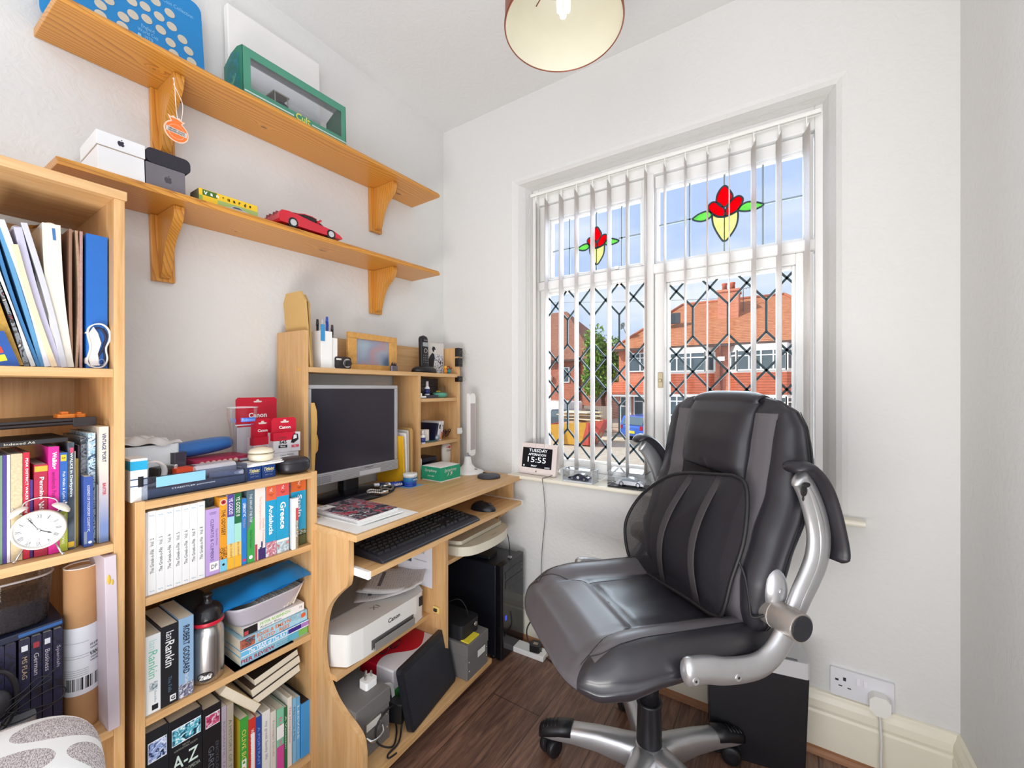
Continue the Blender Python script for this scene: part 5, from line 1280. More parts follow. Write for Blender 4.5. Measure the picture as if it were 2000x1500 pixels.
# compact camera
CM = dth('compact_camera', 'small silver and black compact camera on the hutch shelf', 'camera', 0.105,0.222,1.1665)
mb = MB(); mb.rbox(-0.012,0.012,-0.033,0.033,0.0,0.042,0.008,4, 'x'); part('camera_body', mb, plain('camera_black', '#2b2224', 0.25, vary=0.05), CM, bevel=0.003)
mb = MB(); mb.cyl((0.012,0.015,0.020),(0.016,0.015,0.020),0.0165, n=28); mb.cyl((0.016,0.015,0.020),(0.026,0.015,0.020),0.011, n=28, mi=1); part('lens', mb, [MET, C('#1c1c20', 0.2)], CM, bevel=0.001)
mb = MB(); mb.box(0.0125,0.0135,-0.028,-0.008,0.030,0.036); part('flash', mb, C('#dcd8d0', 0.2), CM)
# picture frame with blurred photo
FR = dth('picture_frame', 'light wooden picture frame with a blurred photograph on the hutch shelf', 'picture frame', 0.080,0.385,1.1665)
mb = MB(); mb.box(-0.006,0.006,-0.118,0.118,0.0,0.022); mb.box(-0.006,0.006,-0.118,0.118,0.118,0.140); mb.box(-0.006,0.006,-0.118,-0.080,0.022,0.118); mb.box(-0.006,0.006,0.080,0.118,0.022,0.118)
part('wooden_frame', mb, FRW, FR, bevel=0.0015)
mb = MB(); mb.box(-0.004,-0.002,-0.081,0.081,0.021,0.119)
m, nt, b = newmat('blurred_photo', 0.4)
x_, y_, z_ = nt.sep(nt.xyz())
nz = nt.noise(nt.xyz((12,12,14)),1.0,1,0.3)
nt.l.new(nt.ramp(nz * 0.7 + (y_ * 2.2 + 0.18), [(0.18, '#a9bcc0'),(0.40, '#8f98ad'),(0.52, '#b08f92'),(0.62, '#9aa0b0'),(0.8, '#4f6a84')]), b.inputs['Base Color'])
part('photograph', mb, m, FR)
# perfume-like crystal ornament
CR = dth('crystal_ornament', 'tiny dark crystal ornament before the picture frame', 'ornament', 0.115,0.458,1.1665)
mb = MB(); mb.rbox(-0.007,0.007,-0.017,0.017,0.0,0.022,0.004,2, 'z'); part('glass_block', mb, plain('smoky_crystal', '#6d6873', 0.08, vary=0.6, vscale=120, metal=0.3), CR, bevel=0.002)
mb = MB()
for k in range(5): mb.cyl((0,-0.012 + k * 0.006,0.022),(0.002,-0.011 + k * 0.0055,0.034 + 0.003 * (k % 2)),0.0028,0.001, n=6)
part('spikes', mb, C('#2e2b33', 0.2,0.3), CR)
# telephone
TP = dth('cordless_phone', 'black cordless telephone standing in its oval charging base', 'telephone', 0.090,0.660,1.1665, math.radians(-4))
mb = MB(); mb.lathe([(0.050,0.0),(0.054,0.006),(0.050,0.018),(0.036,0.028),(0.001,0.030)], 40, M=Matrix.Diagonal((0.75,1.25,1,1))); part('charging_base', mb, plain('phone_black', '#17161b', 0.35, vary=0.02), TP)
mb = MB()
def ph(u, v):
 z = 0.018 + 0.150 * v; hw = 0.0225 + 0.003 * (0.5 - v); hd = 0.011; a = 2 * PI * u
 top = 1 if v < 0.88 else math.sqrt(max(0.0,1 - ((v - 0.88) / 0.12) ** 2)); e = 0.4
 return (-0.008 * v + hd * math.copysign(abs(math.cos(a)) ** e, math.cos(a)) * (0.4 + 0.6 * top), hw * top * math.copysign(abs(math.sin(a)) ** e, math.sin(a)), z)
mb.grid(ph, 28,30, wrap_u=True); hs = part('handset', mb, MATS['phone_black'], TP)
mb = MB(); mb.box(0.0072,0.0080,-0.016,0.016,0.118,0.136); part('display', mb, C('#9aa0a0', 0.2), hs)
KT = C('#cfcfd2', 0.5)
for r_ in range(4):
 for c_ in range(3): letter('123456789*0#'[r_ * 3 + c_], KT, hs, (0.0102 - 0.0004 * (3 - r_),-0.012 + 0.012 * c_, 0.078 - 0.0105 * r_), *FX, h=0.0045, bold=0.02, off=0.0008, name='key_mark')
mb = MB(); mb.tube([(0.0092,0.009 * math.cos(t * PI / 10),0.099 + 0.009 * math.sin(t * PI / 10)) for t in range(20)], 0.0008,5, closed=True); part('dial_ring', mb, KT, hs)
letter('Panasonic', KT, hs, (0.0074,0.0,0.146), *FX, w=0.018, bold=0.02, off=0.0012)
# postcard
PC_ = dth('postcard', 'postcard of a dark-coated man over a blue and white pattern behind the telephone', 'postcard', 0.060,0.765,1.1665, math.radians(-6))
mb = MB(); mb.box(-0.001,0.0,-0.055,0.055,0.0,0.145); part('card', mb, C('#d8d3ce', 0.5), PC_)
m, nt, b = newmat('blue_white_pattern', 0.5); nt.l.new(nt.ramp(nt.noise(nt.xyz(),75,3,0.6,1.5), [(0.42, '#141c2c'),(0.5, '#f0f0f0'),(0.58, '#e8ecee'),(0.62, '#3b78b8')]), b.inputs['Base Color'])
mb = MB(); mb.box(0.0,0.0004,-0.004,0.050,0.004,0.092); part('patterned_area', mb, m, PC_)
mb = MB(); mb.prism([(-0.045,0.004),(-0.014,0.004),(-0.008,0.05),(-0.002,0.075),(-0.006,0.092),(-0.018,0.098),(-0.034,0.080),(-0.046,0.05)], 'x', 0.0004,0.0009); mb.prism([(-0.014,0.104),(0.0,0.100),(0.004,0.112),(-0.002,0.126),(-0.014,0.128),(-0.020,0.116)], 'x', 0.0004,0.0009); part('dark_figure', mb, C('#1a1c24', 0.6), PC_)
mb = MB(); mb.prism([(-0.008,0.098),(0.002,0.098),(0.006,0.110),(-0.004,0.114)], 'x', 0.0009,0.0012); part('pale_face', mb, C('#e6e0dc', 0.6), PC_)
# little figures
for lab, y, c1, c2 in (('tiny orange and yellow plastic figure at the right end of the hutch shelf', 0.775, '#e08a26', '#8a9aa0'),('tiny turquoise and brown plastic figure beside the orange one', 0.800, '#2f8f96', '#7a3a34')):
 t = dth('toy_figure', lab, 'figure', 0.115, y, 1.1665)
 mb = MB(); mb.sphere((0,0,0.012),0.011,14, sc=(0.8,1,1.1)); part('figure_body', mb, plain('fig' + c1, c1,0.4, vary=0.3, vscale=90), t)
 mb = MB(); mb.sphere((0,0.0,0.030),0.008,12); mb.tube([(0,-0.01,0.02),(0.004,-0.018,0.028)], 0.0025,6); mb.tube([(0,0.01,0.02),(0.004,0.016,0.030)], 0.0025,6); part('figure_head', mb, plain('fig' + c2, c2 if c2 == '#7a3a34' else '#e2a92e', 0.4), t)
# binder clips on the hutch edge
for lab, z, h_, x_ in (('large black binder clip, the topmost of three on the hutch edge', 1.270,0.040,0.142),('large black binder clip in the middle of three on the hutch edge', 1.222,0.040,0.142),('small black binder clip, the lowest of three on the hutch edge', 1.142,0.026,0.142)):
 t = dth('binder_clip', lab, 'binder clip', x_ - 0.012,0.846, z, 0, 'binder clips on the hutch edge')
 mb = MB(); mb.prism([(-0.016,0.014),(0.016,0.014),(0.0095,-0.012),(0.0085,-0.012),(0.013,0.0125),(-0.013,0.0125),(-0.0085,-0.012),(-0.0095,-0.012)][::-1], 'z', -h_ / 2, h_ / 2)
 # outline given as (y, x) pairs
 o = part('clip_body', mb, C('#17171b', 0.4), t)
 for v in o.data.vertices: v.co = Vector((v.co.y + 0.004, v.co.x, v.co.z))
 mb = MB()
 for s_ in (-1,1): mb.tube(smooth_path([(0.014, s_ * 0.010,-h_ * 0.12),(0.028, s_ * 0.006,-h_ * 0.1),(0.036, s_ * 0.009,-h_ * 0.22),(0.042, s_ * 0.009,0),(0.036, s_ * 0.009, h_ * 0.22),(0.028, s_ * 0.006, h_ * 0.1),(0.014, s_ * 0.010, h_ * 0.12)], 4),0.0008,6)
 part('wire_handle', mb, MET, t)
# right-hand hutch bays
def simple_bottle(name, label, x, y, z, r, h, c, capc, caph=0.3, lab=None, group=None):
 t = dth(name, label, 'bottle', x, y, z, 0, group)
 hb = h * (1 - caph)
 mb = MB(); mb.lathe([(r * 0.95,0),(r, 0.002),(r, hb * 0.8),(r * 0.55, hb),(r * 0.5, hb + 0.001)], 24); part('bottle_body', mb, C(c, 0.3), t)
 mb = MB(); mb.cyl((0,0, hb),(0,0, h), r * 0.55, r * 0.5, n=20); part('cap', mb, C(capc, 0.4), t)
 if lab: mb = MB(); mb.cyl((0,0, hb * 0.15),(0,0, hb * 0.7), r * 1.015, n=24); part('bottle_label', mb, C(lab, 0.4), t)
 return t
simple_bottle('correction_fluid', 'small white correction bottle with navy label on the upper bay shelf', 0.100,0.668,1.068,0.0115,0.062, '#eef0f4', '#d9cfd6', 0.36, '#27336e')
BX = dth('dark_gadget_box', 'flat dark case lying under the white correction bottle', 'case', 0.085,0.668,1.0545)
mb = MB(); mb.rbox(-0.035,0.035,-0.040,0.052,0.0,0.013,0.004,3, 'z'); part('case_body', mb, C('#3a3742', 0.4), BX, bevel=0.002)
DG = dth('radio_scanner', 'black square gadget with ridges standing at the back of the upper bay', 'gadget', 0.030,0.735,1.0545)
mb = MB(); mb.box(-0.02,0.012,-0.075,0.070,0.0,0.088)
for k in range(5): mb.box(0.012,0.016,-0.05 + k * 0.024,-0.036 + k * 0.024,0.05,0.054); mb.box(0.012,0.016,-0.05 + k * 0.024,-0.036 + k * 0.024,0.066,0.069)
part('gadget_body', mb, C('#1f222c', 0.35), DG, bevel=0.002)
GP = dth('green_dish', 'oval marbled green soap dish on the upper bay shelf', 'dish', 0.090,0.765,1.0545)
mb = MB(); mb.lathe([(0.030,0),(0.036,0.006),(0.036,0.020),(0.030,0.024),(0.001,0.025)], 32, M=Matrix.Diagonal((0.8,1.15,1,1))); part('dish_body', mb, plain('marbled_green', '#58a089', 0.3, vary=0.45, vscale=60), GP)
mb = MB(); mb.sphere((0.0,-0.012,0.029),1,12, sc=(0.008,0.014,0.004)); part('leaf', mb, C('#b6a33a', 0.4), GP)
WT = dth('white_toy_car', 'tiny white toy at the left end of the upper bay shelf', 'toy', 0.118,0.612,1.0545)
mb = MB(); mb.rbox(-0.01,0.01,-0.020,0.022,0.003,0.010,0.003,2, 'z'); mb.rbox(-0.008,0.008,-0.012,-0.002,0.010,0.022,0.002,2, 'z'); part('toy_body', mb, WHITE, WT, bevel=0.002)
GJ = dth('glass_jar', 'small clear jar at the right end of the upper bay shelf', 'jar', 0.060,0.815,1.0545)
mb = MB(); mb.lathe([(0.014,0),(0.016,0.002),(0.016,0.05),(0.013,0.056)], 24, cap=False); part('jar_body', mb, GLASS, GJ)
# middle bay
simple_bottle('white_bottle', 'small white bottle with navy label at the left of the middle bay', 0.120,0.618,0.8585,0.012,0.058, '#eff1f5', '#eef0f2', 0.35, '#2a3f86')
t = dth('cream_pot', 'cylindrical cream pot standing in the middle bay', 'pot', 0.085,0.668,0.8635); mb = MB(); mb.cyl((0,0,0),(0,0,0.050),0.020, n=28); part('pot_body', mb, C('#efe4d8', 0.4), t, bevel=0.0015)
t = dth('green_tin', 'lime green capped tub behind the cream pot', 'tub', 0.050,0.632,0.8585); mb = MB(); mb.cyl((0,0,0),(0,0,0.066),0.019, n=24); part('tub_body', mb, C('#4f8f3a', 0.4), t); mb = MB(); mb.cyl((0,0,0.066),(0,0,0.082),0.020, n=24); part('lid', mb, C('#93bf3c', 0.35), t, bevel=0.002)
t = dth('green_bottle', 'dark green topped bottle at the back left of the middle bay', 'bottle', 0.022,0.604,0.8585); mb = MB(); mb.cyl((0,0,0),(0,0,0.09),0.011, n=20); part('bottle_body', mb, C('#3c9a63', 0.4), t); mb = MB(); mb.cyl((0,0,0.09),(0,0,0.105),0.008, n=16); part('cap', mb, C('#2e8a55', 0.35), t)
t = dth('marbled_disc', 'round dark marbled disc lying under the cream pot', 'disc', 0.095,0.690,0.8585); mb = MB(); mb.lathe([(0.036,0),(0.038,0.002),(0.034,0.005),(0.001,0.005)], 32, M=Matrix.Diagonal((0.8,1,1,1))); part('disc_body', mb, plain('marbled_teal', '#3f6a6a', 0.2, vary=0.5, vscale=90), t)
t = dth('glass_ball', 'clear glass paperweight ball in the middle bay', 'paperweight', 0.110,0.722,0.8600); mb = MB(); mb.sphere((0,0,0.013),0.0128,20); part('ball', mb, plain('bluish_glass_ball', '#9fb0bb', 0.05, vary=0.4, vscale=100, metal=0.4), t)
for k, (lab, y, c, h_, rx) in enumerate((('dark navy slipcased disc box leaning in the middle bay', 0.705, '#1b2038', 0.082,12),('white cased disc leaning beside the navy one', 0.722, '#e6e4e4', 0.088,12),('white cased game with a red and orange spine in the middle bay', 0.740, '#dcd8d8', 0.090,12))):
 t = dth('disc_case', lab, 'case', 0.055, y, 0.8590,0); t.rotation_euler = (math.radians(-rx),0, DTH)
 mb = MB(); mb.box(-0.055,0.055,0.0,0.013,0.0, h_); part('case_body', mb, C(c, 0.35), t, bevel=0.001)
 if k == 2: mb = MB(); mb.box(0.0552,0.0556,0.001,0.012,0.006,0.040); part('spine_picture', mb, art('redspine', ['#d6d2d0', '#c8402c', '#e29a5a', '#40303a'], 60), t); letter('IIIII', BLACK, t, (0.0554,0.0065,0.068), *FX, w=0.009)
 if k == 1: mb = MB(); mb.box(0.0552,0.0556,0.002,0.011,0.055,0.075); part('spine_picture', mb, C('#3a3338', 0.4), t)
t = dth('sunglasses', 'folded brown sunglasses at the right of the middle bay', 'sunglasses', 0.095,0.800,0.8600)
mb = MB()
for s_ in (-1,1): mb.tube([(0.012 * math.cos(a * PI / 8) , s_ * 0.016 + 0.014 * math.sin(a * PI / 8) * 0.9,0.026 + 0.018 * math.sin(a * PI / 8 + PI / 2)) for a in range(16)], 0.0018,6, closed=True)
part('spectacle_frame', mb, C('#3a1f1a', 0.25), t)
for s_ in (-1,1): mb = MB(); mb.sphere((0, s_ * 0.016,0.026),1,14, sc=(0.002,0.013,0.015)); part('lens', mb, C('#5a3226', 0.12), t)
mb = MB(); mb.tube(smooth_path([(0,0.03,0.03),(-0.03,0.028,0.03),(-0.05,0.02,0.012),(-0.03,-0.01,0.006)], 5),0.002,6); part('temple', mb, C('#3a1f1a', 0.25), t)
t = dth('adhesive_hook', 'white plastic cable clip stuck on the hutch side panel', 'clip', 0.142,0.846,0.895); mb = MB(); mb.box(-0.004,0.008,-0.012,0.010,-0.014,0.014); mb.tube([(0.008,0,0.006),(0.016,0,0.002),(0.016,0,-0.006)], 0.002,6); part('hook_body', mb, WHITE, t, bevel=0.002)
# lower bay: dark gadget
t = dth('stapler', 'black stapler shape lying dark in the lower bay behind the tissue box', 'stapler', 0.050,0.680,0.7115); mb = MB(); mb.rbox(-0.04,0.05,-0.06,0.07,0.0,0.05,0.01,3, 'z'); mb.box(-0.04,0.045,-0.055,0.06,0.055,0.075); mb.box(-0.035,-0.015,-0.05,0.05,0.045,0.06); part('stapler_body', mb, C('#232636', 0.35), t, bevel=0.004)
t = dth('white_mouse', 'glossy white and teal edged pad end standing left of the tissue box', 'gadget', 0.115,0.604,0.7115); mb = MB(); mb.rbox(-0.004,0.004,-0.010,0.010,0.0,0.085,0.009,4, 'x'); part('pad_body', mb, C('#dfe6e6', 0.3), t, bevel=0.002)
# ------------------------------------------------------------------ below the desktop
SCN = dth('flatbed_scanner', 'cream flatbed scanner on the shelf above the computer tower', 'scanner', 0.310,0.655,0.4705)
CRM = plain('cream_plastic', '#dfd9c6', 0.35, vary=0.02)
pts = [(-0.145,-0.165),(0.060,-0.165),(0.110,-0.150),(0.145,-0.105),(0.160,0.0),(0.150,0.100),(0.115,0.160),(0.060,0.178),(-0.145,0.178)]
sp = [pts[0]] + [(p.x, p.y) for p in smooth_path([(a, b_, 0) for a, b_ in pts[1:8]], 5)] + [pts[8]]
mb = MB(); mb.prism(sp, 'z', 0.0,0.034); part('scanner_body', mb, CRM, SCN, bevel=0.006, seg=3)
mb = MB(); mb.prism([(a * 0.96 - 0.014, b_ * 0.93) for a, b_ in sp if a < 0.12] , 'z', 0.036,0.050); part('scanner_lid', mb, plain('beige_lid', '#d3ccb9', 0.4, vary=0.02), SCN, bevel=0.004)
letter('Canon', C('#9a958a', 0.4), SCN, (0.135,0.03,0.0345),(0,1,0),(-1,0,0), w=0.04)
PCT = thing('computer_tower', 'black computer tower standing on the floor under the right end of the desk', 'computer', (0.285,-0.130,0.0), math.radians(2))
PB = plain('tower_black', '#18181d', 0.28, vary=0.03)
mb = MB(); mb.box(-0.195,0.190,-0.088,0.088,0.012,0.380); part('case', mb, plain('tower_side', '#1b1d26', 0.3, vary=0.03), PCT, bevel=0.004)
mb = MB(); mb.rbox(0.190,0.222,-0.090,0.090,0.008,0.384,0.012,4, 'z'); ff = part('front_panel', mb, plain('gloss_front', '#141318', 0.12, vary=0.02), PCT, bevel=0.003)
for z_ in (0.325,0.285): mb = MB(); mb.box(0.2215,0.2235,-0.066,0.072, z_, z_ + 0.030); part('drive_bay', mb, PB, ff, bevel=0.001)
for z_ in (0.330,0.345,0.293): mb = MB(); mb.cyl((0.2235,0.064, z_),(0.2250,0.064, z_),0.0035, n=12); part('button', mb, C('#5a5a60', 0.3), ff)
mb = MB(); mb.box(0.2218,0.2230,-0.066,-0.056,0.158,0.176); part('power_light', mb, plain('blue_led', '#2a3cff', 0.3, emit=1.2), ff)
for (a, b_) in ((-0.16,-0.07),(-0.16,0.07),(0.17,-0.07),(0.17,0.07)): mb = MB(); mb.cyl((a, b_, 0),(a, b_, 0.012),0.014, n=14); part('foot', mb, BLACK, PCT)
t = thing('memory_gadget', 'small black box lying on top of the computer tower', 'gadget', (0.36,-0.15,0.3815), math.radians(8)); mb = MB(); mb.rbox(-0.06,0.06,-0.035,0.035,0,0.014,0.006,3, 'z'); part('gadget_case', mb, C('#17171a', 0.3), t, bevel=0.002)
t = thing('usb_cable', 'black usb cable hanging from the scanner to the top of the tower', 'cable', (0.44,-0.075,0.3850))
mb = MB(); mb.tube(smooth_path([(0.045,-0.045,0.006),(0.040,-0.035,0.010),(0.020,-0.010,0.045),(0.0,-0.002,0.085),(-0.03,-0.01,0.110),(-0.08,-0.02,0.115)], 6),0.0018,8); part('cord', mb, BLACK, t)
mb = MB(); mb.box(0.040,0.056,-0.053,-0.041,0.0,0.007); part('usb_plug', mb, C('#c8c8cc', 0.3,0.7), t, bevel=0.001)
# printer
PR = dth('inkjet_printer', 'white Canon inkjet printer on the middle shelf of the desk', 'printer', 0.195,0.205,0.2925)
WPR = plain('printer_white', '#e9e7e2', 0.4, vary=0.015); GPR = plain('printer_grey', '#8f8b86', 0.45, vary=0.03)
pts = [(-0.130,-0.172),(0.120,-0.172),(0.165,-0.150),(0.172,-0.100),(0.172,0.120),(0.165,0.160),(0.130,0.180),(-0.130,0.180)]
sp = pts
mb = MB(); mb.prism(sp, 'z', 0.003,0.095); bd_ = part('printer_body', mb, WPR, PR, bevel=0.012, seg=4)
mb = MB(); mb.add([(-0.130,-0.165,0.103),(0.060,-0.165,0.096),(0.060,0.175,0.096),(-0.130,0.175,0.103),(-0.130,-0.165,0.110),(0.060,-0.165,0.0985),(0.060,0.175,0.0985),(-0.130,0.175,0.110)], [(0,3,2,1),(4,5,6,7),(0,1,5,4),(1,2,6,5),(2,3,7,6),(3,0,4,7)]); part('paper_cover', mb, GPR, PR, bevel=0.002)
mb = MB(); mb.prism([(-0.135,-0.168),(-0.095,-0.168),(-0.112,-0.130),(-0.112,0.135),(-0.095,0.175),(-0.135,0.175)], 'z', 0.095,0.113); part('rear_edge', mb, WPR, PR, bevel=0.002)
mb = MB(); mb.box(0.165,0.1735,-0.070,0.105,0.012,0.040); part('output_slot', mb, C('#5f5c5a', 0.5), PR)
mb = MB(); mb.box(0.160,0.185,-0.066,0.100,0.010,0.016); mb.box(0.183,0.186,-0.066,0.100,0.010,0.034); part('output_tray', mb, GPR, PR, bevel=0.001)
mb = MB(); mb.box(0.166,0.1732,0.135,0.150,0.052,0.082); part('control_strip', mb, C('#1a1a1e', 0.3), PR)
letter('Canon', C('#2b2a2e', 0.4), PR, (0.1724,0.020,0.068), *FX, w=0.050, bold=0.02); letter('XI', C('#7d7a76', 0.4), PR, (0.110,-0.005,0.0952),(0,1,0),(-1,0,0), h=0.022)
# sheets thrown on the printer
FORM, nt, b = newmat('printed_form', 0.7)
x_, y_, z_ = nt.sep(nt.xyz())
ln = (x_ * 110.0).frac().lt(0.30) * nt.noise(nt.xyz((30,160,1)),1.0,1).gt(0.52) * y_.abs().lt(0.062) * x_.abs().lt(0.085)
hd_ = (x_ + 0.055).abs().lt(0.006) * (y_ - 0.005).abs().lt(0.045)
nt.l.new(nt.mix((ln * 0.4).mx(hd_ * 0.85), '#cfcccb', '#4a484f'), b.inputs['Base Color'])
for k, (lab, x, y, z, rz, rx) in enumerate((('creased printed form lying at the bottom of the papers on the printer', 0.255,0.300,0.3960,0.75,2),('grey printed form in the middle of the papers on the printer', 0.262,0.320,0.4030,0.45,4),('curling printed form with a dark heading on top of the printer', 0.275,0.330,0.4110,0.60,6))):
 mb = MB()
 def sf(u, v, k=k): return ((u - 0.5) * 0.20,(v - 0.5) * 0.150,0.006 * math.sin(3.0 * u + k) + 0.016 * (u - 0.5) ** 2 * 4 + 0.006 * k)
 mb.grid(sf, 14,8); o = part('printed_form', mb, FORM, None, loc=D(x, y, z), rot=(math.radians(rx), math.radians(-9), DTH + rz), solid=0.0004); tag(o, lab, 'paper')
o = None
mb = MB(); mb.box(0.0,0.170,-0.0014,0.0,0.0,0.155); t = dth('leaflet', 'white certificate-like leaflet pinned against the desk divider', 'leaflet', 0.205,0.3965,0.385); part('leaflet_sheet', mb, C('#d9d8e0', 0.6), t)
mb = MB(); mb.box(0.025,0.070,-0.0018,-0.0014,0.075,0.125); part('leaflet_picture', mb, art('leaflet_art', ['#2e4a34', '#3a4a66', '#88a0a0', '#cfd4d8'], 60), t)
letter('A W', C('#6a6a70', 0.5), t, (0.12,-0.0018,0.12), *FY, w=0.03); letter('certificate of merit', C('#8a8a90', 0.5), t, (0.115,-0.0018,0.09), *FY, w=0.06)
t = dth('yellow_clip', 'small yellow catch fixed on the desk divider beside the printer', 'catch', 0.395,0.394,0.305); mb = MB(); mb.box(-0.014,0.014,-0.002,0.0035,0.0,0.022); part('catch_body', mb, C('#e6c877', 0.5), t, bevel=0.001); mb = MB(); mb.box(-0.008,0.006,-0.006,-0.002,0.006,0.016); part('catch_latch', mb, C('#2a2622', 0.5), t)
# bottom shelf: grey file box left, red carton, cooler pad, grey file box right
GB = plain('grey_linen_board', '#6f6c6a', 0.6, vary=0.08, vscale=200, bump=0.2, bscale=500)
def filebox(label, x, y, w, d, h, rz=0):
 t = dth('storage_box', label, 'storage box', x, y, 0.0705, rz)
 mb = MB(); mb.box(-d / 2, d / 2,-w / 2, w / 2,0.0, h - 0.03); part('box_body', mb, GB, t, bevel=0.002)
 mb = MB(); mb.box(-d / 2 - 0.002, d / 2 + 0.002,-w / 2 - 0.002, w / 2 + 0.002, h - 0.045, h); part('lid', mb, GB, t, bevel=0.002)
 for yy in (-w * 0.42, w * 0.42):
  for zz in (h * 0.25, h * 0.5): mb = MB(); mb.cyl((d / 2, yy, zz),(d / 2 + 0.003, yy, zz),0.0035, n=12); part('rivet', mb, MET, t)
 return t
t = filebox('grey board storage box with metal label holder under the printer at the left', 0.345,0.080,0.118,0.19,0.150)
mb = MB(); mb.box(0.0955,0.0985,-0.030,0.028,0.070,0.098); mb.tube(smooth_path([(0.098,-0.028,0.060),(0.112,-0.02,0.052),(0.114,0.0,0.048),(0.112,0.02,0.052),(0.098,0.028,0.060)], 5),0.004,8); part('label_holder', mb, MET, t)
mb = MB(); mb.box(0.0985,0.0990,-0.026,0.024,0.074,0.094); part('paper_label', mb, C('#d8d5cc', 0.6), t)
t = filebox('open grey board box holding black cases at the right end of the desk bottom shelf', 0.405,0.503,0.125,0.185,0.125)
mb = MB(); mb.box(0.0955,0.0965,-0.005,0.040,0.055,0.078); part('paper_label', mb, C('#e6e4dc', 0.6), t)
t = dth('camera_bag', 'black camera bag sitting in the open grey box', 'bag', 0.39,0.500,0.1965)
mb = MB(); mb.rbox(-0.080,0.080,-0.052,0.052,0.0,0.052,0.016,4, 'z'); part('bag_body', mb, plain('black_nylon', '#161519', 0.6, vary=0.1, bump=0.4, bscale=60), t, bevel=0.012, seg=3)
mb = MB(); mb.tube(smooth_path([(-0.05,-0.03,0.05),(-0.03,-0.02,0.09),(0.02,0.0,0.115),(0.045,0.01,0.09),(0.05,0.02,0.05)], 6),0.004,8, flat=(0.5,2)); part('bag_strap', mb, C('#131216', 0.6), t)
mb = MB(); mb.cyl((0.080,0.025,0.030),(0.0835,0.025,0.030),0.008, n=20); part('button', mb, MET, t)
t = dth('yellow_leaflet', 'yellow booklet edge sticking out of the open grey box', 'booklet', 0.455,0.470,0.1965); mb = MB(); mb.box(-0.015,0.040,-0.020,0.045,0.0,0.004); part('leaflet_sheet', mb, C('#e6d33a', 0.5), t)
t = dth('wafer_carton', 'red and white printed carton lying behind the black cooling pad', 'carton', 0.285,0.285,0.0705, math.radians(4))
RW, nt, b = newmat('red_white_print', 0.4); x_, y_, z_ = nt.sep(nt.xyz())
wv = nt.math('SINE', y_ * 26.0 + x_ * 8.0) * 0.035 + 0.02
nt.l.new(nt.mix((x_ - wv).abs().lt(0.045), '#e9e4e6', '#c9142e'), b.inputs['Base Color'])
mb = MB(); mb.box(-0.110,0.110,-0.105,0.108,0.0,0.150); part('carton_body', mb, RW, t, bevel=0.004)
mb = MB(); mb.box(0.1102,0.1108,-0.100,-0.060,0.01,0.09); part('green_panel', mb, C('#3f9a4a', 0.4), t)
t = dth('flat_carton', 'pale flat carton lying on the red and white carton', 'carton', 0.185,0.255,0.2212, math.radians(2)); mb = MB(); mb.box(-0.055,0.045,-0.100,0.115,0.0,0.022); part('carton_body', mb, C('#d8c8bd', 0.6), t, bevel=0.001)
t = dth('spectacles', 'dark spectacles folded on top of the cartons', 'spectacles', 0.320,0.250,0.2215, math.radians(80))
mb = MB()
for s_ in (-1,1): mb.tube([(0.020 * s_ + 0.018 * math.cos(a * PI / 8),0.0,0.018 + 0.013 * math.sin(a * PI / 8)) for a in range(16)], 0.0018,6, closed=True)
mb.tube([(-0.004,0,0.02),(0.004,0,0.02)], 0.0015,6); mb.tube(smooth_path([(0.038,0.0,0.022),(0.03,0.03,0.018),(-0.03,0.04,0.012)], 5),0.0022,6); part('spectacle_frame', mb, C('#1a1718', 0.25), t)
# cooler pad
M_ = Matrix.Translation(D(0.470,0.305,0.072)) @ Matrix.Rotation(DTH + math.radians(8),4, 'Z') @ Matrix.Rotation(math.radians(-14),4, 'Y')
CL = thing('laptop_cooling_pad', 'black perforated laptop cooling pad leaning at the front of the bottom shelf', 'cooling pad', M_.to_translation(), tuple(M_.to_euler()))
mb = MB(); mb.rbox(-0.012,0.006,-0.130,0.122,0.0,0.182,0.012,4, 'x'); part('pad_frame', mb, plain('pad_black', '#1c1e25', 0.4, vary=0.03), CL, bevel=0.003)
m, nt, b = newmat('perforated_black', 0.45); x_, y_, z_ = nt.sep(nt.xyz())
row = (z_ * 190.0).floor(); hx_ = ((y_ * 150.0 + row * 0.5).frac() - 0.5); hz_ = ((z_ * 190.0).frac() - 0.5)
nt.l.new(nt.mix((hx_ * hx_ + hz_ * hz_).lt(0.075), '#2b2d36', '#08080a'), b.inputs['Base Color'])
mb = MB(); mb.box(0.006,0.0068,-0.118,0.110,0.012,0.165); part('perforated_grille', mb, m, CL)
# plug and adapter with cable
t = dth('phone_charger_plug', 'white three-pin charger plug resting on the left grey storage box', 'plug', 0.385,0.108,0.2207); mb = MB(); mb.rbox(-0.017,0.017,-0.020,0.020,0.0,0.022,0.006,3, 'z'); part('plug_body', mb, WHITE, t, bevel=0.002)
mb = MB(); mb.box(-0.003,0.003,-0.013,-0.009,0.022,0.038); part('pin', mb, MET, t); mb = MB(); mb.box(-0.003,0.003,0.009,0.013,0.022,0.038); part('pin', mb, MET, t); mb = MB(); mb.box(-0.013,-0.009,-0.003,0.003,0.022,0.040); part('pin', mb, MET, t)
t = dth('power_adapter', 'black power adapter with its coiled lead at the front of the bottom shelf', 'adapter', 0.425,0.175,0.0715, math.radians(20)); mb = MB(); mb.rbox(-0.030,0.030,-0.018,0.018,0.020,0.080,0.005,3, 'x'); part('adapter_body', mb, C('#17171a', 0.35), t, bevel=0.003)
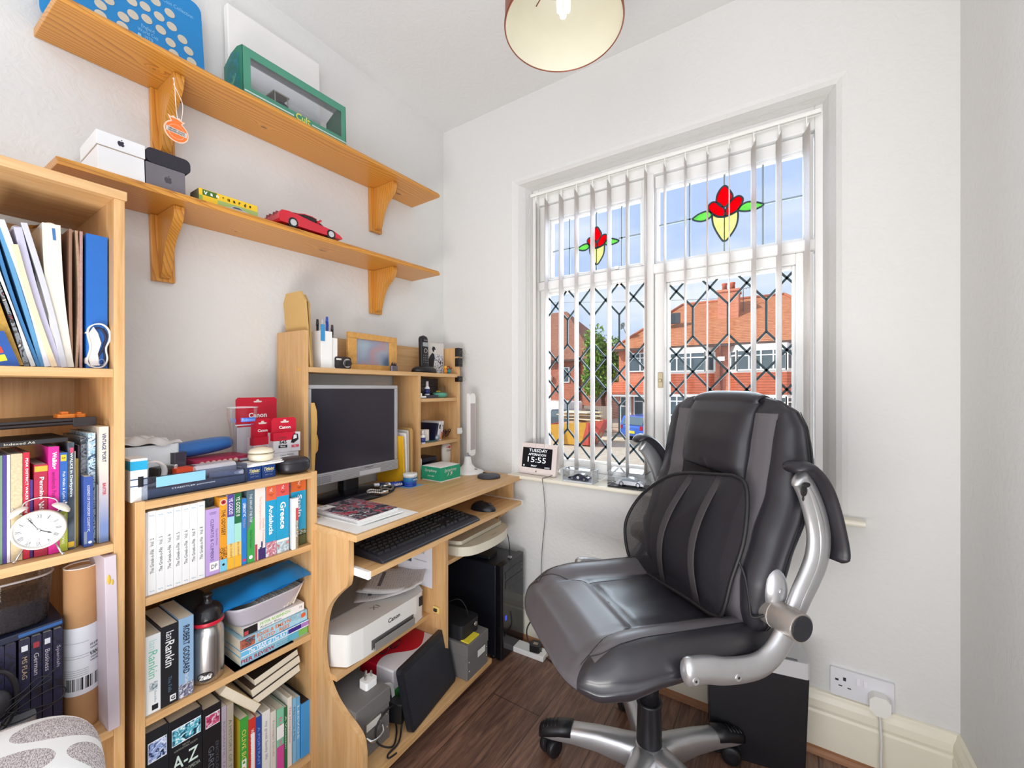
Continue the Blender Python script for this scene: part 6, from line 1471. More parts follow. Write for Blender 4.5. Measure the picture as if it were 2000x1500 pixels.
mb = MB(); mb.tube(smooth_path([(0.0,0.0,0.022),(0.02,-0.03,0.008),(0.03,-0.075,0.006),(0.0,-0.10,0.03),(-0.01,-0.095,0.065),(0.0,-0.07,0.09),(0.01,-0.03,0.085),(0.02,0.0,0.05),(0.03,-0.02,0.012),(0.04,-0.06,0.005),(0.03,-0.10,0.006),(0.04,-0.115,0.010),(0.05,-0.09,0.004)], 6),0.0026,8); part('lead', mb, BLACK, t)
t = dth('white_cable_loop', 'bundle of thin white and yellow cable hanging beside the red carton', 'cable', 0.400,0.165,0.160)
mb = MB()
for k in range(4): mb.tube(smooth_path([(0,-0.02 + k * 0.002,0.045),(0.008,0.005 + k * 0.003,0.03),(0.01,0.012 + k * 0.003,-0.02),(0.004,0.002 + k * 0.002,-0.06)], 6),0.0013,6)
part('white_strands', mb, C('#dcd8d6', 0.5), t)
mb = MB(); mb.tube(smooth_path([(0,-0.03,-0.03),(0.005,0.0,-0.045),(0.008,0.03,-0.05)], 6),0.002,6); part('yellow_lead', mb, C('#e6cf3a', 0.4), t)
t = dth('document_bundle', 'dark blue and cream document bundle squeezed under the printer shelf', 'documents', 0.20,0.100,0.2206); mb = MB(); mb.box(-0.06,0.075,-0.075,-0.030,0.0,0.030); part('cream_papers', mb, C('#d9caa0', 0.6), t); mb = MB(); mb.box(-0.06,0.080,-0.030,0.030,0.0,0.026); part('blue_folder', mb, C('#27365f', 0.5), t)
# floor: power strip with black plug
t = thing('power_strip', 'white extension strip on the floor beside the computer tower', 'power strip', (0.590,-0.095,0.0), math.radians(3)); mb = MB(); mb.box(-0.085,0.055,-0.028,0.028,0.0,0.022); part('strip_body', mb, plain('strip_white', '#ecebe8', 0.35, vary=0.02), t, bevel=0.003)
t = thing('black_plug', 'black plug with a beige label in the white extension strip', 'plug', (0.598,-0.095,0.0225), math.radians(10)); mb = MB(); mb.rbox(-0.022,0.022,-0.022,0.022,0.0,0.026,0.008,3, 'z'); part('plug_body', mb, BLACK, t, bevel=0.003); mb = MB(); mb.box(-0.010,0.010,-0.008,0.008,0.026,0.0265); part('plug_label', mb, C('#9a8f7c', 0.5), t)
mb = MB(); mb.tube(smooth_path([(-0.02,0,0.012),(-0.04,0.01,0.03),(-0.05,0.03,0.06),(-0.03,0.045,0.10)], 6),0.003,8); part('cable', mb, BLACK, t)
mb = MB(); mb.tube(smooth_path([(0.02,0.0,0.006),(0.035,-0.005,-0.012),(0.06,-0.01,-0.0195),(0.12,-0.04,-0.0195)], 6),0.0022,8); part('cable', mb, BLACK, t)
# black shredder behind the chair
SH = thing('paper_shredder', 'black paper shredder bin with a grey top standing by the wall behind the chair', 'shredder', (1.372,-0.112,0.0), math.radians(11))
mb = MB(); mb.add([(-0.120,-0.060,0.0),(0.120,-0.060,0.0),(0.120,0.055,0.0),(-0.120,0.055,0.0),(-0.128,-0.068,0.285),(0.128,-0.068,0.285),(0.128,0.063,0.285),(-0.128,0.063,0.285)], [(0,3,2,1),(4,5,6,7),(0,1,5,4),(1,2,6,5),(2,3,7,6),(3,0,4,7)]); part('bin', mb, plain('bin_black', '#141218', 0.5, vary=0.04, bump=0.15, bscale=700), SH, bevel=0.003)
mb = MB(); mb.rbox(-0.130,0.130,-0.070,0.065,0.285,0.330,0.012,3, 'z'); part('cutter_head', mb, plain('shredder_grey', '#c6c4c6', 0.4, vary=0.02), SH, bevel=0.006); mb = MB(); mb.box(0.05,0.10,-0.068,-0.060,0.3295,0.3325); part('switch', mb, C('#6a6a70', 0.4), SH)
# ------------------------------------------------------------------ window sill
CK = thing('digital_day_clock', 'white framed digital day clock reading 15:55 at the left end of the sill', 'clock', (0.537,0.020,0.7160),(math.radians(-9),0, math.radians(-2)))
mb = MB(); mb.rbox(-0.100,0.098,-0.010,0.010,0.0,0.136,0.006,3, 'y'); part('clock_frame', mb, plain('rosy_white_frame', '#e9ddd9', 0.35, vary=0.01), CK, bevel=0.002)
mb = MB(); mb.box(-0.077,0.076,-0.0106,-0.0098,0.028,0.116); part('display', mb, C('#15161d', 0.2), CK)
LT = plain('display_glow', '#e9edf2', 0.5, vary=0.0, emit=0.75)
for s_, z_, w_, xo, h_ in (('TUESDAY', 0.105,0.094,0.004,0.013),('AFTERNOON', 0.087,0.090,0.0,0.010),('15:55', 0.064,0.094,0.0,0.023),('MAY', 0.037,0.030,-0.012,0.0075),('2025', 0.034,0.026,0.055,0.006)):
 letter(s_, LT, CK, (xo, -0.0108, z_), *FY, w=w_, h=h_, bold=0.0)
mb = MB(); mb.cyl((-0.065,-0.0108,0.036),(-0.065,-0.0112,0.036),0.0035, n=10); part('icon', mb, LT, CK); mb = MB(); mb.cyl((0.0,-0.0102,0.014),(0.0,-0.0108,0.014),0.0035, n=12); part('sensor', mb, C('#7a6a62', 0.4), CK)
t = thing('clock_cable', 'thin black cable dropping from the day clock over the sill down the wall', 'cable', (0.600,-0.0390,0.716)); mb = MB(); mb.tube(smooth_path([(0.025,0.065,0.012),(0.012,0.020,0.004),(0.0,-0.001,0.002),(0.0,-0.001,-0.015),(-0.005,0.018,-0.06),(-0.002,0.024,-0.16),(-0.012,0.024,-0.26),(-0.020,0.022,-0.38),(-0.015,0.015,-0.52)], 8),0.0013,6); part('cord', mb, C('#22222a', 0.5), t)
def toy_car(t, L_, W_, H_, col, roofcol=None, kind='sport', axis=1.0, wheelcol='#8a8c92', dark='#2b3038'):
 """car along local x"""
 h = H_
 low = [(-0.5,0.25),(-0.49,0.50),(-0.44,0.60),(-0.30,0.62),(-0.18,0.66),(0.20,0.62),(0.34,0.54),(0.45,0.44),(0.5,0.32),(0.49,0.18),(-0.49,0.18)]
 up = [(-0.36,0.60),(-0.24,0.88),(-0.10,1.0),(0.02,1.0),(0.12,0.92),(0.28,0.60)]
 if kind == 'ferrari': low = [(-0.5,0.30),(-0.5,0.62),(-0.46,0.80),(-0.36,0.84),(-0.25,0.80),(0.0,0.66),(0.22,0.58),(0.36,0.50),(0.46,0.36),(0.5,0.22),(0.49,0.14),(-0.48,0.16)]; up = [(-0.40,0.82),(-0.22,0.93),(-0.08,1.0),(0.02,0.98),(0.12,0.84),(0.24,0.58)]
 body = MB()
 def ring(tab, wf, top=False):
  return [(x_ * L_, z_ * h) for x_, z_ in tab]
 body.prism([(z_, x_) for x_, z_ in ring(low, 1)], 'y', -W_ / 2, W_ / 2)
 b_ = part('car_body', body, col, t, bevel=W_ * 0.10, seg=3, angle=30)
 mb = MB(); mb.prism([(z_ * h, x_ * L_) for x_, z_ in up], 'y', -W_ * 0.40, W_ * 0.40); part('cabin', mb, C(dark, 0.15), t, bevel=W_ * 0.06)
 mb = MB(); mb.prism([(z_ * h, x_ * L_) for x_, z_ in [(-0.24,0.90),(-0.10,1.02),(0.02,1.02),(0.10,0.94),(0.09,0.92),(0.02,0.98),(-0.10,0.98),(-0.22,0.86)]], 'y', -W_ * 0.41, W_ * 0.41); part('roof', mb, col, t)
 r = h * 0.27
 for sx in (-0.30,0.30):
  for sy in (-1,1):
   mb = MB(); mb.cyl((sx * L_, sy * W_ * 0.36, r),(sx * L_, sy * W_ * 0.515, r), r, n=22); mb.cyl((sx * L_, sy * W_ * 0.515, r),(sx * L_, sy * W_ * 0.525, r), r * 0.66, n=16, mi=1)
   part('wheel', mb, [C('#1b1b1e', 0.7), C(wheelcol, 0.3,0.6)], t)
CASEG = glass_mat('acrylic_case', (0.97,0.98,1.0),0.09)
def case(label, x, y, w, d, h, base, edge):
 t = thing('display_case', label, 'display case', (x, y, 0.7158), math.radians(1))
 mb = MB(); mb.box(-w / 2, w / 2,-d / 2, d / 2,0.0,0.006); part('case_base', mb, base, t, bevel=0.001)
 mb = MB(); mb.box(-w / 2, w / 2,-d / 2, d / 2,0.0061, h); mb.f = mb.f[1:]; mb.m = mb.m[1:]; mb.sm = mb.sm[1:]; part('clear_cover', mb, CASEG, t)
 mb = MB(); q = 0.0016
 for sx in (-1,1):
  for sy in (-1,1): mb.box(sx * w / 2 - q, sx * w / 2 + q, sy * d / 2 - q, sy * d / 2 + q, 0, h)
  mb.box(sx * w / 2 - q, sx * w / 2 + q, -d / 2, d / 2, h - q, h + q)
 for sy in (-1,1): mb.box(-w / 2, w / 2, sy * d / 2 - q, sy * d / 2 + q, h - q, h + q)
 part('case_edges', mb, edge, t); return t
case('clear display case with a dark blue model racing car on the sill', 0.752,0.004,0.128,0.062,0.050, C('#c9cdd2', 0.3), C('#a9afb4', 0.3))
t = thing('model_car', 'dark blue model racing car with a white roundel inside the left sill case', 'model car', (0.750,0.002,0.7223), math.radians(181)); toy_car(t, 0.088,0.036,0.026, plain('model_navy', '#1e2a44', 0.2, coat=0.5)); mb = MB(); mb.cyl((0.0,0.0181,0.0125),(0.0,0.0190,0.0125),0.0055, n=16); mb.cyl((0.0,-0.0181,0.0125),(0.0,-0.0190,0.0125),0.0055, n=16); part('race_roundel', mb, WHITE, t); letter('22', BLACK, t, (0.0,0.0192,0.0125),(-1,0,0),(0,0,1), w=0.007)
case('larger clear display case with a silver model coupe on the sill nearest the chair', 0.950,0.020,0.146,0.082,0.062, C('#1c1d22', 0.25), CASEG)
t = thing('model_car', 'silver model coupe inside the right sill case', 'model car', (0.958,0.014,0.7223), math.radians(2)); toy_car(t, 0.106,0.040,0.032, plain('model_silver', '#c9cbcd', 0.25, metal=0.4, coat=0.5), wheelcol='#b0b2b6', dark='#8f979c')
# ------------------------------------------------------------------ books and clutter in the bookcases
ROMAN = 0
def book(label, y0, y1, zb, zt, x1=0.322, depth=0.125, col='#ffffff', name='book', cover=None, pages=True, group=None, lean=0.0, rough=0.4, hard=False, cat='book'):
 """upright book, spine turned to the room; local origin at its foot, centre of the spine"""
 w = y1 - y0; h = zt - zb
 t = thing(name, label, cat, (x1,(y0 + y1) / 2, zb + 0.0006),(lean, 0,0), group)
 c = cover if cover is not None else C(col, rough)
 k = min(0.0014, w * 0.2)
 mb = MB(); mb.box(-k, 0,-w / 2, w / 2,0, h); mb.box(-depth, -k, -w / 2,-w / 2 + k, 0, h); mb.box(-depth, -k, w / 2 - k, w / 2,0, h)
 part('cover', mb, c, t, bevel=0.0004)
 e = 0.003 if hard else 0.0006
 mb = MB(); mb.box(-depth + 0.001,-k, -w / 2 + k, w / 2 - k, e, h - e); part('pages', mb, PAPE, t)
 t['h'] = h
 del t['h']
 return t, w, h
def spine(t, txt, col, zc, length, width, up=False, bold=0.0, shear=0.0, y=0.0, off=0.0005):
 r, u = RXU if up else RX
 return letter(txt, C(col, 0.5), t, (0.0, y, zc), r, u, w=length, h=width, bold=bold, shear=shear, off=off)
def band(t, w, z0, z1, col, name='spine_panel', y0=None, y1=None, mt=None, x=0.0):
 mb = MB(); mb.box(x, x + 0.0003,(-w / 2 if y0 is None else y0) + 0.0002,(w / 2 if y1 is None else y1) - 0.0002, z0, z1)
 return part(name, mb, mt or C(col, 0.4), t)
SZ = 0.6555
# the eight white volumes
vol = [(-1.2673,-1.2612,0.8330),(-1.2608,-1.2470,0.8345),(-1.2466,-1.2318,0.8337),(-1.2314,-1.2168,0.8337),(-1.2164,-1.2012,0.8340),(-1.2008,-1.1871,0.8338),(-1.1867,-1.1724,0.8338),(-1.1720,-1.1571,0.8346)]
WB = plain('white_gloss_cover', '#e6e5e4', 0.3, vary=0.01)
fish = C('#9fc3d8', 0.5)
names_ = ['first', 'second', 'third', 'fourth', 'fifth', 'sixth', 'seventh', 'eighth']
for i, (a, b_, zt) in enumerate(vol):
 t, w, h = book(['thin sliver of white Greek-o-File volume against the left bookcase side', ][0] if i == 0 else 'white Greek-o-File book with Vol. %d lettered on its spine' % (i + 1), a, b_, SZ, zt, cover=WB, group='white Greek-o-File volumes')
 if i:
  spine(t, 'The Greek-o-File   Vol. %d' % (i + 1), '#3a3a3e', 0.083,0.075,0.0062, up=True)
  for zz in (0.008, h - 0.010): mb = MB(); mb.tube([(0.0004,-0.0042 + 0.0028 * k * 0.5, zz + 0.0016 * math.sin(k * 1.9)) for k in range(7)], 0.00045,4); part('fish_motif', mb, fish, t)
t, w, h = book('dark photographic hardback pushed back behind the lilac garden book', -1.1570,-1.1290, SZ, 0.836, x1=0.295, cover=art('dark_teal_photo', ['#141418', '#1f2a30', '#2c4a50', '#3a2a2c', '#0e0e12'], 30))
t, w, h = book('lilac Clematis and Climbers garden book with a DP box at the foot', -1.1560,-1.1275, SZ, 0.812, col='#b79bd0')
spine(t, 'CLEMATIS & CLIMBERS', '#5a4486', 0.083,0.098,0.0066, y=-0.001); spine(t, 'Garden Plants', '#7a5fa6', 0.088,0.040,0.004, y=0.0085); band(t, w, 0.010,0.030, '#f2f0ee', y0=-0.006, y1=0.0125); letter('DP', C('#3a3540', 0.5), t, (0.0004,0.003,0.020), *FX, w=0.012, h=0.010, off=0.0006); letter('GARDEN\nGUIDES', C('#6a5290', 0.5), t, (0.0,0.0,0.146), *FX, w=0.015, h=0.006)
t, w, h = book('orange paperback of The Odyssey with a poppy roundel at the top', -1.1271,-1.1113, SZ, 0.8345, col='#e79a26')
spine(t, 'THE ODYSSEY', '#4a2412', 0.118,0.062,0.0085, bold=0.01); mb = MB(); mb.cyl((0,0, h - 0.012),(0.0004,0, h - 0.012),0.0075, n=24); mb.cyl((0,0, h - 0.012),(0.0007,0, h - 0.012),0.0052, n=20, mi=1); mb.cyl((0,0, h - 0.012),(0.0009,0, h - 0.012),0.0018, n=12, mi=2); part('poppy_roundel', mb, [C('#e9c9b4', 0.4), C('#b8262a', 0.4), C('#1c1416', 0.4)], t)
band(t, w, 0.0,0.040, '#7cc3dc'); band(t, w, 0.030,0.058, '#2a1a16', mt=art('odyssey_art', ['#e79a26', '#2a1a16', '#e79a26', '#2a1a16', '#e79a26', '#2a1a16'], 120), x=0.0003); mb = MB(); mb.sphere((0.0004,0,0.017),1,10, sc=(0.0005,0.003,0.003)); part('penguin_mark', mb, C('#1c1416', 0.4), t)
for k, (a, b_, top, nm) in enumerate(((-1.1109,-1.0958, '#5a4398', 'YE GODS!'),(-1.0953,-1.0796, '#23683f', 'YE GODS! II'))):
 t, w, h = book('Ye Gods travel paperback with a %s and yellow spine' % ('purple, blue' if k == 0 else 'green, aqua'), a, b_, SZ, 0.8375, col=('#9fd0e2', '#a3d8c8')[k])
 band(t, w, 0.128 if k == 0 else 0.108, h, top); band(t, w, 0.0,0.062, '#f0c470'); band(t, w, 0.0,0.030, '#ecae34', x=0.0003)
 spine(t, nm, '#f2f2ee', 0.154 if k == 0 else 0.150,0.040 if k == 0 else 0.048,0.0085, bold=0.01, off=0.001); spine(t, 'JILL DUDLEY', '#8a6a2a', 0.045,0.035,0.005, off=0.001)
t, w, h = book('thin dark paperback set back behind the blue Lifeboat booklet', -1.0790,-1.0668, SZ, 0.838, x1=0.306, col='#2b353c')
t, w, h = book('short bright blue Lifeboat booklet', -1.0786,-1.0674, SZ, 0.8212, col='#2a78c4')
spine(t, 'LIFEBOAT VC', '#f2f2f2', 0.137,0.034,0.0062, bold=0.015); spine(t, 'Dick Evans', '#e0b04c', 0.104,0.022,0.004); mb = MB(); mb.cyl((0,0,0.012),(0.0006,0,0.012),0.0036, n=16); part('badge', mb, C('#d0386a', 0.4), t)
t, w, h = book('The Inn at the Top paperback with a slate and green spine', -1.0663,-1.0494, SZ, 0.8398, col='#5a707a')
m, nt, b = newmat('green_hill_band', 0.4); x_, y_, z_ = nt.sep(nt.xyz()); nt.l.new(nt.mix((z_ - y_ * 2.2).lt(0.098), '#5e7680', '#3f9f4c'), b.inputs['Base Color']); band(t, w, 0.0,0.125, '', mt=m)
spine(t, 'THE INN AT THE TOP', '#e6ecee', 0.138,0.072,0.0058); spine(t, 'Neil Hanson', '#2f6a3a', 0.060,0.045,0.0060, off=0.001); mb = MB(); mb.sphere((0.0004,0,0.014),1,10, sc=(0.0005,0.005,0.005)); part('badge', mb, WHITE, t)
t, w, h = book('pale Greek garden paperback with faded orange lettering and a purple foot', -1.0481,-1.0228, SZ, 0.8412, col='#e9ded6')
spine(t, 'The Courtyard in Naxos', '#e2a998', 0.120,0.085,0.0075); spine(t, 'Sheila Tolson', '#d0a090', 0.075,0.06,0.005, y=0.008); band(t, w, 0.0,0.028, '#3f2c66', y0=-w * 0.2); band(t, w, 0.0,0.042, '#b4424e', y0=-w / 2, y1=-w * 0.28, x=0.0003); mb = MB(); mb.sphere((0.0004,0.004,0.038),1,10, sc=(0.0005,0.0022,0.009)); mb.sphere((0.0004,0.002,0.030),1,10, sc=(0.0005,0.004,0.002)); part('heron_drawing', mb, C('#2a3560', 0.4), t)
for (lab, a, b_, zt, top, nm, th_, ph, zb_) in (('turquoise and orange guidebook to Andalucia', -1.0220,-0.9948,0.8422, '#dd6440', 'Andalucía', 0.011, ['#2b4070', '#e8e4ea', '#b5445a', '#dad6e4', '#3a4a80'], 0.042),
           ('turquoise and coral guidebook to Greece', -0.9942,-0.9612,0.8436, '#d9534c', 'Greece', 0.015, ['#5fa9c4', '#e7e2dc', '#9ac4d0', '#c8584a', '#e7e2dc'], 0.046),
           ('turquoise and orange guidebook to Spain, last on the upper row', -0.9606,-0.9076,0.8446, '#d2622c', 'Spain', 0.016, ['#5a7aa8', '#a9c4dc', '#5f6a3a', '#4a4434', '#384a28'], 0.050)):
 t, w, h = book(lab, a, b_, SZ, zt, x1=0.322 if nm != 'Spain' else 0.312, depth=0.12, col='#1f9bc6')
 band(t, w, h - 0.036 - (0.004 if nm == 'Andalucía' else 0), h, top); mt = art('guide_' + nm[:3], ph, 60)
 if nm == 'Greece': band(t, w, 0.0,0.030, '', mt=mt); band(t, w, 0.030,0.036, '#e9e4de', x=0.0)
 elif nm == 'Spain': band(t, w, 0.0,0.030, '#4a5030'); band(t, w, 0.028,0.044, '', mt=mt); band(t, w, h - 0.075, h, '#b0542c', y0=-w / 2, y1=-w * 0.30, x=0.0004, mt=art('cathedral_strip', ['#5a3a2a', '#a8683c', '#2a4a70', '#7a4a30'], 60))
 else: band(t, w, 0.0,0.038, '', mt=mt)
 L_ = {'Andalucía': 0.078, 'Greece': 0.072, 'Spain': 0.062}[nm]; zc = {'Andalucía': 0.096, 'Greece': 0.100, 'Spain': 0.112}[nm]
 yo = 0.006 if nm == 'Spain' else 0.0
 spine(t, nm, '#f4f6f6', zc, L_, th_, bold=0.025, y=yo, off=0.0008)
 letter('THE ROUGH\nGUIDE', C('#2a1a18', 0.5), t, (0.0004, yo, h - 0.026), *FX, w=0.013, h=0.006, off=0.0006); mb = MB()
 mb.sphere((0.0008, yo + 0.001, h - 0.009),1,8, sc=(0.0004,0.0013,0.0013)); mb.tube([(0.0008, yo, h - 0.011),(0.0008, yo - 0.001, h - 0.015),(0.0008, yo + 0.003, h - 0.018)], 0.0006,4); mb.tube([(0.0008, yo - 0.001, h - 0.015),(0.0008, yo - 0.004, h - 0.017)], 0.0006,4); mb.tube([(0.0008, yo - 0.004, h - 0.012),(0.0008, yo + 0.004, h - 0.0125)], 0.0005,4); part('running_figure', mb, WHITE, t)
t, w, h = book('short Cretan guidebook standing in front of the Spain guide', -0.9565,-0.9400, SZ, 0.795, x1=0.330, depth=0.015, col='#e7e4e2')
band(t, w, 0.0, h, '#f0eeec', y0=-w / 2, y1=0.0, x=0.0001); band(t, w, 0.078,0.112, '#d04a4a', y0=0.001, y1=w / 2, x=0.0001); band(t, w, 0.0,0.078, '', y0=0.001, y1=w / 2, mt=art('crete_strip', ['#2a2a2e', '#6a5a40', '#a89a80', '#3a3a40', '#8a98a0'], 80), x=0.0001); spine(t, 'Corfu City', '#f4f4f2', 0.055,0.045,0.005, y=0.004, bold=0.02, off=0.0008)
# ---- second row
S2 = 0.4020
t, w, h = book('white Ian Rankin paperback with mint lettering', -1.2652,-1.2393, S2,0.5690, depth=0.12, col='#e9eded')
spine(t, 'Ian', '#b9dfd6', 0.146,0.020,0.013); spine(t, 'Rankin', '#74c9a8', 0.104,0.058,0.015); band(t, w, 0.048,0.066, '', y0=-w * 0.25, y1=w * 0.3, mt=art('rankin_strip', ['#1c2430', '#6f8a98', '#e0e4e4', '#2a3440'], 90)); spine(t, 'Black & Blue', '#8a98a2', 0.034,0.024,0.0035, y=0.004); band(t, w, 0.006,0.017, '#1d2026', y0=-0.002, y1=0.009)
t, w, h = book('black Ian Rankin paperback with white lettering', -1.2388,-1.2076, S2,0.5770, depth=0.12, col='#1b1d22')
spine(t, 'Ian', '#e9e9ea', 0.152,0.018,0.014); spine(t, 'Rankin', '#f2f2f2', 0.112,0.056,0.016, bold=0.01); spine(t, 'The Falls', '#5a7a92', 0.045,0.034,0.006); band(t, w, 0.006,0.019, '#e9e9ea', y0=0.0, y1=0.011); letter('G', BLACK, t, (0.0006,0.0055,0.0125), *FX, h=0.008, bold=0.03)
t, w, h = book('blue Robert Goddard paperback with tall black lettering', -1.2071,-1.1793, S2,0.5800, depth=0.12, col='#8fb2d2')
spine(t, 'ROBERT GODDARD', '#1c2438', 0.106,0.108,0.0125, bold=0.02); band(t, w, 0.0,0.030, '', mt=art('goddard_foot', ['#1c2448', '#e8e8ee', '#2c2c5a', '#c8d0dc', '#141a30'], 70)); spine(t, 'Past Caring', '#f4f4f4', 0.040,0.024,0.008, off=0.0008)
# water bottle
BT = thing('water_bottle', 'brushed aluminium Zéfal sports bottle with black and red cap', 'bottle', (0.290,-1.1400, S2 + 0.0006))
AL, nt, b = newmat('brushed_aluminium', 0.28, metal=0.95)
nt.l.new(nt.ramp(nt.noise(nt.xyz((300,300,3)),1.0,2), [(0.3, '#b5b4b4'),(0.7, '#d9d8d6')]), b.inputs['Base Color'])
mb = MB(); mb.lathe([(0.028,0.0),(0.0325,0.004),(0.0328,0.02),(0.0328,0.108),(0.0315,0.118),(0.0275,0.126),(0.0275,0.132),(0.031,0.135)], 48); part('bottle_body', mb, AL, BT)
mb = MB(); mb.lathe([(0.0325,0.134),(0.0330,0.136),(0.0330,0.141),(0.0325,0.143)], 48); part('red_band', mb, C('#cf2038', 0.35), BT)
mb = MB(); mb.lathe([(0.0328,0.143),(0.0325,0.150),(0.030,0.162),(0.022,0.174),(0.012,0.178),(0.009,0.182),(0.0085,0.192),(0.010,0.196),(0.009,0.201),(0.001,0.202)], 48); part('cap', mb, plain('black_rubber_cap', '#19171b', 0.25, vary=0.02), BT)
mb = MB()
def bp(a, z, r=0.0332): return (r * math.cos(a), r * math.sin(a), z)
a0 = math.radians(-28)
vs = [bp(a0,0.019,0.0331)] + [bp(a0 + 0.50 * math.cos(t * PI / 14),0.019 + 0.0115 * math.sin(t * PI / 14),0.0331) for t in range(28)]
mb.add(vs, [(0,1 + k, 1 + (k + 1) % 28) for k in range(28)]); part('logo_oval', mb, C('#17171a', 0.4), BT)
me_t = letter('Zéfal', WHITE, BT, (0.0,0.0,0.018),(0,1,0),(0,0,1), w=0.024, h=0.0095, bold=0.03, shear=0.15)
for v in me_t.data.vertices:
 a = a0 + v.co.y / 0.0334; v.co = Vector(bp(a, v.co.z, 0.0334))
# flat stack of four paperbacks on the right
def flat_book(label, y0, y1, z0, z1, x1, col, dpt=0.118, rz=0.0, cover=None, pages_left=True, name='book', group=None, rx=0.0, ry=0.0, spine_out=True):
 w = y1 - y0; h = z1 - z0
 t = thing(name, label, 'book', (x1,(y0 + y1) / 2, z0 + 0.0003),(rx, ry, rz), group)
 c = cover if cover is not None else C(col, 0.4); k = 0.0010
 mb = MB()
 if spine_out: mb.box(-k, 0,-w / 2, w / 2,0, h - 0.0003)
 else: mb.box(-dpt - k, -dpt, -w / 2, w / 2,0, h - 0.0003)
 mb.box(-dpt, -k if spine_out else 0,-w / 2, w / 2,0, k); mb.box(-dpt, -k if spine_out else 0,-w / 2, w / 2, h - k - 0.0003, h - 0.0003); part('cover', mb, c, t, bevel=0.0003)
 mb = MB(); mb.box(-dpt + 0.0005,-k if spine_out else -0.001,-w / 2 + 0.0006, w / 2 - 0.0006, k, h - k - 0.0003); part('pages', mb, PAPE if not spine_out else PAPE, t)
 return t, w, h
def level(t, txt, col, yc, zc, w, h=None, **k): return letter(txt, C(col, 0.5), t, (0.0, yc, zc), *FX, w=w, h=h, **k)
t, w, h = flat_book('Pier Review paperback, the bottom of the four flat books', -1.080,-0.906, S2,0.4235,0.318, '#8fc4d8'); level(t, 'PIER REVIEW', '#a83248', -0.045,0.010,0.082,0.010, bold=0.02); band(t, w, 0.002, h - 0.002, '#5fb0c8', y0=0.030, y1=0.060); band(t, w, 0.002, h - 0.002, '#7ab55a', y0=0.060, y1=w / 2); level(t, 'A Road Trip in Search of\nthe Great British Seaside', '#5a7a88', 0.018,0.010,0.035,0.009)
t, w, h = flat_book('The Year of the Rat paperback, second from the bottom of the flat pile', -1.080,-0.904,0.4240,0.4400,0.320, '#6ab8e0'); level(t, 'The YEAR of The RAT', '#f4f6f8', -0.022,0.008,0.100,0.011, bold=0.015); band(t, w, 0.0015, h - 0.0015, '#3a2a86', y0=0.030, y1=w / 2 - 0.022); band(t, w, 0.0015, h - 0.0015, '#a87ac0', y0=w / 2 - 0.022, y1=w / 2); band(t, w, 0.0,0.002, '#f2f2f2', x=0.0003); band(t, w, h - 0.002, h, '#f2f2f2', x=0.0003)
t, w, h = flat_book('thick Josie Lloyd and Emlyn Rees paperback, third from the bottom of the flat pile', -1.080,-0.906,0.4405,0.4680,0.316, '#a5cfe0', cover=art('josie_cover', ['#a5cfe0', '#9cc8da', '#b0d6e4', '#8ab4c8', '#a9d2e0'], 30)); level(t, 'JOSIE & EMLYN\nLLOYD   REES', '#df7a44', -0.005,0.0135,0.088,0.022, bold=0.02); band(t, w, 0.002, h - 0.002, '', y0=-w / 2, y1=-w / 2 + 0.035, mt=art('josie_photo', ['#5a3a30', '#c86a4a', '#3a3440', '#8aa0b0'], 60)); mb = MB(); mb.cyl((0.0, w / 2 - 0.012,0.017),(0.0006, w / 2 - 0.012,0.017),0.0065, n=18); part('flower', mb, C('#e0603a', 0.4), t)
t, w, h = flat_book('Peter Robinson Abattoir Blues paperback on top of the flat pile', -1.070,-0.912,0.4685,0.4900,0.310, '#eeebe8'); level(t, 'PETER ROBINSON', '#86c83c', 0.000,0.0145,0.078,0.0075, bold=0.01); level(t, 'Abattoir Blues', '#2a2a2e', -0.012,0.0055,0.055,0.0055); band(t, w, 0.0005, h - 0.001, '#1f1c1e', y0=-w / 2, y1=-w / 2 + 0.034); band(t, w, 0.002,0.012, '#b5484e', y0=-w / 2 + 0.002, y1=-w / 2 + 0.012, x=0.0003); letter('H', C('#3a3a3a', 0.5), t, (0.0, w / 2 - 0.010,0.012), *FX, h=0.007)
TBX = thing('plastic_food_tub', 'clear plastic tub packed with cards lying on the flat books', 'tub', (0.258,-1.000,0.4906),(0,0, math.radians(4)))
CLP = glass_mat('frosted_plastic', (0.86,0.85,0.88),0.05,0.4)
mb = MB()
def tubf(u, v, r0=(0.045,0.078), r1=(0.062,0.100), hh=0.052):
 a = 2 * PI * u; e = 0.55; s_ = v
 rx_, ry_ = r0[0] + (r1[0] - r0[0]) * s_, r0[1] + (r1[1] - r0[1]) * s_
 return (rx_ * math.copysign(abs(math.cos(a)) ** e, math.cos(a)), ry_ * math.copysign(abs(math.sin(a)) ** e, math.sin(a)), hh * s_)
TUBM = plain('milky_plastic', '#b7b1bb', 0.35, vary=0.03)
mb.grid(tubf, 56,8, wrap_u=True); part('tub_body', mb, TUBM, TBX, solid=0.0012)
mb = MB(); mb.tube([tubf(k / 56,1.0) for k in range(56)], 0.0022,6, closed=True); part('rim', mb, C('#c9c5cc', 0.3), TBX)
mb = MB(); mb.add([tubf(k / 56,0.06) for k in range(56)], [tuple(range(56))]); part('tub_base', mb, TUBM, TBX)
for k in range(15):
 o_ = MB(); o_.box(-0.040,0.046,-0.0018,0.0018,0.0,0.052)
 o = part('index_card', o_, [C('#d8cbb8', 0.6), C('#c9bda9', 0.6), C('#e2d8ca', 0.6)][k % 3], None, loc=(0.258,-1.062 + 0.0085 * k, 0.4960), rot=(math.radians(-32),0, math.radians(4))); tag(o, 'cream card standing slanted in the clear plastic tub', 'card', 'cards packed in the plastic tub')
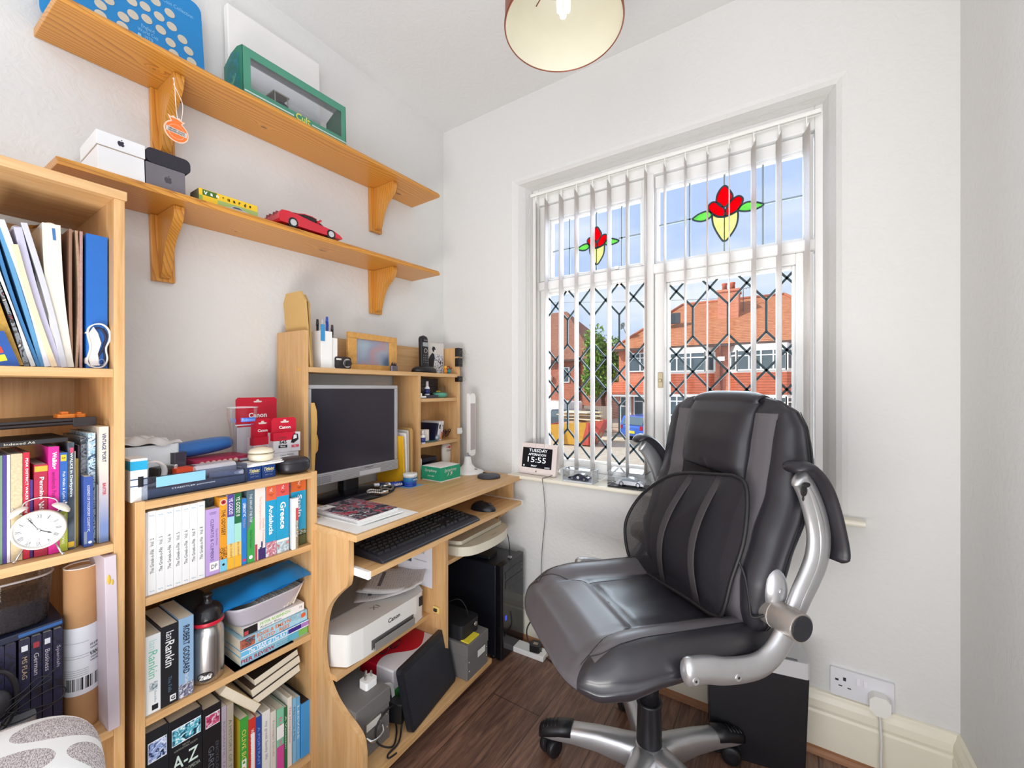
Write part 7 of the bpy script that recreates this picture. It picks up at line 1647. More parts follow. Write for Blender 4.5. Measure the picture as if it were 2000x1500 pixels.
BE = thing('blue_mailing_bag', 'crumpled bright blue plastic mailing bag lying on the tub of cards', 'bag', (0.262,-1.005,0.5560),(math.radians(6), math.radians(5), math.radians(-6)))
mb = MB(); mb.grid(lambda u, v: ((u - 0.5) * 0.125,(v - 0.5) * 0.215,0.013 + 0.010 * math.sin(PI * u) * math.sin(PI * v) + 0.0022 * math.sin(9 * u + 4 * v) + 0.002 * math.sin(17 * v)),26,36); mb.grid(lambda u, v: ((u - 0.5) * 0.125,(v - 0.5) * 0.215,0.013 - 0.010 * math.sin(PI * u) * math.sin(PI * v)),26,36)
part('bag_body', mb, plain('blue_polythene', '#1b86cf', 0.25, vary=0.06), BE)
BG = thing('black_pouch', 'dark pouch pushed in behind the aluminium bottle', 'pouch', (0.170,-1.145, S2 + 0.001)); mb = MB(); mb.sphere((0,0,0.09),1,20, sc=(0.085,0.062,0.09)); part('pouch_body', mb, plain('black_cloth', '#17161c', 0.7, vary=0.1), BG)
t, w, h = flat_book('thin printed paper lying on the shelf under the Pier Review book', -1.098,-0.95,0.4019,0.4024,0.329, '#d9a88c', dpt=0.10)
bpy.data.objects.remove(t) if False else None
# ---- third row
S3 = 0.0600
BL_ = [('black hardback with a blue flower picture at the top, first on the lower row', -1.2640,-1.2240,0.362, '#171c22', 'd1'),('black A-Z Encyclopedia of gardening with a blue picture band', -1.2234,-1.1612,0.358, '#15171c', 'az'),('black garden encyclopedia with a small pink flower picture', -1.1600,-1.1220,0.345, '#17161a', 'd3')]
FLW = art('blue_flower_photo', ['#10141c', '#2a3a58', '#8aa0d0', '#dfe6f6', '#5a6aa0', '#141a28'], 75); TEA = art('teal_photo', ['#0e2430', '#1f5a74', '#5ab0c4', '#dff0f2', '#2a7a94', '#123244'], 65); PNK = art('pink_photo', ['#e9e6ea', '#c8c4cc', '#c83a6a', '#3a2a30', '#efeaee'], 70)
for lab, a, b_, zt, c_, k in BL_:
 t, w, h = book(lab, a, b_, S3, zt, x1=0.318, depth=0.2, col=c_, hard=True)
 if k == 'd1': band(t, w, h - 0.068, h - 0.024, '#e6eaf0', y0=-w * 0.40, y1=w * 0.42); band(t, w, h - 0.066, h - 0.026, '', y0=-w * 0.37, y1=w * 0.39, mt=FLW, x=0.0004); spine(t, 'ROYAL SOCIETY', '#6a7480', 0.15,0.09,0.006)
 if k == 'az': band(t, w, h - 0.058, h - 0.020, '#e6eef0', y0=-w * 0.42, y1=w * 0.46); band(t, w, h - 0.056, h - 0.022, '', y0=-w * 0.41, y1=w * 0.45, mt=TEA, x=0.0004); letter('THE RHS\nHORTICULTURAL SOCIETY', C('#9a9c90', 0.5), t, (0,0, h - 0.068), *FX, w=0.044, h=0.010); letter('A-Z', C('#cfe2d8', 0.4), t, (0,-0.001, h - 0.098), *FX, w=0.048, h=0.030, bold=0.01); letter('ENCYCLOPEDIA', C('#a8b0a4', 0.5), t, (0,0.002, h - 0.124), *FX, w=0.050, h=0.008)
 if k == 'd3': band(t, w, h - 0.048, h - 0.018, '#e9e6ea', y0=-w * 0.36, y1=w * 0.42); band(t, w, h - 0.046, h - 0.020, '', y0=-w * 0.34, y1=w * 0.40, mt=PNK, x=0.0004); spine(t, 'ENCYCLOPAEDIA of', '#4e525a', 0.13,0.13,0.006, y=0.010); spine(t, 'GARDENING', '#5a5e66', 0.13,0.12,0.012, y=-0.002)
rowb = [('dusty lilac grey spine beside the black encyclopedias', -1.1214,-1.1110,0.328, '#a79ba6', 'ROMANTIC TALES', '#7a6f7a', 0.0),('beige grey book with faded lettering on the lower row', -1.1102,-1.0956,0.324, '#a69c8c', 'A HISTORY OF THE', '#6f675a', 0.0),
  ('green Olive Farm book with a yellow side', -1.0825,-1.0620,0.270, '#3f9a3c', 'OLIVE BOOK', '#e8d060', 0.0),('red and white Weekend paperback', -1.0616,-1.0440,0.256, '#c9362e', 'WEEKENDS RONT PARK', '#f0ece8', 0.0),
  ('royal blue paperback on the lower row', -1.0436,-1.0302,0.250, '#2a4a9a', 'A PORTRAIT', '#8aa0d0', 0.0),('white Greek memoir paperback with grey lettering', -1.0286,-1.0092,0.253, '#e4e1dc', 'my greek family life', '#8a8a8a', 0.0),('off-white slim paperback on the lower row', -1.0080,-0.9936,0.240, '#d8d2c8', 'Foreign Lands', '#a89a90', 0.0),
  ('mint and pink paperback on the lower row', -0.9918,-0.9730,0.236, '#7fc4a2', 'ROCKS', '#e06a9a', 0.0),('dark green slim paperback on the lower row', -0.9725,-0.9634,0.230, '#2a6a48', 'A Venetian', '#cfe0d0', 0.0),('cream and red lettered paperback on the lower row', -0.9626,-0.9512,0.250, '#e6ddd2', 'The Honeymoon', '#b04a50', 0.0),
  ('pale blue paperback on the lower row', -0.9494,-0.9396,0.240, '#7fb5d6', 'Mamma Mia', '#3a6a98', 0.0),('sky blue patterned paperback next to the blue Majorca folder', -0.9388,-0.9282,0.236, '#6aa8d2', 'LESVOS', '#e0ecf4', 0.0)]
for lab, a, b_, zt, c_, tx, tc, ln in rowb:
 t, w, h = book(lab, a, b_, S3, zt, x1=0.318, depth=0.13 if a > -1.1 else 0.18, col=c_)
 spine(t, tx, tc, h * 0.60, h * 0.52, w * 0.45)
 if 'green Olive' in lab:
  mb = MB(); mb.box(-0.13,0.0,-w / 2 - 0.0006,-w / 2,0.0, h); part('yellow_cover', mb, C('#c9a52a', 0.4), t, label='mustard yellow front cover')
  band(t, w, 0.075,0.105, '#f0f0ee', y0=-0.005, y1=0.006); mb = MB(); mb.cyl((0,0,0.098),(0.0008,0,0.098),0.003, n=12); mb.cyl((0,0,0.082),(0.0008,0,0.082),0.003, n=12, mi=1); part('olive_dots', mb, [C('#3f8a3c', 0.5), C('#c83a34', 0.5)], t)
 if 'Weekend' in lab: band(t, w, h * 0.25, h * 0.80, '#f0ece8', y0=-w * 0.15, y1=w * 0.35)
 if 'mint' in lab: band(t, w, 0.0,0.075, '#cf4a96', x=0.0003); band(t, w, 0.095,0.130, '#eef0ec', x=0.0003)
t = thing('card_folder', 'bright blue slipcased Majorca guide at the right end of the lower row', 'folder', (0.322,-0.9070, S3 + 0.0006)); MBL = plain('bright_blue_card', '#3f94d2', 0.35, vary=0.03)
mb = MB(); mb.box(-0.135,0.0,-0.0195,0.0185,0.0,0.150); part('slipcase', mb, MBL, t, bevel=0.0008); mb = MB(); mb.box(-0.13,-0.004,-0.0165,0.010,0.150,0.1505); part('dark_inside', mb, C('#2a2220', 0.6), t); mb = MB(); mb.box(0.0,0.0006,0.006,0.018,0.0,0.150); part('spine_strip', mb, C('#1f5f9a', 0.35), t); letter('MAJORCA', WHITE, t, (0.0006,0.012,0.095), *RX, w=0.05, h=0.006, bold=0.02); mb = MB(); mb.box(0.0006,0.0010,0.008,0.016,0.130,0.142); part('red_badge', mb, C('#c8324a', 0.4), t)
# leaning pile of paperbacks above the lower row, page edges to the room
pz = [('lowest tilted paperback lying across the lower row of books', -1.170,-1.062,0.286,0.30, '#3a2c34'),('second tilted paperback of the sloping pile above the lower row', -1.062,-0.935,0.280,0.303, '#1c1416'),('third tilted paperback of the sloping pile above the lower row', -1.060,-0.932,0.303,0.326, '#4a3a30'),('topmost tilted paperback of the sloping pile above the lower row', -1.056,-0.940,0.326,0.345, '#2a2422')]
for k, (lab, y0, y1, z0, z1, c_) in enumerate(pz):
 if k == 0:
  t, w, h = flat_book(lab, -1.125,-1.001,0.300,0.3200,0.322, '#d8c39a', dpt=0.13, rx=math.radians(-50), spine_out=False)
  t.location = (0.318,-1.086,0.3130)
 else:
  t, w, h = flat_book(lab, y0, y1, z0, z1,0.320, c_, dpt=0.11, rx=math.radians(10), spine_out=False)
  t.location = (0.320 - 0.004 * k, -0.990 + 0.002 * k, 0.2700 + 0.0225 * k)
# ------------------------------------------------------------------ top of the low bookcase
ST = 0.8590
OR = thing('stationery_tray', 'clear smoky plastic tray full of stationery on the low bookcase', 'tray', (0.262,-1.168, ST + 0.0005), math.radians(2.0))
SMK = plain('smoky_plastic', '#8c92a2', 0.2, vary=0.04); SMKG = glass_mat('smoky_clear_plastic', (0.66,0.70,0.78),0.08,0.18)
mb = MB(); mb.box(0.052,0.054,-0.104,0.104,0.0,0.048); mb.box(-0.052,-0.050,-0.104,0.104,0,0.048); mb.box(-0.050,0.052,-0.104,-0.102,0,0.048); mb.box(-0.050,0.052,0.102,0.104,0,0.048); mb.box(-0.052,0.054,-0.104,0.104,0.0,0.0015); part('tray_walls', mb, SMKG, OR)
mb = MB(); mb.box(0.0542,0.0546,-0.080,0.012,0.024,0.046); part('blue_label', mb, C('#8cc4e4', 0.4), OR); letter('STAEDTLER permanent', C('#d8dce2', 0.5), OR, (0.0545,-0.01,0.016), *FX, w=0.085, h=0.004)
mb = MB(); mb.box(-0.048,0.050,-0.100,0.100,0.002,0.020); part('tray_insert', mb, SMK, OR)
def small(name, label, cat, x, y, z, rz=0, group=None): return thing(name, label, cat, (x, y, z), rz, group)
t = small('marker_pouch', 'white and grey felt pen sleeve lying in the stationery tray', 'pouch', 0.255,-1.120, ST + 0.022,0.1); mb = MB(); mb.rbox(-0.028,0.028,-0.045,0.045,0.0,0.030,0.012,4, 'y'); part('sleeve', mb, plain('pale_plastic_sleeve', '#d9d6dc', 0.25, vary=0.05), t, bevel=0.004)
t = small('orange_stapler', 'bright orange tool in the stationery tray', 'stapler', 0.262,-1.178, ST + 0.022,0.2); mb = MB(); mb.rbox(-0.014,0.014,-0.022,0.022,0.0,0.030,0.004,3, 'z'); part('tool_body', mb, C('#f0532c', 0.35), t, bevel=0.003)
t = small('tape_dispenser', 'silver and black tape dispenser in the stationery tray', 'tape dispenser', 0.250,-1.212, ST + 0.022,0.35); mb = MB(); mb.box(-0.016,0.016,-0.022,0.010,0.0,0.036); part('dispenser_body', mb, C('#3c3734', 0.45), t, bevel=0.002); mb = MB(); mb.box(-0.016,0.016,0.010,0.020,0.0,0.038); part('metal_end', mb, MET, t, bevel=0.002)
t = small('sticky_tape', 'clear roll of sticky tape at the left of the stationery tray', 'tape', 0.288,-1.245, ST + 0.022,0.3); mb = MB(); mb.lathe([(0.024,-0.006),(0.029,-0.006),(0.029,0.006),(0.024,0.006),(0.024,-0.006)], 32, cap=False, M=Matrix.Translation((0,0,0.029)) @ Matrix.Rotation(PI / 2,4, 'Y')); part('tape_ring', mb, plain('clear_tape', '#cfc6c0', 0.15, vary=0.05), t)
t = small('glue_stick', 'clear capped pen lying along the front of the stationery tray', 'pen', 0.302,-1.105, ST + 0.022, math.radians(80)); mb = MB(); mb.cyl((-0.035,0,0.007),(0.035,0,0.007),0.007, n=16); part('pen_barrel', mb, C('#b9bed2', 0.2), t)
t = small('medicine_carton', 'white carton with a turquoise lid band and navy stripes beside the tall bookcase', 'carton', 0.288,-1.272, ST + 0.0005,0.0); mb = MB(); mb.box(-0.03,0.03,-0.016,0.012,0.0,0.090); part('carton_body', mb, WHITE, t, bevel=0.0008)
mb = MB(); mb.box(-0.0302,0.0304,-0.0162,0.0122,0.066,0.085); part('turquoise_band', mb, C('#22a0cc', 0.4), t); mb = MB(); mb.box(0.0300,0.0305,-0.016,0.012,0.032,0.034); part('navy_stripe', mb, C('#1f3f6a', 0.4), t); mb = MB(); mb.box(0.0300,0.0305,-0.016,0.012,0.046,0.048); part('navy_stripe', mb, C('#1f3f6a', 0.4), t); mb = MB(); mb.box(0.0306,0.0309,-0.004,0.005,0.030,0.052); part('black_square', mb, BLACK, t)
t = small('carrier_bag_box', 'white box covered with a crumpled clear bag behind the turquoise-lidded carton', 'box', 0.150,-1.235, ST + 0.0005,0.05); mb = MB(); mb.rbox(-0.075,0.075,-0.050,0.060,0.0,0.105,0.012,3, 'z'); part('box_body', mb, plain('white_tub', '#e9e9e9', 0.35, vary=0.02), t, bevel=0.003)
mb = MB(); R_ = random.Random(5); mb.grid(lambda u, v: ((u - 0.5) * 0.17,(v - 0.5) * 0.125 - 0.002,0.108 + 0.012 * math.sin(PI * u) * math.sin(PI * v) + 0.006 * math.sin(14 * u + 5 * v) * math.sin(11 * v)),28,24); part('crumpled_bag', mb, plain('crumpled_polythene', '#dcdcde', 0.12, vary=0.05), t)
t = small('glasses_case', 'bright blue glasses case lying on the red and black pouch', 'glasses case', 0.150,-1.106, ST + 0.060,(math.radians(5),0, math.radians(3)))
def gl(u, v):
 a = 2 * PI * u; s_ = math.sin(PI * min(0.999, max(0.001, v))) ** 0.16
 return (0.030 * s_ * math.cos(a),(v - 0.5) * 0.158,0.022 + 0.021 * s_ * math.sin(a))
mb = MB(); mb.grid(gl, 28,30, wrap_u=True); part('case_body', mb, plain('blue_case', '#2b6bb2', 0.3, vary=0.05), t)
t = small('pencil_pouch', 'black pouch with a crimson top and a row of beads', 'pouch', 0.170,-1.085, ST + 0.0005, math.radians(2)); mb = MB(); mb.rbox(-0.055,0.055,-0.085,0.080,0.0,0.040,0.014,4, 'z'); part('pouch_body', mb, C('#1a181c', 0.5), t, bevel=0.006); mb = MB(); mb.rbox(-0.045,0.050,-0.060,0.070,0.040,0.056,0.012,4, 'z'); part('crimson_top', mb, C('#b0294e', 0.5), t, bevel=0.005)
for k in range(7): mb = MB(); mb.sphere((0.054,-0.045 + 0.013 * k, 0.047),0.0058,12); part('bead', mb, plain('ivory_bead', '#d9b7a4', 0.3, vary=0.3, vscale=150), t)
t = small('clear_box', 'smoky clear lid end standing left of the blue glasses case', 'lid', 0.215,-1.175, ST + 0.042,0.2); mb = MB(); mb.rbox(-0.014,0.014,-0.018,0.014,0.0,0.042,0.006,3, 'z'); part('lid_body', mb, plain('dark_clear', '#4a4450', 0.1, vary=0.2), t, bevel=0.002)
BGL = small('beer_glass', 'tall clear beer glass with blue Robinsons print', 'glass', 0.200,-1.0235, ST + 0.036)
BGM = glass_mat('beer_glass', (0.96,0.965,0.975),0.035)
mb = MB(); mb.lathe([(0.026,0.0),(0.027,0.008),(0.026,0.02),(0.030,0.08),(0.036,0.13),(0.0365,0.150)], 40, cap=False); part('glass_wall', mb, BGM, BGL); mb = MB(); mb.lathe([(0.001,0.004),(0.024,0.006),(0.025,0.012),(0.001,0.013)], 32, cap=False); part('glass_base', mb, plain('thick_glass', '#b9bcc4', 0.08, vary=0.2), BGL)
mb = MB(); mb.tube([(0.0365 * math.cos(k * PI / 20),0.0365 * math.sin(k * PI / 20),0.150) for k in range(40)], 0.0008,5, closed=True); part('glass_rim', mb, C('#e6e8ec', 0.1), BGL)
def wrap(t, txt, mt, a0, z, w, h, rfun, bold=0.0):
 o = letter(txt, mt, t, (0,0, z),(0,1,0),(0,0,1), w=w, h=h, bold=bold)
 for v in o.data.vertices: r = rfun(v.co.z); a = a0 + v.co.y / r; v.co = Vector((r * math.cos(a), r * math.sin(a), v.co.z))
 return o
rg = lambda z: 0.030 + (z - 0.08) * 0.12 + 0.0006
mb = MB(); vs = []
for k in range(9):
 a = math.radians(-30 + 8 * k);
 for z in (0.112,0.123): r = rg(z); vs.append((r * math.cos(a), r * math.sin(a), z))
mb.add(vs, [(2 * k, 2 * k + 2,2 * k + 3,2 * k + 1) for k in range(8)]); part('blue_band', mb, C('#3d6ac8', 0.4), BGL)
wrap(BGL, 'Robinsons', C('#a8c0ea', 0.4), math.radians(2),0.1175,0.034,0.007, lambda z: rg(z) + 0.0005)
wrap(BGL, 'brewers', C('#4a72c8', 0.4), math.radians(2),0.105,0.028,0.004, rg); wrap(BGL, '1838', C('#4a72c8', 0.4), math.radians(-62),0.116,0.016,0.012, rg)
RDC = plain('canon_red', '#c4122f', 0.4, vary=0.02); SLC = plain('silver_carton', '#cfc9cb', 0.35, vary=0.03)
def ink(label, x, y, w, zt, zsplit, dp, rz, big=False, base=0.0):
 t = small('ink_cartridge_box', label, 'box', x, y, ST + 0.0005 + base, rz)
 mb = MB(); mb.box(-dp, 0,-w / 2, w / 2,0.0, zsplit); part('carton_body', mb, SLC, t, bevel=0.0008)
 zt2 = zt - ST - base
 r = 0.006
 pts = [(zsplit, -w / 2 + 0.002),(zt2 - r, -w / 2 + 0.002),(zt2,-w / 2 + 0.002 + r),(zt2, w / 2 - 0.006 - r),(zt2 - r, w / 2 - 0.006),(zsplit, w / 2 - 0.006)]
 mb = MB(); mb.prism([(y_, z_) for z_, y_ in pts], 'x', -dp * 0.5,-dp * 0.5 + 0.003); part('red_header', mb, RDC, t)
 mb = MB(); mb.box(-dp * 0.5,0.0004,-w / 2 - 0.0003, w / 2 * (0.6), zsplit - 0.022, zsplit + 0.0005) if not big else mb.box(-0.0002,0.0006,-w / 2, w / 2, zsplit - 0.004, zsplit); part('red_top', mb, RDC, t)
 letter('Canon', WHITE, t, (-dp * 0.5 + 0.003,0.0, zsplit + (zt2 - zsplit) * 0.35), *FX, w=w * 0.42, bold=0.03, off=0.0008)
 mb = MB(); zz = zt2 - 0.011; mb.prism([(-0.010, zz - 0.004),(0.010, zz - 0.004),(0.012, zz),(0.004, zz + 0.001),(0.003, zz + 0.005),(-0.003, zz + 0.005),(-0.004, zz + 0.001),(-0.012, zz)], 'x', -dp * 0.5 + 0.003,-dp * 0.5 + 0.0036); part('hanging_slot', mb, C('#d9cfc6', 0.6), t)
 return t
t = ink('largest red Canon cartridge pack standing at the back right', 0.145,-0.953,0.122,1.070,0.130,0.030,0.0, big=True); mb = MB(); mb.box(-0.0120,-0.0116,-0.061,0.055,0.128,0.133); part('white_edge', mb, WHITE, t)
t = ink('middle Canon cartridge box partly hidden by the front one', 0.215,-0.972,0.066,1.010,0.100,0.030, math.radians(4)); letter('PIXMA', C('#3a3a3e', 0.5), t, (0.0003,-0.004,0.072), *FX, w=0.024); letter('545', C('#2a2a2e', 0.5), t, (0.0003,-0.010,0.056), *FX, w=0.018, bold=0.02)
t = ink('front Canon PIXMA 545 black ink cartridge box', 0.247,-0.926,0.076,1.012,0.056,0.036, math.radians(-3), base=0.054); letter('PIXMA', C('#3a3a3e', 0.5), t, (0.0006,-0.012,0.042), *FX, w=0.022); letter('545', C('#2a2a2e', 0.5), t, (0.0006,-0.012,0.029), *FX, w=0.020, bold=0.03)
mb = MB(); mb.box(0.0004,0.0010,-0.024,0.000,0.013,0.021); part('black_strip', mb, BLACK, t); letter('Black', WHITE, t, (0.0011,-0.012,0.017), *FX, w=0.014); mb = MB(); mb.box(0.0004,0.0010,0.012,0.033,0.012,0.019); part('xl_badge', mb, C('#d2485a', 0.4), t); letter('XL', WHITE, t, (0.0011,0.022,0.0155), *FX, w=0.007)
mb = MB(); mb.prism([(0.010,0.026),(0.018,0.024),(0.032,0.034),(0.030,0.050),(0.018,0.052),(0.014,0.040)], 'x', 0.0004,0.0012); mb.prism([(0.017,0.036),(0.027,0.038),(0.026,0.048),(0.018,0.048)], 'x', 0.0012,0.0015,1); part('cartridge_picture', mb, [BLACK, C('#d9d6d8', 0.4)], t)
t = small('cartridge_box', 'silver cartridge box lying flat under the front Canon PIXMA 545 box', 'box', 0.246,-0.926, ST + 0.0005,0.0); mb = MB(); mb.box(-0.036,0.0,-0.036,0.034,0.0,0.0535); part('carton_body', mb, SLC, t, bevel=0.0008); letter('Canon PIXMA', C('#3a3a3e', 0.5), t, (0,0,0.046), *FX, w=0.04)
t = small('trinket_box', 'round cream ceramic trinket box with gold lines', 'trinket box', 0.278,-1.0125, ST + 0.0445,0.0); CER = plain('cream_ceramic', '#ece0c6', 0.2, vary=0.03, coat=0.3)
mb = MB(); mb.lathe([(0.020,0.0),(0.029,0.006),(0.031,0.014),(0.030,0.020)], 36); part('pot', mb, CER, t); mb = MB(); mb.lathe([(0.031,0.021),(0.0315,0.024),(0.026,0.032),(0.011,0.037),(0.001,0.038)], 36); part('lid', mb, CER, t); mb = MB(); mb.tube([(0.0316 * math.cos(k * PI / 20),0.0316 * math.sin(k * PI / 20),0.0225) for k in range(40)], 0.0008,5, closed=True); part('gold_line', mb, C('#6a5a34', 0.3,0.4), t)
for k, (x, y, r_) in enumerate(((0.262,-0.985,0.06),(0.268,-0.978,-0.04),(0.258,-0.972,0.14))):
 mb = MB(); mb.box(-0.012,0.047,-0.070,0.060,0.0,0.0025); o = part('loose_paper', mb, PAP, None, loc=(x - 0.008, y - 0.012, ST + 0.0355 + 0.0028 * k), rot=(0,0, r_)); tag(o, ['lowest white paper of the fan under the cream trinket box', 'middle white paper of the fan under the cream trinket box', 'uppermost white paper of the fan under the cream trinket box'][k], 'paper')
t = small('paper_support_box', 'low grey box carrying the fanned papers and the beer glass', 'box', 0.212,-1.003, ST + 0.0005,0.0); mb = MB(); mb.box(-0.05,0.050,-0.035,0.045,0.0,0.0345); part('box_body', mb, C('#6a6a72', 0.5), t)
for k, y in enumerate((-1.040,-1.004)):
 t = small('golf_ball_box', ['dark blue Titleist golf ball box, the left one of the pair', 'dark blue Titleist golf ball box, the right one beside the black leather case'][k], 'box', 0.3020, y, ST + 0.0005, math.radians(2)); mb = MB(); mb.box(-0.036,0.0,-0.0172,0.0172,0.0,0.034); part('carton_body', mb, plain('navy_card', '#1d4080', 0.35, vary=0.03), t, bevel=0.0008)
 letter('Titleist', C('#f0e39a', 0.4), t, (0.0,0.0,0.024), *FX, w=0.026, h=0.009, bold=0.02, shear=0.3, off=0.0008); letter('#1 ball in golf', C('#e0e0e0', 0.4), t, (0.0,0.0,0.0165), *FX, w=0.020, off=0.0008); letter('NXT Tour', C('#b0b8c8', 0.4), t, (0.0,0.0,0.009), *FX, w=0.020, off=0.0008)
t = small('leather_case', 'small black leather zip case at the right front corner of the low bookcase', 'case', 0.292,-0.9335, ST + 0.0005, math.radians(-4))
mb = MB(); mb.grid(lambda u, v: ((lambda a, b2: (0.034 * math.copysign(abs(math.cos(a) * math.cos(b2)) ** 0.6, math.cos(a)),0.040 * math.copysign(abs(math.sin(a) * math.cos(b2)) ** 0.6, math.sin(a)),0.023 + 0.023 * math.copysign(abs(math.sin(b2)) ** 0.6, math.sin(b2))))(2 * PI * u, PI * (v - 0.5) * 0.999)),36,20, wrap_u=True); part('case_body', mb, LK, t)
mb = MB(); mb.tube([(0.0345 * math.copysign(abs(math.cos(a * PI / 18)) ** 0.6, math.cos(a * PI / 18)),0.0405 * math.copysign(abs(math.sin(a * PI / 18)) ** 0.6, math.sin(a * PI / 18)),0.030) for a in range(36)], 0.0010,5, closed=True); part('zip', mb, C('#2a2428', 0.4), t)
# ------------------------------------------------------------------ tall bookcase, upper compartment
UZ = 1.1366
BX_ = book('bright blue box file standing at the right end of the top compartment', -1.3500,-1.3195, UZ, 1.402, x1=0.305, depth=0.24, cover=plain('box_file_blue', '#1f66b8', 0.35, vary=0.04), name='box_file', cat='box file')
slabs = [  # label, colour, foot y, head y, head z, thickness, front x, kind
 ('thin pink-brown folded map nearest the blue box file', '#b08a80', -1.3565,-1.3560,1.404,0.004,0.300),('striped brown folded map second from the blue box file', '#a98a70', -1.3625,-1.3625,1.404,0.004,0.298),('worn brown folded chart third from the blue box file', '#8f6a54', -1.3690,-1.3705,1.404,0.0045,0.300),
 ('thick translucent plastic bag of rolled papers leaning left', '#e2dccf', -1.3780,-1.3960,1.405,0.024,0.302),('cream sleeve leaning behind the thick plastic bag', '#d6ccb4', -1.3890,-1.4220,1.370,0.006,0.290),('clear plastic wallet leaning with a curled top', '#c9c8cf', -1.3800,-1.4300,1.395,0.008,0.306),('white spiral-bound pad leaning in the top compartment', '#c2bfd4', -1.3860,-1.4370,1.385,0.010,0.304),
 ('manila cream folder leaning with a peach edge', '#ead2ae', -1.3930,-1.4410,1.352,0.008,0.310),('white glossy brochure leaning beside the blue striped ones', '#e6e6ec', -1.4010,-1.4560,1.392,0.008,0.306),('light blue brochure leaning against the white glossy one', '#5a94bc', -1.4070,-1.4680,1.420,0.006,0.302),('deep blue magazine leaning beside the light blue brochure', '#3a7ab0', -1.4120,-1.4720,1.410,0.005,0.304),('grey-white brochure leaning left of the blue magazines', '#d6d6d2', -1.4190,-1.4750,1.362,0.006,0.308),('glossy magazine with a dark photograph leaning in the top compartment', '#6a6a6e', -1.4270,-1.4760,1.335,0.007,0.308),
 ('thick bundle of yellowed brown papers leaning left', '#b98f3e', -1.4370,-1.4790,1.308,0.012,0.312),('second bundle of ochre papers leaning left', '#a9802f', -1.4455,-1.4830,1.290,0.006,0.310),('peach edged folder leaning near the left edge', '#e6b684', -1.4500,-1.4840,1.272,0.006,0.314),('olive brown papers leaning near the left edge', '#9a7a3a', -1.4570,-1.4890,1.250,0.007,0.312),('grey lettered booklet leaning near the left edge', '#8a8c8c', -1.4650,-1.4930,1.218,0.005,0.315)]
for i, (lab, c_, yb, yt, zt, th, xf) in enumerate(slabs):
 # foot positions run leftwards, so neighbours rest against each other
 L_ = math.hypot(yt - yb, zt - UZ); ang = math.atan2(yb - yt, zt - UZ)
 t = thing('leaning_document', lab, 'document', (xf, yb, UZ + 0.001),(ang, 0,0))
 mb = MB()
 bow = 0.004 * math.sin(i * 1.7)
 n_ = 10; vs = []; fs = []
 for k in range(n_ + 1):
  z = L_ * k / n_; yy = bow * math.sin(PI * k / n_)
  for (x_, s_) in ((0.0,-th / 2),(0.0, th / 2),(-0.21, th / 2),(-0.21,-th / 2)): vs.append((x_, yy + s_, z))
 for k in range(n_):
  for j in range(4): fs.append((k * 4 + j, k * 4 + (j + 1) % 4, k * 4 + 4 + (j + 1) % 4, k * 4 + 4 + j))
 fs += [(0,3,2,1),(n_ * 4, n_ * 4 + 1, n_ * 4 + 2, n_ * 4 + 3)]
 mb.add(vs, fs);
 if 'magazine with' in lab: mt = art('mag_edge', ['#d2cfc8', '#4a4440', '#8a8f94', '#2a2a30', '#c04a50', '#b8b4ac'], 40)
 elif 'plastic bag' in lab or 'wallet' in lab: mt = plain('wrap_%d' % i, c_, 0.15, vary=0.12, vscale=40, coat=0.5)
 elif 'bundle' in lab or 'map' in lab or 'papers' in lab: mt = plain('edge_%d' % i, c_, 0.7, vary=0.35, vscale=180)
 else: mt = plain('sheet_%d' % i, c_, 0.45, vary=0.05)
 part('document_body', mb, mt, t, bevel=0.0006)
 if 'spiral' in lab:
  mb = MB()
  for k in range(6): mb.tube([(-0.01 - k * 0.008 + 0.0,0.006 * math.cos(a * PI / 5), L_ + 0.004 * math.sin(a * PI / 5)) for a in range(10)], 0.0008,5, closed=True)
  part('spiral_rings', mb, C('#d9d9de', 0.3,0.5), t)
 if 'thick translucent' in lab: mb = MB(); mb.box(0.0,0.0006,0.000,0.004, L_ - 0.03, L_ - 0.008); part('blue_mark', mb, C('#3f6fa8', 0.5), t); mb = MB(); mb.sphere((-0.03,0, L_),1,16, sc=(0.03,0.011,0.006)); part('rolled_top', mb, mt, t)
t = thing('gold_gift_bow', 'gold foil scrap lying on the tops of the papers', 'foil', (0.20,-1.388,1.4105),(0,0,0.5)); mb = MB(); mb.grid(lambda u, v: ((u - 0.5) * 0.03,(v - 0.5) * 0.06,0.002 + 0.010 * math.sin(PI * v) + 0.004 * math.sin(7 * u + 5 * v)),8,12); part('foil_sheet', mb, C('#b98a3c', 0.3,0.4), t)
t = thing('blue_leaflet', 'royal blue leaflet with yellow and red squares in the lower left corner of the compartment', 'leaflet', (0.322,-1.4365, UZ + 0.001),(math.radians(17),0,0)); mb = MB(); mb.box(-0.15,0.0,-0.034,0.0,0.0,0.062); part('leaflet_body', mb, C('#1f4f9a', 0.4), t)
for z_, c_ in ((0.012, '#e8dc3a'),(0.026, '#cf3f2c'),(0.040, '#e8dc3a')): mb = MB(); mb.box(0.0,0.0005,-0.0225,-0.011, z_, z_ + 0.011); part('coloured_square', mb, C(c_, 0.4), t)
letter('VI45', C('#f0d8a0', 0.5), t, (0.0005,-0.0168,0.0315), *RX, w=0.008)
RL = thing('rolled_headband', 'white and navy fabric strip rolled up at the foot of the blue box file', 'strap', (0.312,-1.333, UZ + 0.001))
mb = MB()
def strip(pts, x0, x1, mi=0, th=0.0016):
 P = smooth_path([(0, a, b_) for a, b_ in pts], 6); vs = []
 for p in P: vs += [(x0, p.y, p.z),(x1, p.y, p.z)]
 mb.add(vs, [(2 * k, 2 * k + 1,2 * k + 3,2 * k + 2) for k in range(len(P) - 1)], mi, True)
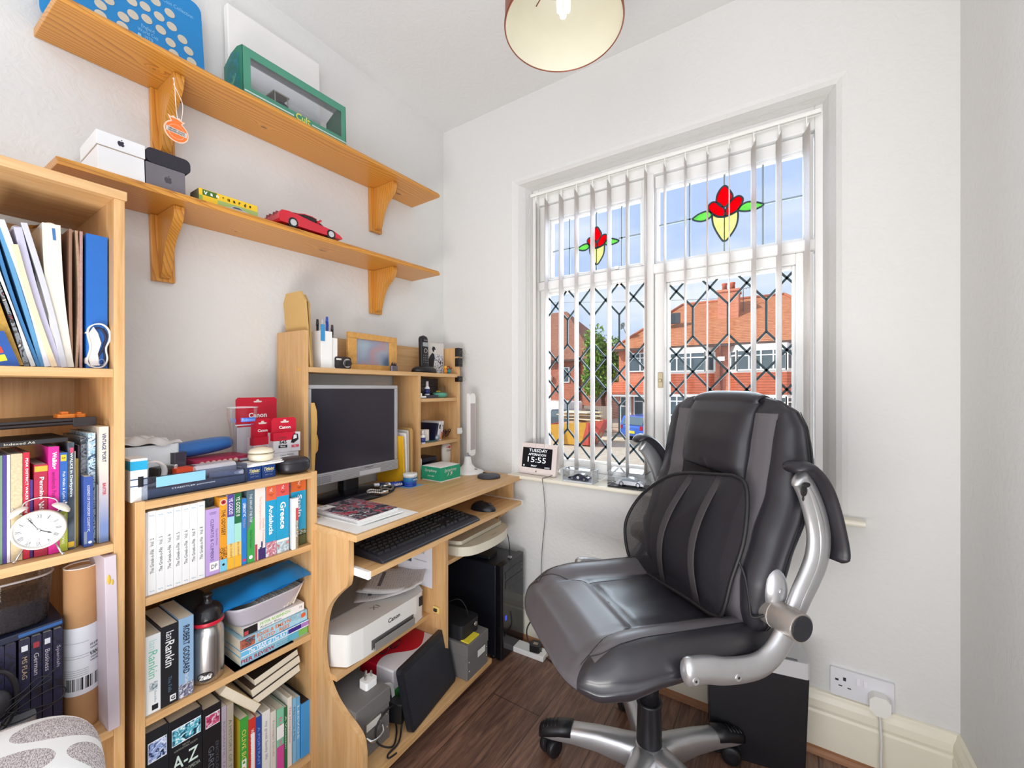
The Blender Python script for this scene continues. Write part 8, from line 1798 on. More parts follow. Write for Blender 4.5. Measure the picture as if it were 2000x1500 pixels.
strip([(-0.013,0.004),(-0.017,0.014),(-0.012,0.040),(-0.016,0.070),(-0.010,0.084),(0.004,0.088),(0.014,0.078),(0.016,0.060),(0.010,0.040),(0.012,0.018),(0.006,0.004),(-0.004,0.001),(-0.013,0.004)], -0.035,0.0)
mb.prism([(-0.011,0.005),(-0.014,0.016),(-0.010,0.040),(-0.0135,0.068),(-0.008,0.080),(-0.003,0.070),(0.002,0.050),(-0.003,0.028),(0.000,0.006)], 'x', -0.034,-0.001); part('outer_wrap', mb, plain('white_towelling', '#e9e4e0', 0.8, vary=0.03, bump=0.2, bscale=900), RL, solid=0.0022)
mb = MB(); strip([(0.000,0.006),(-0.003,0.018),(0.006,0.040),(0.010,0.062),(0.004,0.078),(-0.004,0.080)], -0.034,-0.002); strip([(0.004,0.004),(0.009,0.02),(0.007,0.045),(0.012,0.065),(0.006,0.080)], -0.034,-0.003); part('inner_wrap', mb, C('#1d2340', 0.6), RL, solid=0.003)
mb = MB(); mb.tube([(0.0012,0.003 + 0.004 * math.cos(k * PI / 6),0.012 + 0.006 * math.sin(k * PI / 6)) for k in range(12)], 0.0006,4, closed=True); part('stitched_mark', mb, C('#8a9ad0', 0.5), RL)
# ---- middle compartment
MZ = 0.7886
t, w, h = book('tall pale Vintage Port book at the right end of the middle compartment', -1.3330,-1.3195, MZ, 1.020, x1=0.312, depth=0.19, col='#d9cdbd')
m, nt, b = newmat('port_spine', 0.4); x_, y_, z_ = nt.sep(nt.xyz()); nt.l.new(nt.ramp(z_ * 4.4, [(0.15, '#6f86b8'),(0.45, '#b9b6bd'),(0.75, '#ddd2c4')]), b.inputs['Base Color']); band(t, w, 0, h, '', mt=m)
spine(t, "VINTAGE 'PORT", '#2c4a78', h - 0.042,0.058,0.0062, bold=0.02, off=0.0008); spine(t, 'BAXTER', '#c03040', h - 0.125,0.024,0.0048, bold=0.02, off=0.0008)
t, w, h = book('map booklet with a blue chequered spine in the middle compartment', -1.3462,-1.3362, MZ, 1.008, x1=0.300, depth=0.15, cover=art('map_spine', ['#b9cfe0', '#2c4a6a', '#c8d8e4', '#8ab0c8', '#24384c', '#c0d2de'], 70))
t, w, h = book('dark printed folder beside the map booklet', -1.3545,-1.3466, MZ, 1.000, x1=0.285, depth=0.15, cover=art('dark_print', ['#1d1f26', '#3a3c44', '#8a8c90', '#24262e', '#1a1a20'], 60))
t, w, h = book('slim grey booklet behind the Vintage Port book', -1.3358,-1.3334, MZ, 0.905, x1=0.308, depth=0.12, col='#8a8a90')
t, w, h = book('royal blue Legends of Stockport County book', -1.3560,-1.3430, MZ, 0.925, x1=0.318, depth=0.13, col='#34509a'); spine(t, 'LEGENDS OF STOCKPORT COUNTY FC', '#dfe4f0', 0.074,0.090,0.0036); band(t, w, 0.006,0.030, '#7a8498', y0=-w / 2, y1=-w * 0.15); mb = MB(); mb.cyl((0,0.002,0.008),(0.0006,0.002,0.008),0.0028, n=14); part('crest', mb, C('#d8e0f4', 0.4), t)
for (lab, a, b_, zt, c_, x1) in (('yellow-brown pamphlet with white edge in the middle compartment', -1.3638,-1.3600,0.960, '#8f7a1e', 0.300),('thin white booklet beside the Walks in Derbyshire book', -1.3664,-1.3642,0.975, '#cfc8be', 0.302),('dark ring-bound booklet behind the Stockport book', -1.3596,-1.3566,0.985, '#3a2c34', 0.292)): book(lab, a, b_, MZ, zt, x1=x1, depth=0.14, col=c_)
t, w, h = book('dark Walks in Derbyshire book with an AA label at its foot', -1.3758,-1.3672, MZ, 0.993, x1=0.308, depth=0.14, cover=art('derby_spine', ['#2a2f38', '#3a444e', '#55606a', '#2a3038'], 25)); spine(t, 'WALKS in Derbyshire', '#dfe4e6', h - 0.062,0.085,0.0048, bold=0.02, off=0.0008); band(t, w, 0.004,0.014, '#e6b82a'); band(t, w, h - 0.020, h - 0.010, '#c8486a', y0=-w * 0.2, y1=w * 0.4)
t, w, h = book('blue and lime Pub Walks and Cycle Rides book', -1.3872,-1.3762, MZ, 0.975, x1=0.310, depth=0.14, col='#2a5fae'); spine(t, 'Pub Walks & Cycle Rides', '#e8eef6', h - 0.070,0.068,0.0046, off=0.0006); band(t, w, 0.0,0.076, '#a8b430'); spine(t, 'The Peak District', '#f4f4e4', 0.042,0.056,0.0050, off=0.0008); band(t, w, h - 0.016, h - 0.004, '#e8bc2a', y0=-w * 0.35, y1=w * 0.35, x=0.0003); letter('AA', BLACK, t, (0.0008,0, h - 0.010), *FX, w=0.005, bold=0.03)
t, w, h = book('bright pink Walking Weekends Peak book', -1.4012,-1.3876, MZ, 0.988, x1=0.312, depth=0.14, col='#d61f8c'); spine(t, 'Walking', '#f6e6f2', h - 0.026,0.032,0.0075, bold=0.03, off=0.0006); spine(t, 'weekends Peak', '#6a1a5a', h - 0.072,0.050,0.0058, off=0.0006)
t, w, h = book('crimson Pennine Way guide with a yellow top band', -1.4182,-1.4018, MZ, 0.957, x1=0.310, depth=0.13, col='#a81f3c'); band(t, w, h - 0.013, h - 0.003, '#e2a93a'); spine(t, 'Pennine Way', '#f2dfe2', h - 0.058,0.070,0.0070, bold=0.02, off=0.0006)
t, w, h = book('purple spiral booklet beside the Pennine Way guide', -1.4240,-1.4190, MZ, 0.930, x1=0.304, depth=0.12, col='#4a2f86')
t, w, h = book('red Peak District Walks book beside the spiral pads', -1.4310,-1.4232, MZ, 0.981, x1=0.306, depth=0.14, col='#c2203a'); spine(t, 'PEAK DISTRICT WALKS starting from', '#f6e4e6', h - 0.068,0.115,0.0042, bold=0.02, off=0.0006)
t, w, h = book('fat cream comb-bound pad in the middle compartment', -1.4450,-1.4316, MZ, 0.980, x1=0.306, depth=0.14, cover=plain('comb_edge', '#cbb894', 0.7, vary=0.35, vscale=260))
for (lab, a, b_, c_) in (('thin white and red pamphlet left of the comb-bound pad', -1.4495,-1.4456, '#dcd4da'),('purple pamphlet near the left edge of the middle compartment', -1.4540,-1.4499, '#4a3a86'),('green-grey pamphlet at the left edge of the middle compartment', -1.4590,-1.4544, '#6f8a74'),('grey magazine at the far left of the middle compartment', -1.4650,-1.4594, '#9aa0a0')): book(lab, a, b_, MZ, 0.979, x1=0.306, depth=0.14, col=c_)
t = thing('road_atlas', 'black Indexed A6 ring binder lying on top of the books', 'binder', (0.308,-1.430,0.9945),(math.radians(1.5),0,0)); mb = MB(); mb.box(-0.14,0.0,-0.075,0.055,0.0,0.0085); part('binder_cover', mb, C('#1f1c1f', 0.45), t, bevel=0.001); letter('Indexed A6', C('#d0cbb8', 0.5), t, (0.0,-0.005,0.0042), *FX, w=0.036, h=0.0042, off=0.0006)
t = thing('document_tray', 'long dark plastic tray lying above the books in the middle compartment', 'tray', (0.270,-1.402,1.0236),(math.radians(1.8),0,0)); mb = MB(); mb.rbox(-0.16,0.0,-0.12,0.068,0.0,0.007,0.0034,3, 'y'); mb.box(-0.16,-0.003,-0.12,0.068,0.0075,0.013); mb.box(-0.006,0.0,0.040,0.074,-0.004,0.014); part('tray_body', mb, plain('tray_brown', '#2c2426', 0.35, vary=0.03), t, bevel=0.001)
for lab, y, sx in (('larger orange plastic clip lying on the dark tray', -1.368,1.0),('smaller orange clip to the right on the dark tray', -1.347,0.6)): t = thing('plastic_clip', lab, 'clip', (0.235, y, 1.0385)); mb = MB(); mb.rbox(-0.02 * sx, 0.02 * sx, -0.013 * sx, 0.013 * sx, 0.0,0.007,0.003,2, 'z'); mb.box(-0.01 * sx, 0.01 * sx, -0.006 * sx, 0.004 * sx, 0.007,0.012 * (0.6 + 0.4 * sx)); part('clip_body', mb, C('#f08a2a', 0.4), t, bevel=0.001)
# alarm clock
AC = thing('alarm_clock', 'cream twin-bell alarm clock with roman numerals standing before the books', 'clock', (0.3235,-1.4140, MZ),(0, math.radians(-4), math.radians(-14)))
CRC = plain('cream_enamel', '#e8e1d3', 0.25, vary=0.02, coat=0.4); R_c = 0.0345; zc = 0.053
XM = Matrix.Translation((0,0, zc)) @ Matrix.Rotation(PI / 2,4, 'Y')
mb = MB(); mb.lathe([(0.001,-0.020),(R_c * 0.80,-0.018),(R_c * 0.98,-0.010),(R_c, 0.0),(R_c, 0.008),(R_c * 0.97,0.0125),(R_c * 0.90,0.0125),(R_c * 0.88,0.008)], 60, M=XM, cap=False); part('clock_case', mb, CRC, AC)
mb = MB(); mb.lathe([(R_c * 0.89,0.0078),(0.0005,0.0080)], 60, M=XM, cap=False); dial = part('dial', mb, C('#f1f0ee', 0.5), AC)
nums = ['XII', 'I', 'II', 'III', 'IIII', 'V', 'VI', 'VII', 'VIII', 'IX', 'X', 'XI']
for k, s_ in enumerate(nums):
 a = math.radians(90 - 30 * k); u = Vector((0, math.cos(a), math.sin(a))); r = Vector((0, math.sin(a),-math.cos(a)))
 letter(s_, C('#2b2a30', 0.5), dial, (0.0081, u.y * R_c * 0.70, zc + u.z * R_c * 0.70), r, u, w=0.0011 * sum(1 if q == 'I' else 3 for q in s_), h=0.0075, name='numeral')
mb = MB()
for k in range(60):
 a = k * PI / 30; r0, r1 = R_c * 0.84, R_c * 0.865; mb.tube([(0.0085, r0 * math.cos(a), zc + r0 * math.sin(a)),(0.0085, r1 * math.cos(a), zc + r1 * math.sin(a))], 0.0002,4)
part('minute_track', mb, C('#8a8a90', 0.5), dial)
def hand(name, ang, L_, w_, c_, dx):
 a = math.radians(90 - ang); d = Vector((0, math.cos(a), math.sin(a))); n = Vector((0,-math.sin(a), math.cos(a))); o_ = Vector((dx, 0, zc))
 mb = MB(); P_ = [o_ - d * L_ * 0.18 - n * w_ * 0.3, o_ - d * L_ * 0.18 + n * w_ * 0.3, o_ + d * L_ * 0.62 + n * w_ * 0.5, o_ + d * L_ * 0.70 + n * w_, o_ + d * L_, o_ + d * L_ * 0.70 - n * w_, o_ + d * L_ * 0.62 - n * w_ * 0.5]
 q = [p + Vector((0.0005,0,0)) for p in P_]; mb.add(P_ + q, [tuple(range(7)), tuple(range(7,14))] + [(i, (i + 1) % 7,7 + (i + 1) % 7,7 + i) for i in range(7)]); part(name, mb, C(c_, 0.4), AC)
hand('hour_hand', 118, R_c * 0.55,0.0014, '#26252b', 0.0092); hand('minute_hand', 330, R_c * 0.72,0.0011, '#26252b', 0.0100); hand('alarm_hand', 178, R_c * 0.65,0.0003, '#c0303a', 0.0108)
mb = MB(); mb.cyl((0.008,0, zc),(0.012,0, zc),0.0018, n=14); part('hand_cap', mb, MET, AC)
for sg in (-1,1):
 a = math.radians(90 - sg * 38); d = Vector((0, math.cos(a), math.sin(a))); c0 = Vector((-0.004,0, zc)) + d * (R_c + 0.006)
 T_ = Matrix.Translation(c0) @ d.to_track_quat('Z', 'Y').to_matrix().to_4x4()
 mb = MB(); mb.lathe([(0.0145,0.0),(0.0145,0.002),(0.012,0.006),(0.006,0.009),(0.001,0.010)], 28, M=T_); part('bell', mb, CRC, AC)
 mb = MB(); mb.cyl(c0 - d * 0.008, c0,0.0012, n=8); mb.sphere(c0 + d * 0.012,0.0022,10); part('bell_stud', mb, MET, AC)
 mb = MB(); b0 = Vector((-0.002,0, zc)) + Vector((0, sg * 0.55,-0.83)) * R_c; b1 = Vector((0.004, sg * 0.029,0.0008)); mb.cyl(b0, b1,0.0014,0.0018, n=10); mb.sphere(b1 + Vector((0,0,0.0022)),0.0028,10); part('foot', mb, MET, AC)
mb = MB(); mb.tube(smooth_path([(-0.004,-0.022, zc + R_c + 0.004),(-0.004,-0.018, zc + R_c + 0.016),(-0.004,0.0, zc + R_c + 0.022),(-0.004,0.018, zc + R_c + 0.016),(-0.004,0.022, zc + R_c + 0.004)], 6),0.0011,8); part('carry_handle', mb, MET, AC); mb = MB(); mb.cyl((-0.004,0, zc + R_c),(-0.004,0, zc + R_c + 0.007),0.001, n=8); mb.sphere((-0.004,0, zc + R_c + 0.009),0.0026,12); part('hammer', mb, MET, AC)
# ---- lower compartment
LZ = 0.4216
TB = thing('postal_tube', 'brown cardboard postal tube with a white courier label', 'tube', (0.268,-1.3500, LZ))
KR = plain('kraft_card', '#b98a5c', 0.75, vary=0.06, vscale=60); TR = 0.0255; TH_ = 0.320
mb = MB(); mb.lathe([(TR, 0.0),(TR, TH_)], 48, cap=False); mb.lathe([(TR - 0.002, TH_),(TR - 0.002, TH_ - 0.05)], 48, cap=False); part('tube_wall', mb, KR, TB); mb = MB(); mb.lathe([(TR, TH_ - 0.0005),(TR + 0.0004, TH_ + 0.001),(TR - 0.0022, TH_ + 0.001),(TR - 0.0022, TH_ - 0.001)], 48, cap=False); mb.lathe([(TR - 0.002, TH_ - 0.007),(0.001, TH_ - 0.007)], 48, cap=False); part('white_cap', mb, WHITE, TB)
def curv(t, y0, y1, z0, z1, mt, r, name, a0=0.0, n=10, parent=None):
 mb = MB(); vs = []
 for k in range(n + 1):
  a = a0 + (y0 + (y1 - y0) * k / n) / r
  for z in (z0, z1): vs.append((r * math.cos(a), r * math.sin(a), z))
 mb.add(vs, [(2 * k, 2 * k + 2,2 * k + 3,2 * k + 1) for k in range(n)], 0, True); return part(name, mb, mt, parent or t)
A0 = math.radians(-10); RT = TR + 0.0005
lab_ = curv(TB, -0.034,0.034,0.072,0.205, C('#e9e9ec', 0.5), RT, 'courier_label', A0,20)
m, nt, b = newmat('barcode', 0.6); x_, y_, z_ = nt.sep(nt.xyz()); nn = nt.node('ShaderNodeTexWhiteNoise', noise_dimensions='1D'); nt.put(nn.inputs['W'], (nt.math('ARCTAN2', y_, x_) * 46.0).floor()); nt.l.new(nt.mix(X(nt, nn.outputs['Value']).gt(0.45), '#e9e9ec', '#1c1c22'), b.inputs['Base Color'])
curv(TB, -0.026,0.030,0.082,0.106, m, RT + 0.0004, 'barcode', A0,18, lab_)
BKL = C('#2a2a30', 0.5); rw = lambda z: RT + 0.0008
for s_, a, z, w_, h_ in (('10 LVR', 0.020,0.165,0.016,0.0045),('COLLARED', 0.020,0.158,0.016,0.003),('VANS', 0.020,0.147,0.018,0.008),('DROP IN', 0.020,0.139,0.014,0.003),('C-POUCHES', 0.020,0.133,0.016,0.003)): wrap(TB, s_, BKL, A0 + a / RT, z, w_, h_, rw, bold=0.02)
mb = MB()
for z in (0.110,0.114,0.118,0.122,0.145,0.150,0.175): mb.tube([((RT + 0.0003) * math.cos(A0 + q / RT),(RT + 0.0003) * math.sin(A0 + q / RT), z) for q in [-0.028 + 0.038 * k / 8 for k in range(9)]], 0.0003,4)
part('ruled_line', mb, C('#7a7a80', 0.5), lab_)
CV = thing('canvas_print', 'pale mauve canvas panel with a small yellow butterfly standing on edge', 'canvas', (0.340,-1.3085, LZ),(math.radians(1),0, math.radians(2)))
mb = MB(); mb.box(-0.24,0.0,-0.0175,0.0,0.0,0.345); part('canvas_body', mb, plain('mauve_canvas', '#cdbfc6', 0.7, vary=0.06, vscale=20), CV, bevel=0.001)
mb = MB(); mb.sphere((0.0006,-0.012,0.300),1,10, sc=(0.0006,0.0028,0.010)); mb.sphere((0.0006,-0.007,0.293),1,10, sc=(0.0006,0.0022,0.006)); part('butterfly', mb, C('#d8b23a', 0.5), CV)
DVM = art('dvd_spine', ['#16141c', '#221f2c', '#2c2a48', '#1a1820', '#3a2430'], 30)
for k, (a, b_, tx, tc, lab) in enumerate(((-1.4350,-1.4215, 'MS FLAG', '#c9b090', 'dark disc case lettered MS FLAG in the row behind the cable'),(-1.4205,-1.4075, 'German', '#d0c8d0', 'dark German language disc case in the row behind the cable'),(-1.4065,-1.3940, 'Business', '#c8c0cc', 'dark Business disc case in the row behind the cable'),(-1.3930,-1.3810, 'Spanish', '#b8b0c0', 'dark Spanish language disc case nearest the postal tube'))):
 t, w, h = book(lab, a, b_, LZ, 0.641, x1=0.298, depth=0.14, cover=DVM, name='disc_case', cat='disc case', group='language disc cases'); spine(t, tx, tc, h - 0.052,0.040,0.0062); band(t, w, h - 0.022, h - 0.012, ['#e9e9ec', '#a8343e', '#e2e2e6', '#2a2a40'][k], y0=-w * 0.3, y1=w * 0.3)
for k in range(3): book(['dark disc case behind the headphone, furthest left', 'dark disc case just left of the MS FLAG case', 'dark disc case two left of the MS FLAG case'][k], -1.478 + 0.0135 * k, -1.465 + 0.0135 * k, LZ, 0.640, x1=0.296, depth=0.14, cover=DVM, name='disc_case', cat='disc case', group='language disc cases')
t = thing('disc_wallet', 'flat blue edged disc wallet lying on the row of disc cases', 'case', (0.296,-1.425,0.6425),(math.radians(2),0,0)); mb = MB(); mb.box(-0.14,0.0,-0.06,0.046,0.0,0.013); part('wallet_body', mb, C('#1c2238', 0.4), t, bevel=0.002); mb = MB(); mb.box(0.0,0.0006,-0.01,0.044,0.004,0.010); part('blue_edge', mb, C('#2f5f9c', 0.4), t)
TBB = thing('clear_storage_tub', 'round-ended clear plastic tub on top of the disc cases', 'tub', (0.235,-1.437,0.6575)); mb = MB()
def t2(u, v):
 a = 2 * PI * u; e = 0.6; rx_, ry_ = 0.052 + 0.008 * v, 0.044 + 0.006 * v; return (rx_ * math.copysign(abs(math.cos(a)) ** e, math.cos(a)), ry_ * math.copysign(abs(math.sin(a)) ** e, math.sin(a)),0.090 * v)
mb.grid(t2,48,8, wrap_u=True); part('tub_wall', mb, glass_mat('grey_clear', (0.66,0.64,0.66),0.08,0.3), TBB); mb = MB(); mb.tube([t2(k / 48,1) for k in range(48)], 0.0022,6, closed=True); part('rim', mb, C('#a8a2a2', 0.3), TBB); mb = MB(); mb.grid(lambda u, v: (t2(u, v * 0.5)[0] * 0.96, t2(u, v * 0.5)[1] * 0.96,0.002 + 0.045 * v),48,4, wrap_u=True); mb.add([(t2(k / 48,0.5)[0] * 0.96, t2(k / 48,0.5)[1] * 0.96,0.047) for k in range(48)], [tuple(range(48))]); part('dark_contents', mb, C('#3a3638', 0.5), TBB)
HP_ = thing('headphones', 'black headphones hanging at the left edge in front of the disc cases', 'headphones', (0.318,-1.452,0.4880)); mb = MB(); mb.tube([(0.0,0.024 * math.cos(k * PI / 14) - 0.012,0.070 + 0.052 * math.sin(k * PI / 14)) for k in range(-9,10)], 0.0042,10, flat=(1.0,1.6)); part('headband', mb, C('#1d1a1d', 0.4), HP_); mb = MB(); mb.sphere((0,-0.006,0.062),1,16, sc=(0.012,0.014,0.026)); part('ear_cup', mb, C('#232024', 0.6), HP_)
t = thing('tangled_cable', 'thin black cable tangled in loops before the disc cases', 'cable', (0.325,-1.415,0.500)); mb = MB(); mb.tube(smooth_path([(0,-0.045,0.050),(0.003,-0.020,0.062),(0.0,0.000,0.075),(0.004,0.015,0.066),(0,-0.012,0.055),(0.003,-0.038,0.040),(0.0,-0.020,0.028),(0.003,0.020,0.020),(0.0,0.034,0.032),(0.002,0.022,0.046),(0.0,-0.010,0.040),(0.003,-0.042,0.024),(0.0,-0.030,0.012),(0.002,0.010,0.014),(0,0.030,0.024)], 8),0.0011,6); mb.tube(smooth_path([(0.001,-0.045,0.03),(0.003,-0.02,0.050),(0.001,0.018,0.078),(0.002,0.030,0.080)], 6),0.0011,6); part('cord', mb, BLACK, t)
t = thing('silver_laptop', 'silver rounded device lying below the cable at the bottom left', 'device', (0.326,-1.452,0.4690),(0, math.radians(0),0)); mb = MB(); mb.rbox(-0.12,0.0,-0.060,0.036,0.0,0.040,0.014,4, 'z'); part('device_body', mb, plain('silver_device', '#9a9c9e', 0.3, metal=0.4), t, bevel=0.004)
mb = MB(); mb.box(-0.12,0.0,-0.14,0.026,0.0,0.046); o = part('grey_box', mb, C('#5a585a', 0.5), None, loc=(0.316,-1.440, LZ + 0.001)); tag(o, 'dark grey box under the silver device at the bottom left', 'box')
# patterned cushion in the left bottom corner
CU = thing('patterned_cushion', 'white cushion with grey woven leaf pattern in the lower left corner', 'cushion', (0.495,-1.532,0.470),(0,0, math.radians(-8)))
m, nt, b = newmat('woven_leaf_fabric', 0.85); x_, y_, z_ = nt.sep(nt.xyz())
ny = (y_ / 0.115 + (x_ / 0.075).floor() * 0.5).frac() - 0.5; nx_ = (x_ / 0.075).frac() - 0.5
leafm = (nx_ * nx_ * 4.8 + ny * ny * 4.8).lt(0.98)
st_ = nt.noise(nt.xyz((300,900,300)),1.0,2)
gcol = nt.ramp(st_, [(0.38, '#8f8588'),(0.52, '#cfc8c9'),(0.62, '#e0dcdb')])
nt.l.new(nt.mix(leafm, '#f2f4f3', gcol), b.inputs['Base Color']); nt.l.new(nt.bump(st_ * leafm, 0.5,0.002), b.inputs['Normal'])
mb = MB(); mb.grid(lambda u, v: ((lambda a, b2: (0.135 * math.copysign(abs(math.cos(a) * math.cos(b2)) ** 0.55, math.cos(a)),0.165 * math.copysign(abs(math.sin(a) * math.cos(b2)) ** 0.55, math.sin(a)),0.095 * math.copysign(abs(math.sin(b2)) ** 0.8, math.sin(b2))))(2 * PI * u, PI * (v - 0.5) * 0.999)),64,36, wrap_u=True); part('cushion_cover', mb, m, CU)
# ------------------------------------------------------------------ things on the pine wall shelves
def onshelf(w_, y, x, name, label, cat, rz=0.0, dz=0.0008): return thing(name, label, cat, (x, y, shelf_z(w_, y) + dz),(math.atan(SLOPE),0, rz))
CB = onshelf(1,-1.215,0.062, 'coin_collection_board', 'blue England World Cup 1970 coin collection board standing on the upper shelf', 'display board'); CB.rotation_euler = (math.atan(SLOPE), math.radians(-4),0)
BLB = plain('collector_blue', '#1583c6', 0.35, vary=0.03)
mb = MB(); mb.rbox(-0.003,0.0,-0.162,0.156,0.0,0.262,0.022,6, 'x'); part('board', mb, BLB, CB)
COIN = plain('dull_coin', '#d2c8b6', 0.35, metal=0.2, vary=0.05, vscale=120)
cp = []
for (cy, cz) in ((-0.060,0.101),(-0.061,0.075),(-0.045,0.125),(-0.018,0.102),(-0.021,0.076),(0.001,0.122),(0.029,0.131),(0.027,0.163),(0.056,0.158),(0.058,0.123),(0.083,0.150),(0.078,0.102),(0.106,0.130),(0.084,0.075),(0.119,0.106),(0.125,0.079),(-0.008,0.055),(0.073,0.050),(0.119,0.055),(0.000,0.157),(-0.030,0.180),(0.080,0.185),(0.050,0.195),(-0.070,0.170),(-0.100,0.120)):
 mb = MB(); mb.cyl((0.0, cy, cz),(0.0012, cy, cz),0.0112, n=26); part('coin', mb, COIN, CB)
PB_ = C('#8fc6e6', 0.4)
letter('England\nWorld Cup\n1970', PB_, CB, (0.0,0.030,0.093), *FX, w=0.042, h=0.036, off=0.0008); letter('The 1970 World Cup Coin Collection', PB_, CB, (0.0,0.050,0.212), *FX, w=0.17, h=0.014, off=0.0008)
mb = MB(); mb.lathe([(0.004,0),(0.002,0.004),(0.002,0.010),(0.004,0.016),(0.003,0.022)], 10, M=Matrix.Translation((0.001,0.012,0.060)) @ Matrix.Diagonal((0.2,1,1,1))); part('trophy_drawing', mb, PB_, CB)
PW = onshelf(1,-0.835,0.020, 'foam_box', 'large white box leaning flat on the wall behind the green display box', 'box'); mb = MB(); mb.box(-0.014,0.012,-0.150,0.150,0.0,0.335); part('box_body', mb, plain('white_carton', '#eceae6', 0.7, vary=0.02), PW, bevel=0.003)
# green tractor box with window
GB_ = onshelf(1,-0.832,0.150, 'model_display_box', 'green cardboard display box with a clear window on the upper shelf', 'display box'); GD = plain('deep_green_card', '#237a5c', 0.35, vary=0.04); GF = plain('mid_green_card', '#4b9076', 0.4, vary=0.03)
Lh, Hh_, Dp = 0.168,0.146,0.115
mb = MB(); fx = 0.0
a, b_, z0, z1 = -Lh + 0.022, Lh - 0.018,0.034,0.122
mb.box(fx - 0.0012, fx, -Lh, Lh, 0, z0); mb.box(fx - 0.0012, fx, -Lh, Lh, z1, Hh_); mb.box(fx - 0.0012, fx, -Lh, a, z0, z1); mb.box(fx - 0.0012, fx, b_, Lh, z0, z1); part('front_frame', mb, GF, GB_)
mb = MB(); pts = [(0.0,0.0),(0.0, Hh_),(-0.03, Hh_ + 0.008),(-0.07, Hh_ + 0.003),(-Dp, Hh_ - 0.018),(-Dp, 0.0)]
for yy in (-Lh, Lh - 0.0012): mb.prism([(z_, x_) for x_, z_ in pts], 'y', yy, yy + 0.0012)
mb.box(-Dp, 0,-Lh, Lh, 0.0,0.0012); part('side_panel', mb, GD, GB_)
mb = MB(); mb.box(-Dp, -Dp + 0.001,-Lh + 0.002, Lh - 0.002,0.001, Hh_ * 0.52); part('back_card', mb, C('#8c8a8c', 0.6), GB_)
mb = MB(); mb.prism([(z_, x_) for x_, z_ in [(0.0, Hh_),(-0.03, Hh_ + 0.008),(-0.07, Hh_ + 0.003),(-Dp, Hh_ - 0.018),(-Dp, Hh_ - 0.019),(-0.07, Hh_ + 0.002),(-0.03, Hh_ + 0.007),(0.0, Hh_ - 0.001)]], 'y', -Lh + 0.001, Lh - 0.001); part('clear_top', mb, CASEG, GB_)
mb = MB(); mb.box(fx - 0.002, fx - 0.0014, a, b_, z0, z1); part('window_film', mb, CASEG, GB_)
mb = MB(); mb.box(fx, fx + 0.0006,-Lh + 0.004,-0.020,0.018,0.0225); mb2_ = mb; part('white_stripe', mb, C('#c9dcd4', 0.4), GB_); mb = MB(); mb.box(fx, fx + 0.0006,0.040, Lh, 0.018,0.0225); part('white_stripe', mb, C('#c9dcd4', 0.4), GB_)
letter('Cult', C('#d9dc5a', 0.4), GB_, (fx, 0.010,0.024), *FX, w=0.048, h=0.022, bold=0.02, off=0.0010)
m, nt, b = newmat('green_side_art', 0.35); nt.l.new(nt.ramp(nt.noise(nt.xyz((1,1,1)),45,2), [(0.40, '#1a6e62'),(0.55, '#1a7a8c'),(0.62, '#5fa06a')]), b.inputs['Base Color']); mb = MB(); mb.prism([(0.01,-0.02),(Hh_ * 0.9,-0.02),(Hh_, -0.06),(Hh_ * 0.85,-0.10),(0.01,-0.10)], 'y', -Lh - 0.0006,-Lh); part('side_print', mb, m, GB_)
TRX = onshelf(1,-0.835,0.092, 'model_tractor', 'orange-brown model tractor inside the green display box', 'model tractor', dz=0.004)
mb = MB(); mb.box(-0.012,0.012,-0.03,0.055,0.026,0.050); mb.box(-0.020,0.020,-0.055,-0.015,0.030,0.048); part('tractor_body', mb, plain('tractor_paint', '#b48a6a', 0.4, vary=0.1), TRX, bevel=0.003)
mb = MB()
for (x_, y_) in ((-0.02,-0.055),(0.02,-0.055),(-0.02,-0.015),(0.02,-0.015)): mb.tube([(x_, y_, 0.045),(x_, y_, 0.085)], 0.0018,6)
mb.box(-0.023,0.023,-0.06,-0.010,0.085,0.089); part('cab', mb, C('#b8b0a4', 0.4), TRX)
for (y_, r_) in ((-0.04,0.028),(0.045,0.018)):
 for sx in (-1,1): mb = MB(); mb.cyl((sx * 0.020, y_, r_),(sx * 0.034, y_, r_), r_, n=22); mb.cyl((sx * 0.034, y_, r_),(sx * 0.035, y_, r_), r_ * 0.55, n=16, mi=1); part('wheel', mb, [C('#3a383c', 0.7), C('#d9b07a', 0.4)], TRX)
# orange tag on a string
TG = thing('hanging_tag', 'round orange Library Lawn Garden Party tag hanging on string from the upper shelf bracket', 'tag', (0.168,-1.1625,1.8730),(0,0, math.radians(4)))
ORG = plain('orange_card', '#f07832', 0.5, vary=0.03); PEA = plain('peach_rim', '#f3cdb4', 0.5, vary=0.02)
zc_ = -0.128; mb = MB(); mb.cyl((-0.0006,0, zc_),(0.0006,0, zc_),0.0262, n=48); mb.prism([(-0.018, zc_ + 0.036),(-0.012, zc_ + 0.033),(-0.007, zc_ + 0.038),(0.0, zc_ + 0.034),(0.006, zc_ + 0.038),(0.012, zc_ + 0.032),(0.019, zc_ + 0.032),(0.010, zc_ + 0.022),(-0.011, zc_ + 0.022)], 'x', -0.0006,0.0006); part('tag_card', mb, PEA, TG)
mb = MB(); mb.cyl((0.0006,0, zc_),(0.0010,0, zc_),0.0235, n=48); mb.prism([(-0.013, zc_ + 0.031),(0.0, zc_ + 0.032),(0.013, zc_ + 0.029),(0.009, zc_ + 0.023),(-0.009, zc_ + 0.023)], 'x', 0.0006,0.0009); part('orange_print', mb, ORG, TG)
mb = MB(); mb.box(0.0010,0.0013,-0.022,0.022, zc_ - 0.0055, zc_ + 0.0065); part('grey_banner', mb, C('#d0c8c0', 0.5), TG); letter('LIBRARY LAWN\nGARDEN PARTY', C('#4a3a34', 0.5), TG, (0.0013,0, zc_ + 0.0004), *FX, w=0.036, h=0.009, bold=0.02)
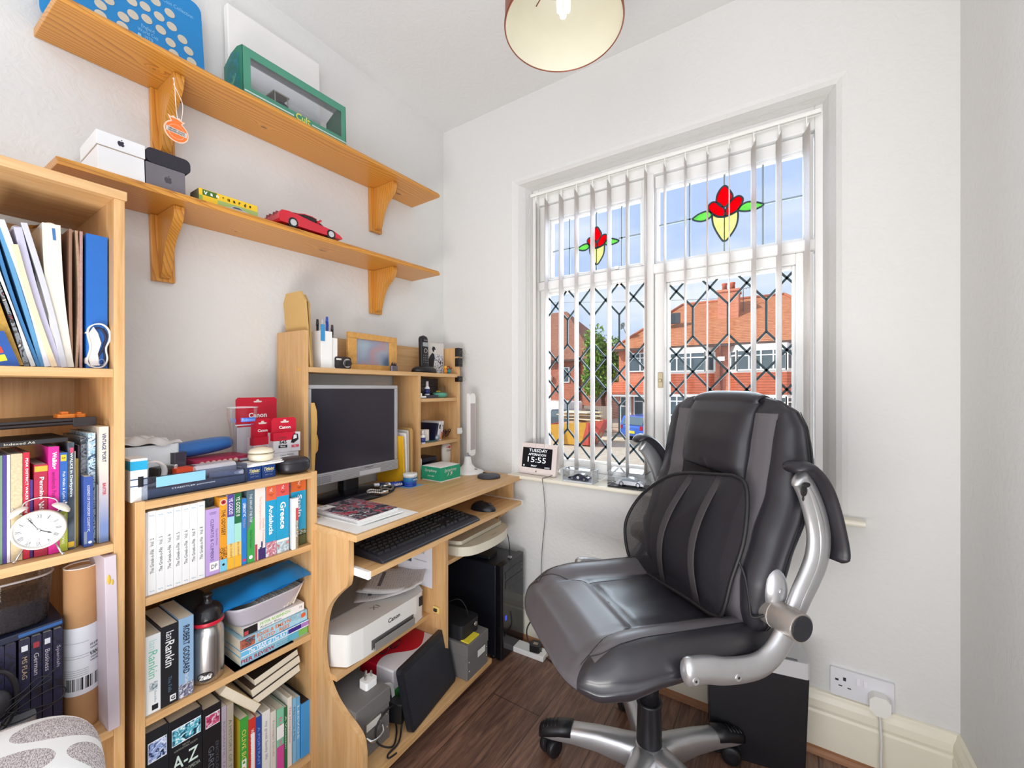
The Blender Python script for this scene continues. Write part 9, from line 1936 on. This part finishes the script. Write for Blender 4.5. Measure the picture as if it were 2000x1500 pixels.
mb = MB(); mb.tube([(0.0010,0.0172 * math.cos(k * PI / 16), zc_ + 0.0172 * math.sin(k * PI / 16)) for k in range(32)], 0.0004,4, closed=True); part('inner_ring', mb, PEA, TG)
mb = MB(); mb.tube(smooth_path([(0.000,-0.006,0.003),(0.002,-0.004,-0.02),(0.002,-0.003,-0.045),(0.0,0.000,-0.075),(0.0,0.003, zc_ + 0.032)], 5),0.0009,6); mb.tube(smooth_path([(0.0,0.010, zc_ + 0.032),(0.001,0.013,-0.07),(-0.004,0.014,-0.045),(-0.012,0.008,-0.02),(-0.016,0.0,0.000)], 5),0.0009,6); mb.sphere((0.0,-0.006,0.003),0.0022,8); part('string', mb, C('#e9d8d2', 0.7), TG)
# lower shelf: phone boxes, toy box, toy car
def apple(t, mt, x, y, z, s):
 mb = MB(); pts = [(0.0,0.30),(0.16,0.40),(0.34,0.36),(0.42,0.22),(0.34,0.05),(0.40,-0.12),(0.46,-0.18),(0.36,-0.40),(0.22,-0.52),(0.06,-0.46),(-0.06,-0.46),(-0.22,-0.52),(-0.38,-0.32),(-0.46,-0.05),(-0.42,0.22),(-0.26,0.38),(-0.10,0.36)]
 P_ = smooth_path([(0, a, b_) for a, b_ in pts], 3, True); mb.prism([(y + p.y * s, z + p.z * s) for p in P_], 'x', x, x + 0.0004)
 P_ = smooth_path([(0, a, b_) for a, b_ in [(0.0,0.44),(0.04,0.60),(0.18,0.70),(0.16,0.54)]], 3, True); mb.prism([(y + p.y * s, z + p.z * s) for p in P_], 'x', x, x + 0.0004)
 part('apple_emblem', mb, mt, t)
AB = onshelf(2,-1.2635,0.160, 'white_device_box', 'white lidded device box with a dark apple emblem on the lower shelf', 'box'); WBX = plain('white_box_card', '#f0efee', 0.4, vary=0.01)
mb = MB(); mb.box(-0.135,0.0,-0.040,0.042,0.0,0.058); part('box_base', mb, WBX, AB, bevel=0.0008); mb = MB(); mb.box(-0.1365,0.0015,-0.0415,0.0435,0.060,0.092); part('box_lid', mb, WBX, AB, bevel=0.0008); mb = MB(); mb.box(-0.134,-0.001,-0.039,0.041,0.058,0.060); part('lid_gap', mb, C('#b5a692', 0.6), AB); apple(AB, C('#2c2438', 0.4),0.0016,0.000,0.077,0.013)
MBX = onshelf(2,-1.1800,0.160, 'grey_device_box', 'space grey device box with an apple emblem on the lower shelf', 'box'); mb = MB(); mb.box(-0.11,0.0,-0.0395,0.0395,0.0,0.058); part('box_body', mb, plain('space_grey_card', '#6f6a70', 0.4, vary=0.03), MBX, bevel=0.0008); apple(MBX, C('#47424a', 0.4),0.0002,0.004,0.028,0.016)
BCS = thing('black_soft_case', 'black soft zip case lying on the grey device box', 'case', (0.105,-1.178, shelf_z(2,-1.178) + 0.0592),(math.atan(SLOPE),0,0)); mb = MB(); mb.rbox(-0.055,0.056,-0.042,0.048,0.0,0.036,0.012,4, 'x'); part('case_body', mb, plain('neoprene', '#2a2730', 0.75, vary=0.05, bump=0.2, bscale=800), BCS, bevel=0.006, seg=3)
VG = onshelf(2,-1.0360,0.157, 'toy_car_box', 'yellow and green Vanguards toy car box on the lower shelf', 'box'); YEL = plain('yellow_card', '#edc22a', 0.4, vary=0.02)
mb = MB(); mb.box(-0.055,0.0,-0.074,0.072,0.0,0.036); part('box_body', mb, YEL, VG, bevel=0.0008); mb = MB(); mb.box(0,0.0004,-0.066,-0.032,0.020,0.0345); part('green_panel', mb, C('#3f6a24', 0.4), VG); mb = MB(); mb.box(0,0.0004,-0.031,0.072,0.0,0.018); part('green_panel', mb, C('#a3b86a', 0.4), VG); mb = MB(); mb.box(0,0.0004,-0.074,-0.066,0.0,0.018); part('green_panel', mb, C('#8fae4a', 0.4), VG); mb = MB(); mb.box(-0.0545,-0.0005,-0.0745,-0.0741,0.001,0.035); part('end_panel', mb, C('#7a7458', 0.5), VG)
for k, ch in enumerate('Vanguards'):
 letter(ch, WHITE if k < 3 else C('#2a2410', 0.5), VG, (0.0005,-0.059 + 0.0138 * k, 0.0262), *FX, h=0.0095 if ch in 'Vd' else 0.0070, bold=0.04, off=0.0006)
mb = MB(); mb.prism([(-0.012,0.002),(0.048,0.002),(0.046,0.007),(0.036,0.009),(0.026,0.014),(0.008,0.014),(0.000,0.008),(-0.012,0.006)], 'x', 0.0004,0.0008); part('printed_car', mb, C('#b9bab8', 0.4), VG); mb = MB(); mb.prism([(0.004,0.008),(0.010,0.0125),(0.024,0.0125),(0.032,0.0085)], 'x', 0.0008,0.0011); part('printed_windows', mb, C('#4a5258', 0.4), VG)
FC = onshelf(2,-0.802,0.128, 'model_sports_car', 'red model sports car parked on the lower shelf', 'model car', rz=math.radians(90)); FC.rotation_euler = (0,-math.atan(SLOPE), math.radians(90)); toy_car(FC, 0.215,0.088,0.056, plain('racing_red', '#c8142e', 0.18, vary=0.03, coat=0.6), kind='ferrari', wheelcol='#d9d9dc', dark='#1c1418')
for sy in (-1,1): mb = MB(); mb.box(0.018,0.024, sy * 0.040 - 0.003, sy * 0.040 + 0.003,0.038,0.046); mb.sphere((0.024, sy * 0.048,0.046),1,10, sc=(0.004,0.005,0.004)); part('wing_mirror', mb, MATS['racing_red'], FC)
for sy in (-0.012,-0.028,0.012,0.028): mb = MB(); mb.cyl((-0.1030, sy, 0.036),(-0.1078, sy, 0.036),0.0055, n=16); part('tail_light', mb, C('#7a0f1e', 0.2), FC)
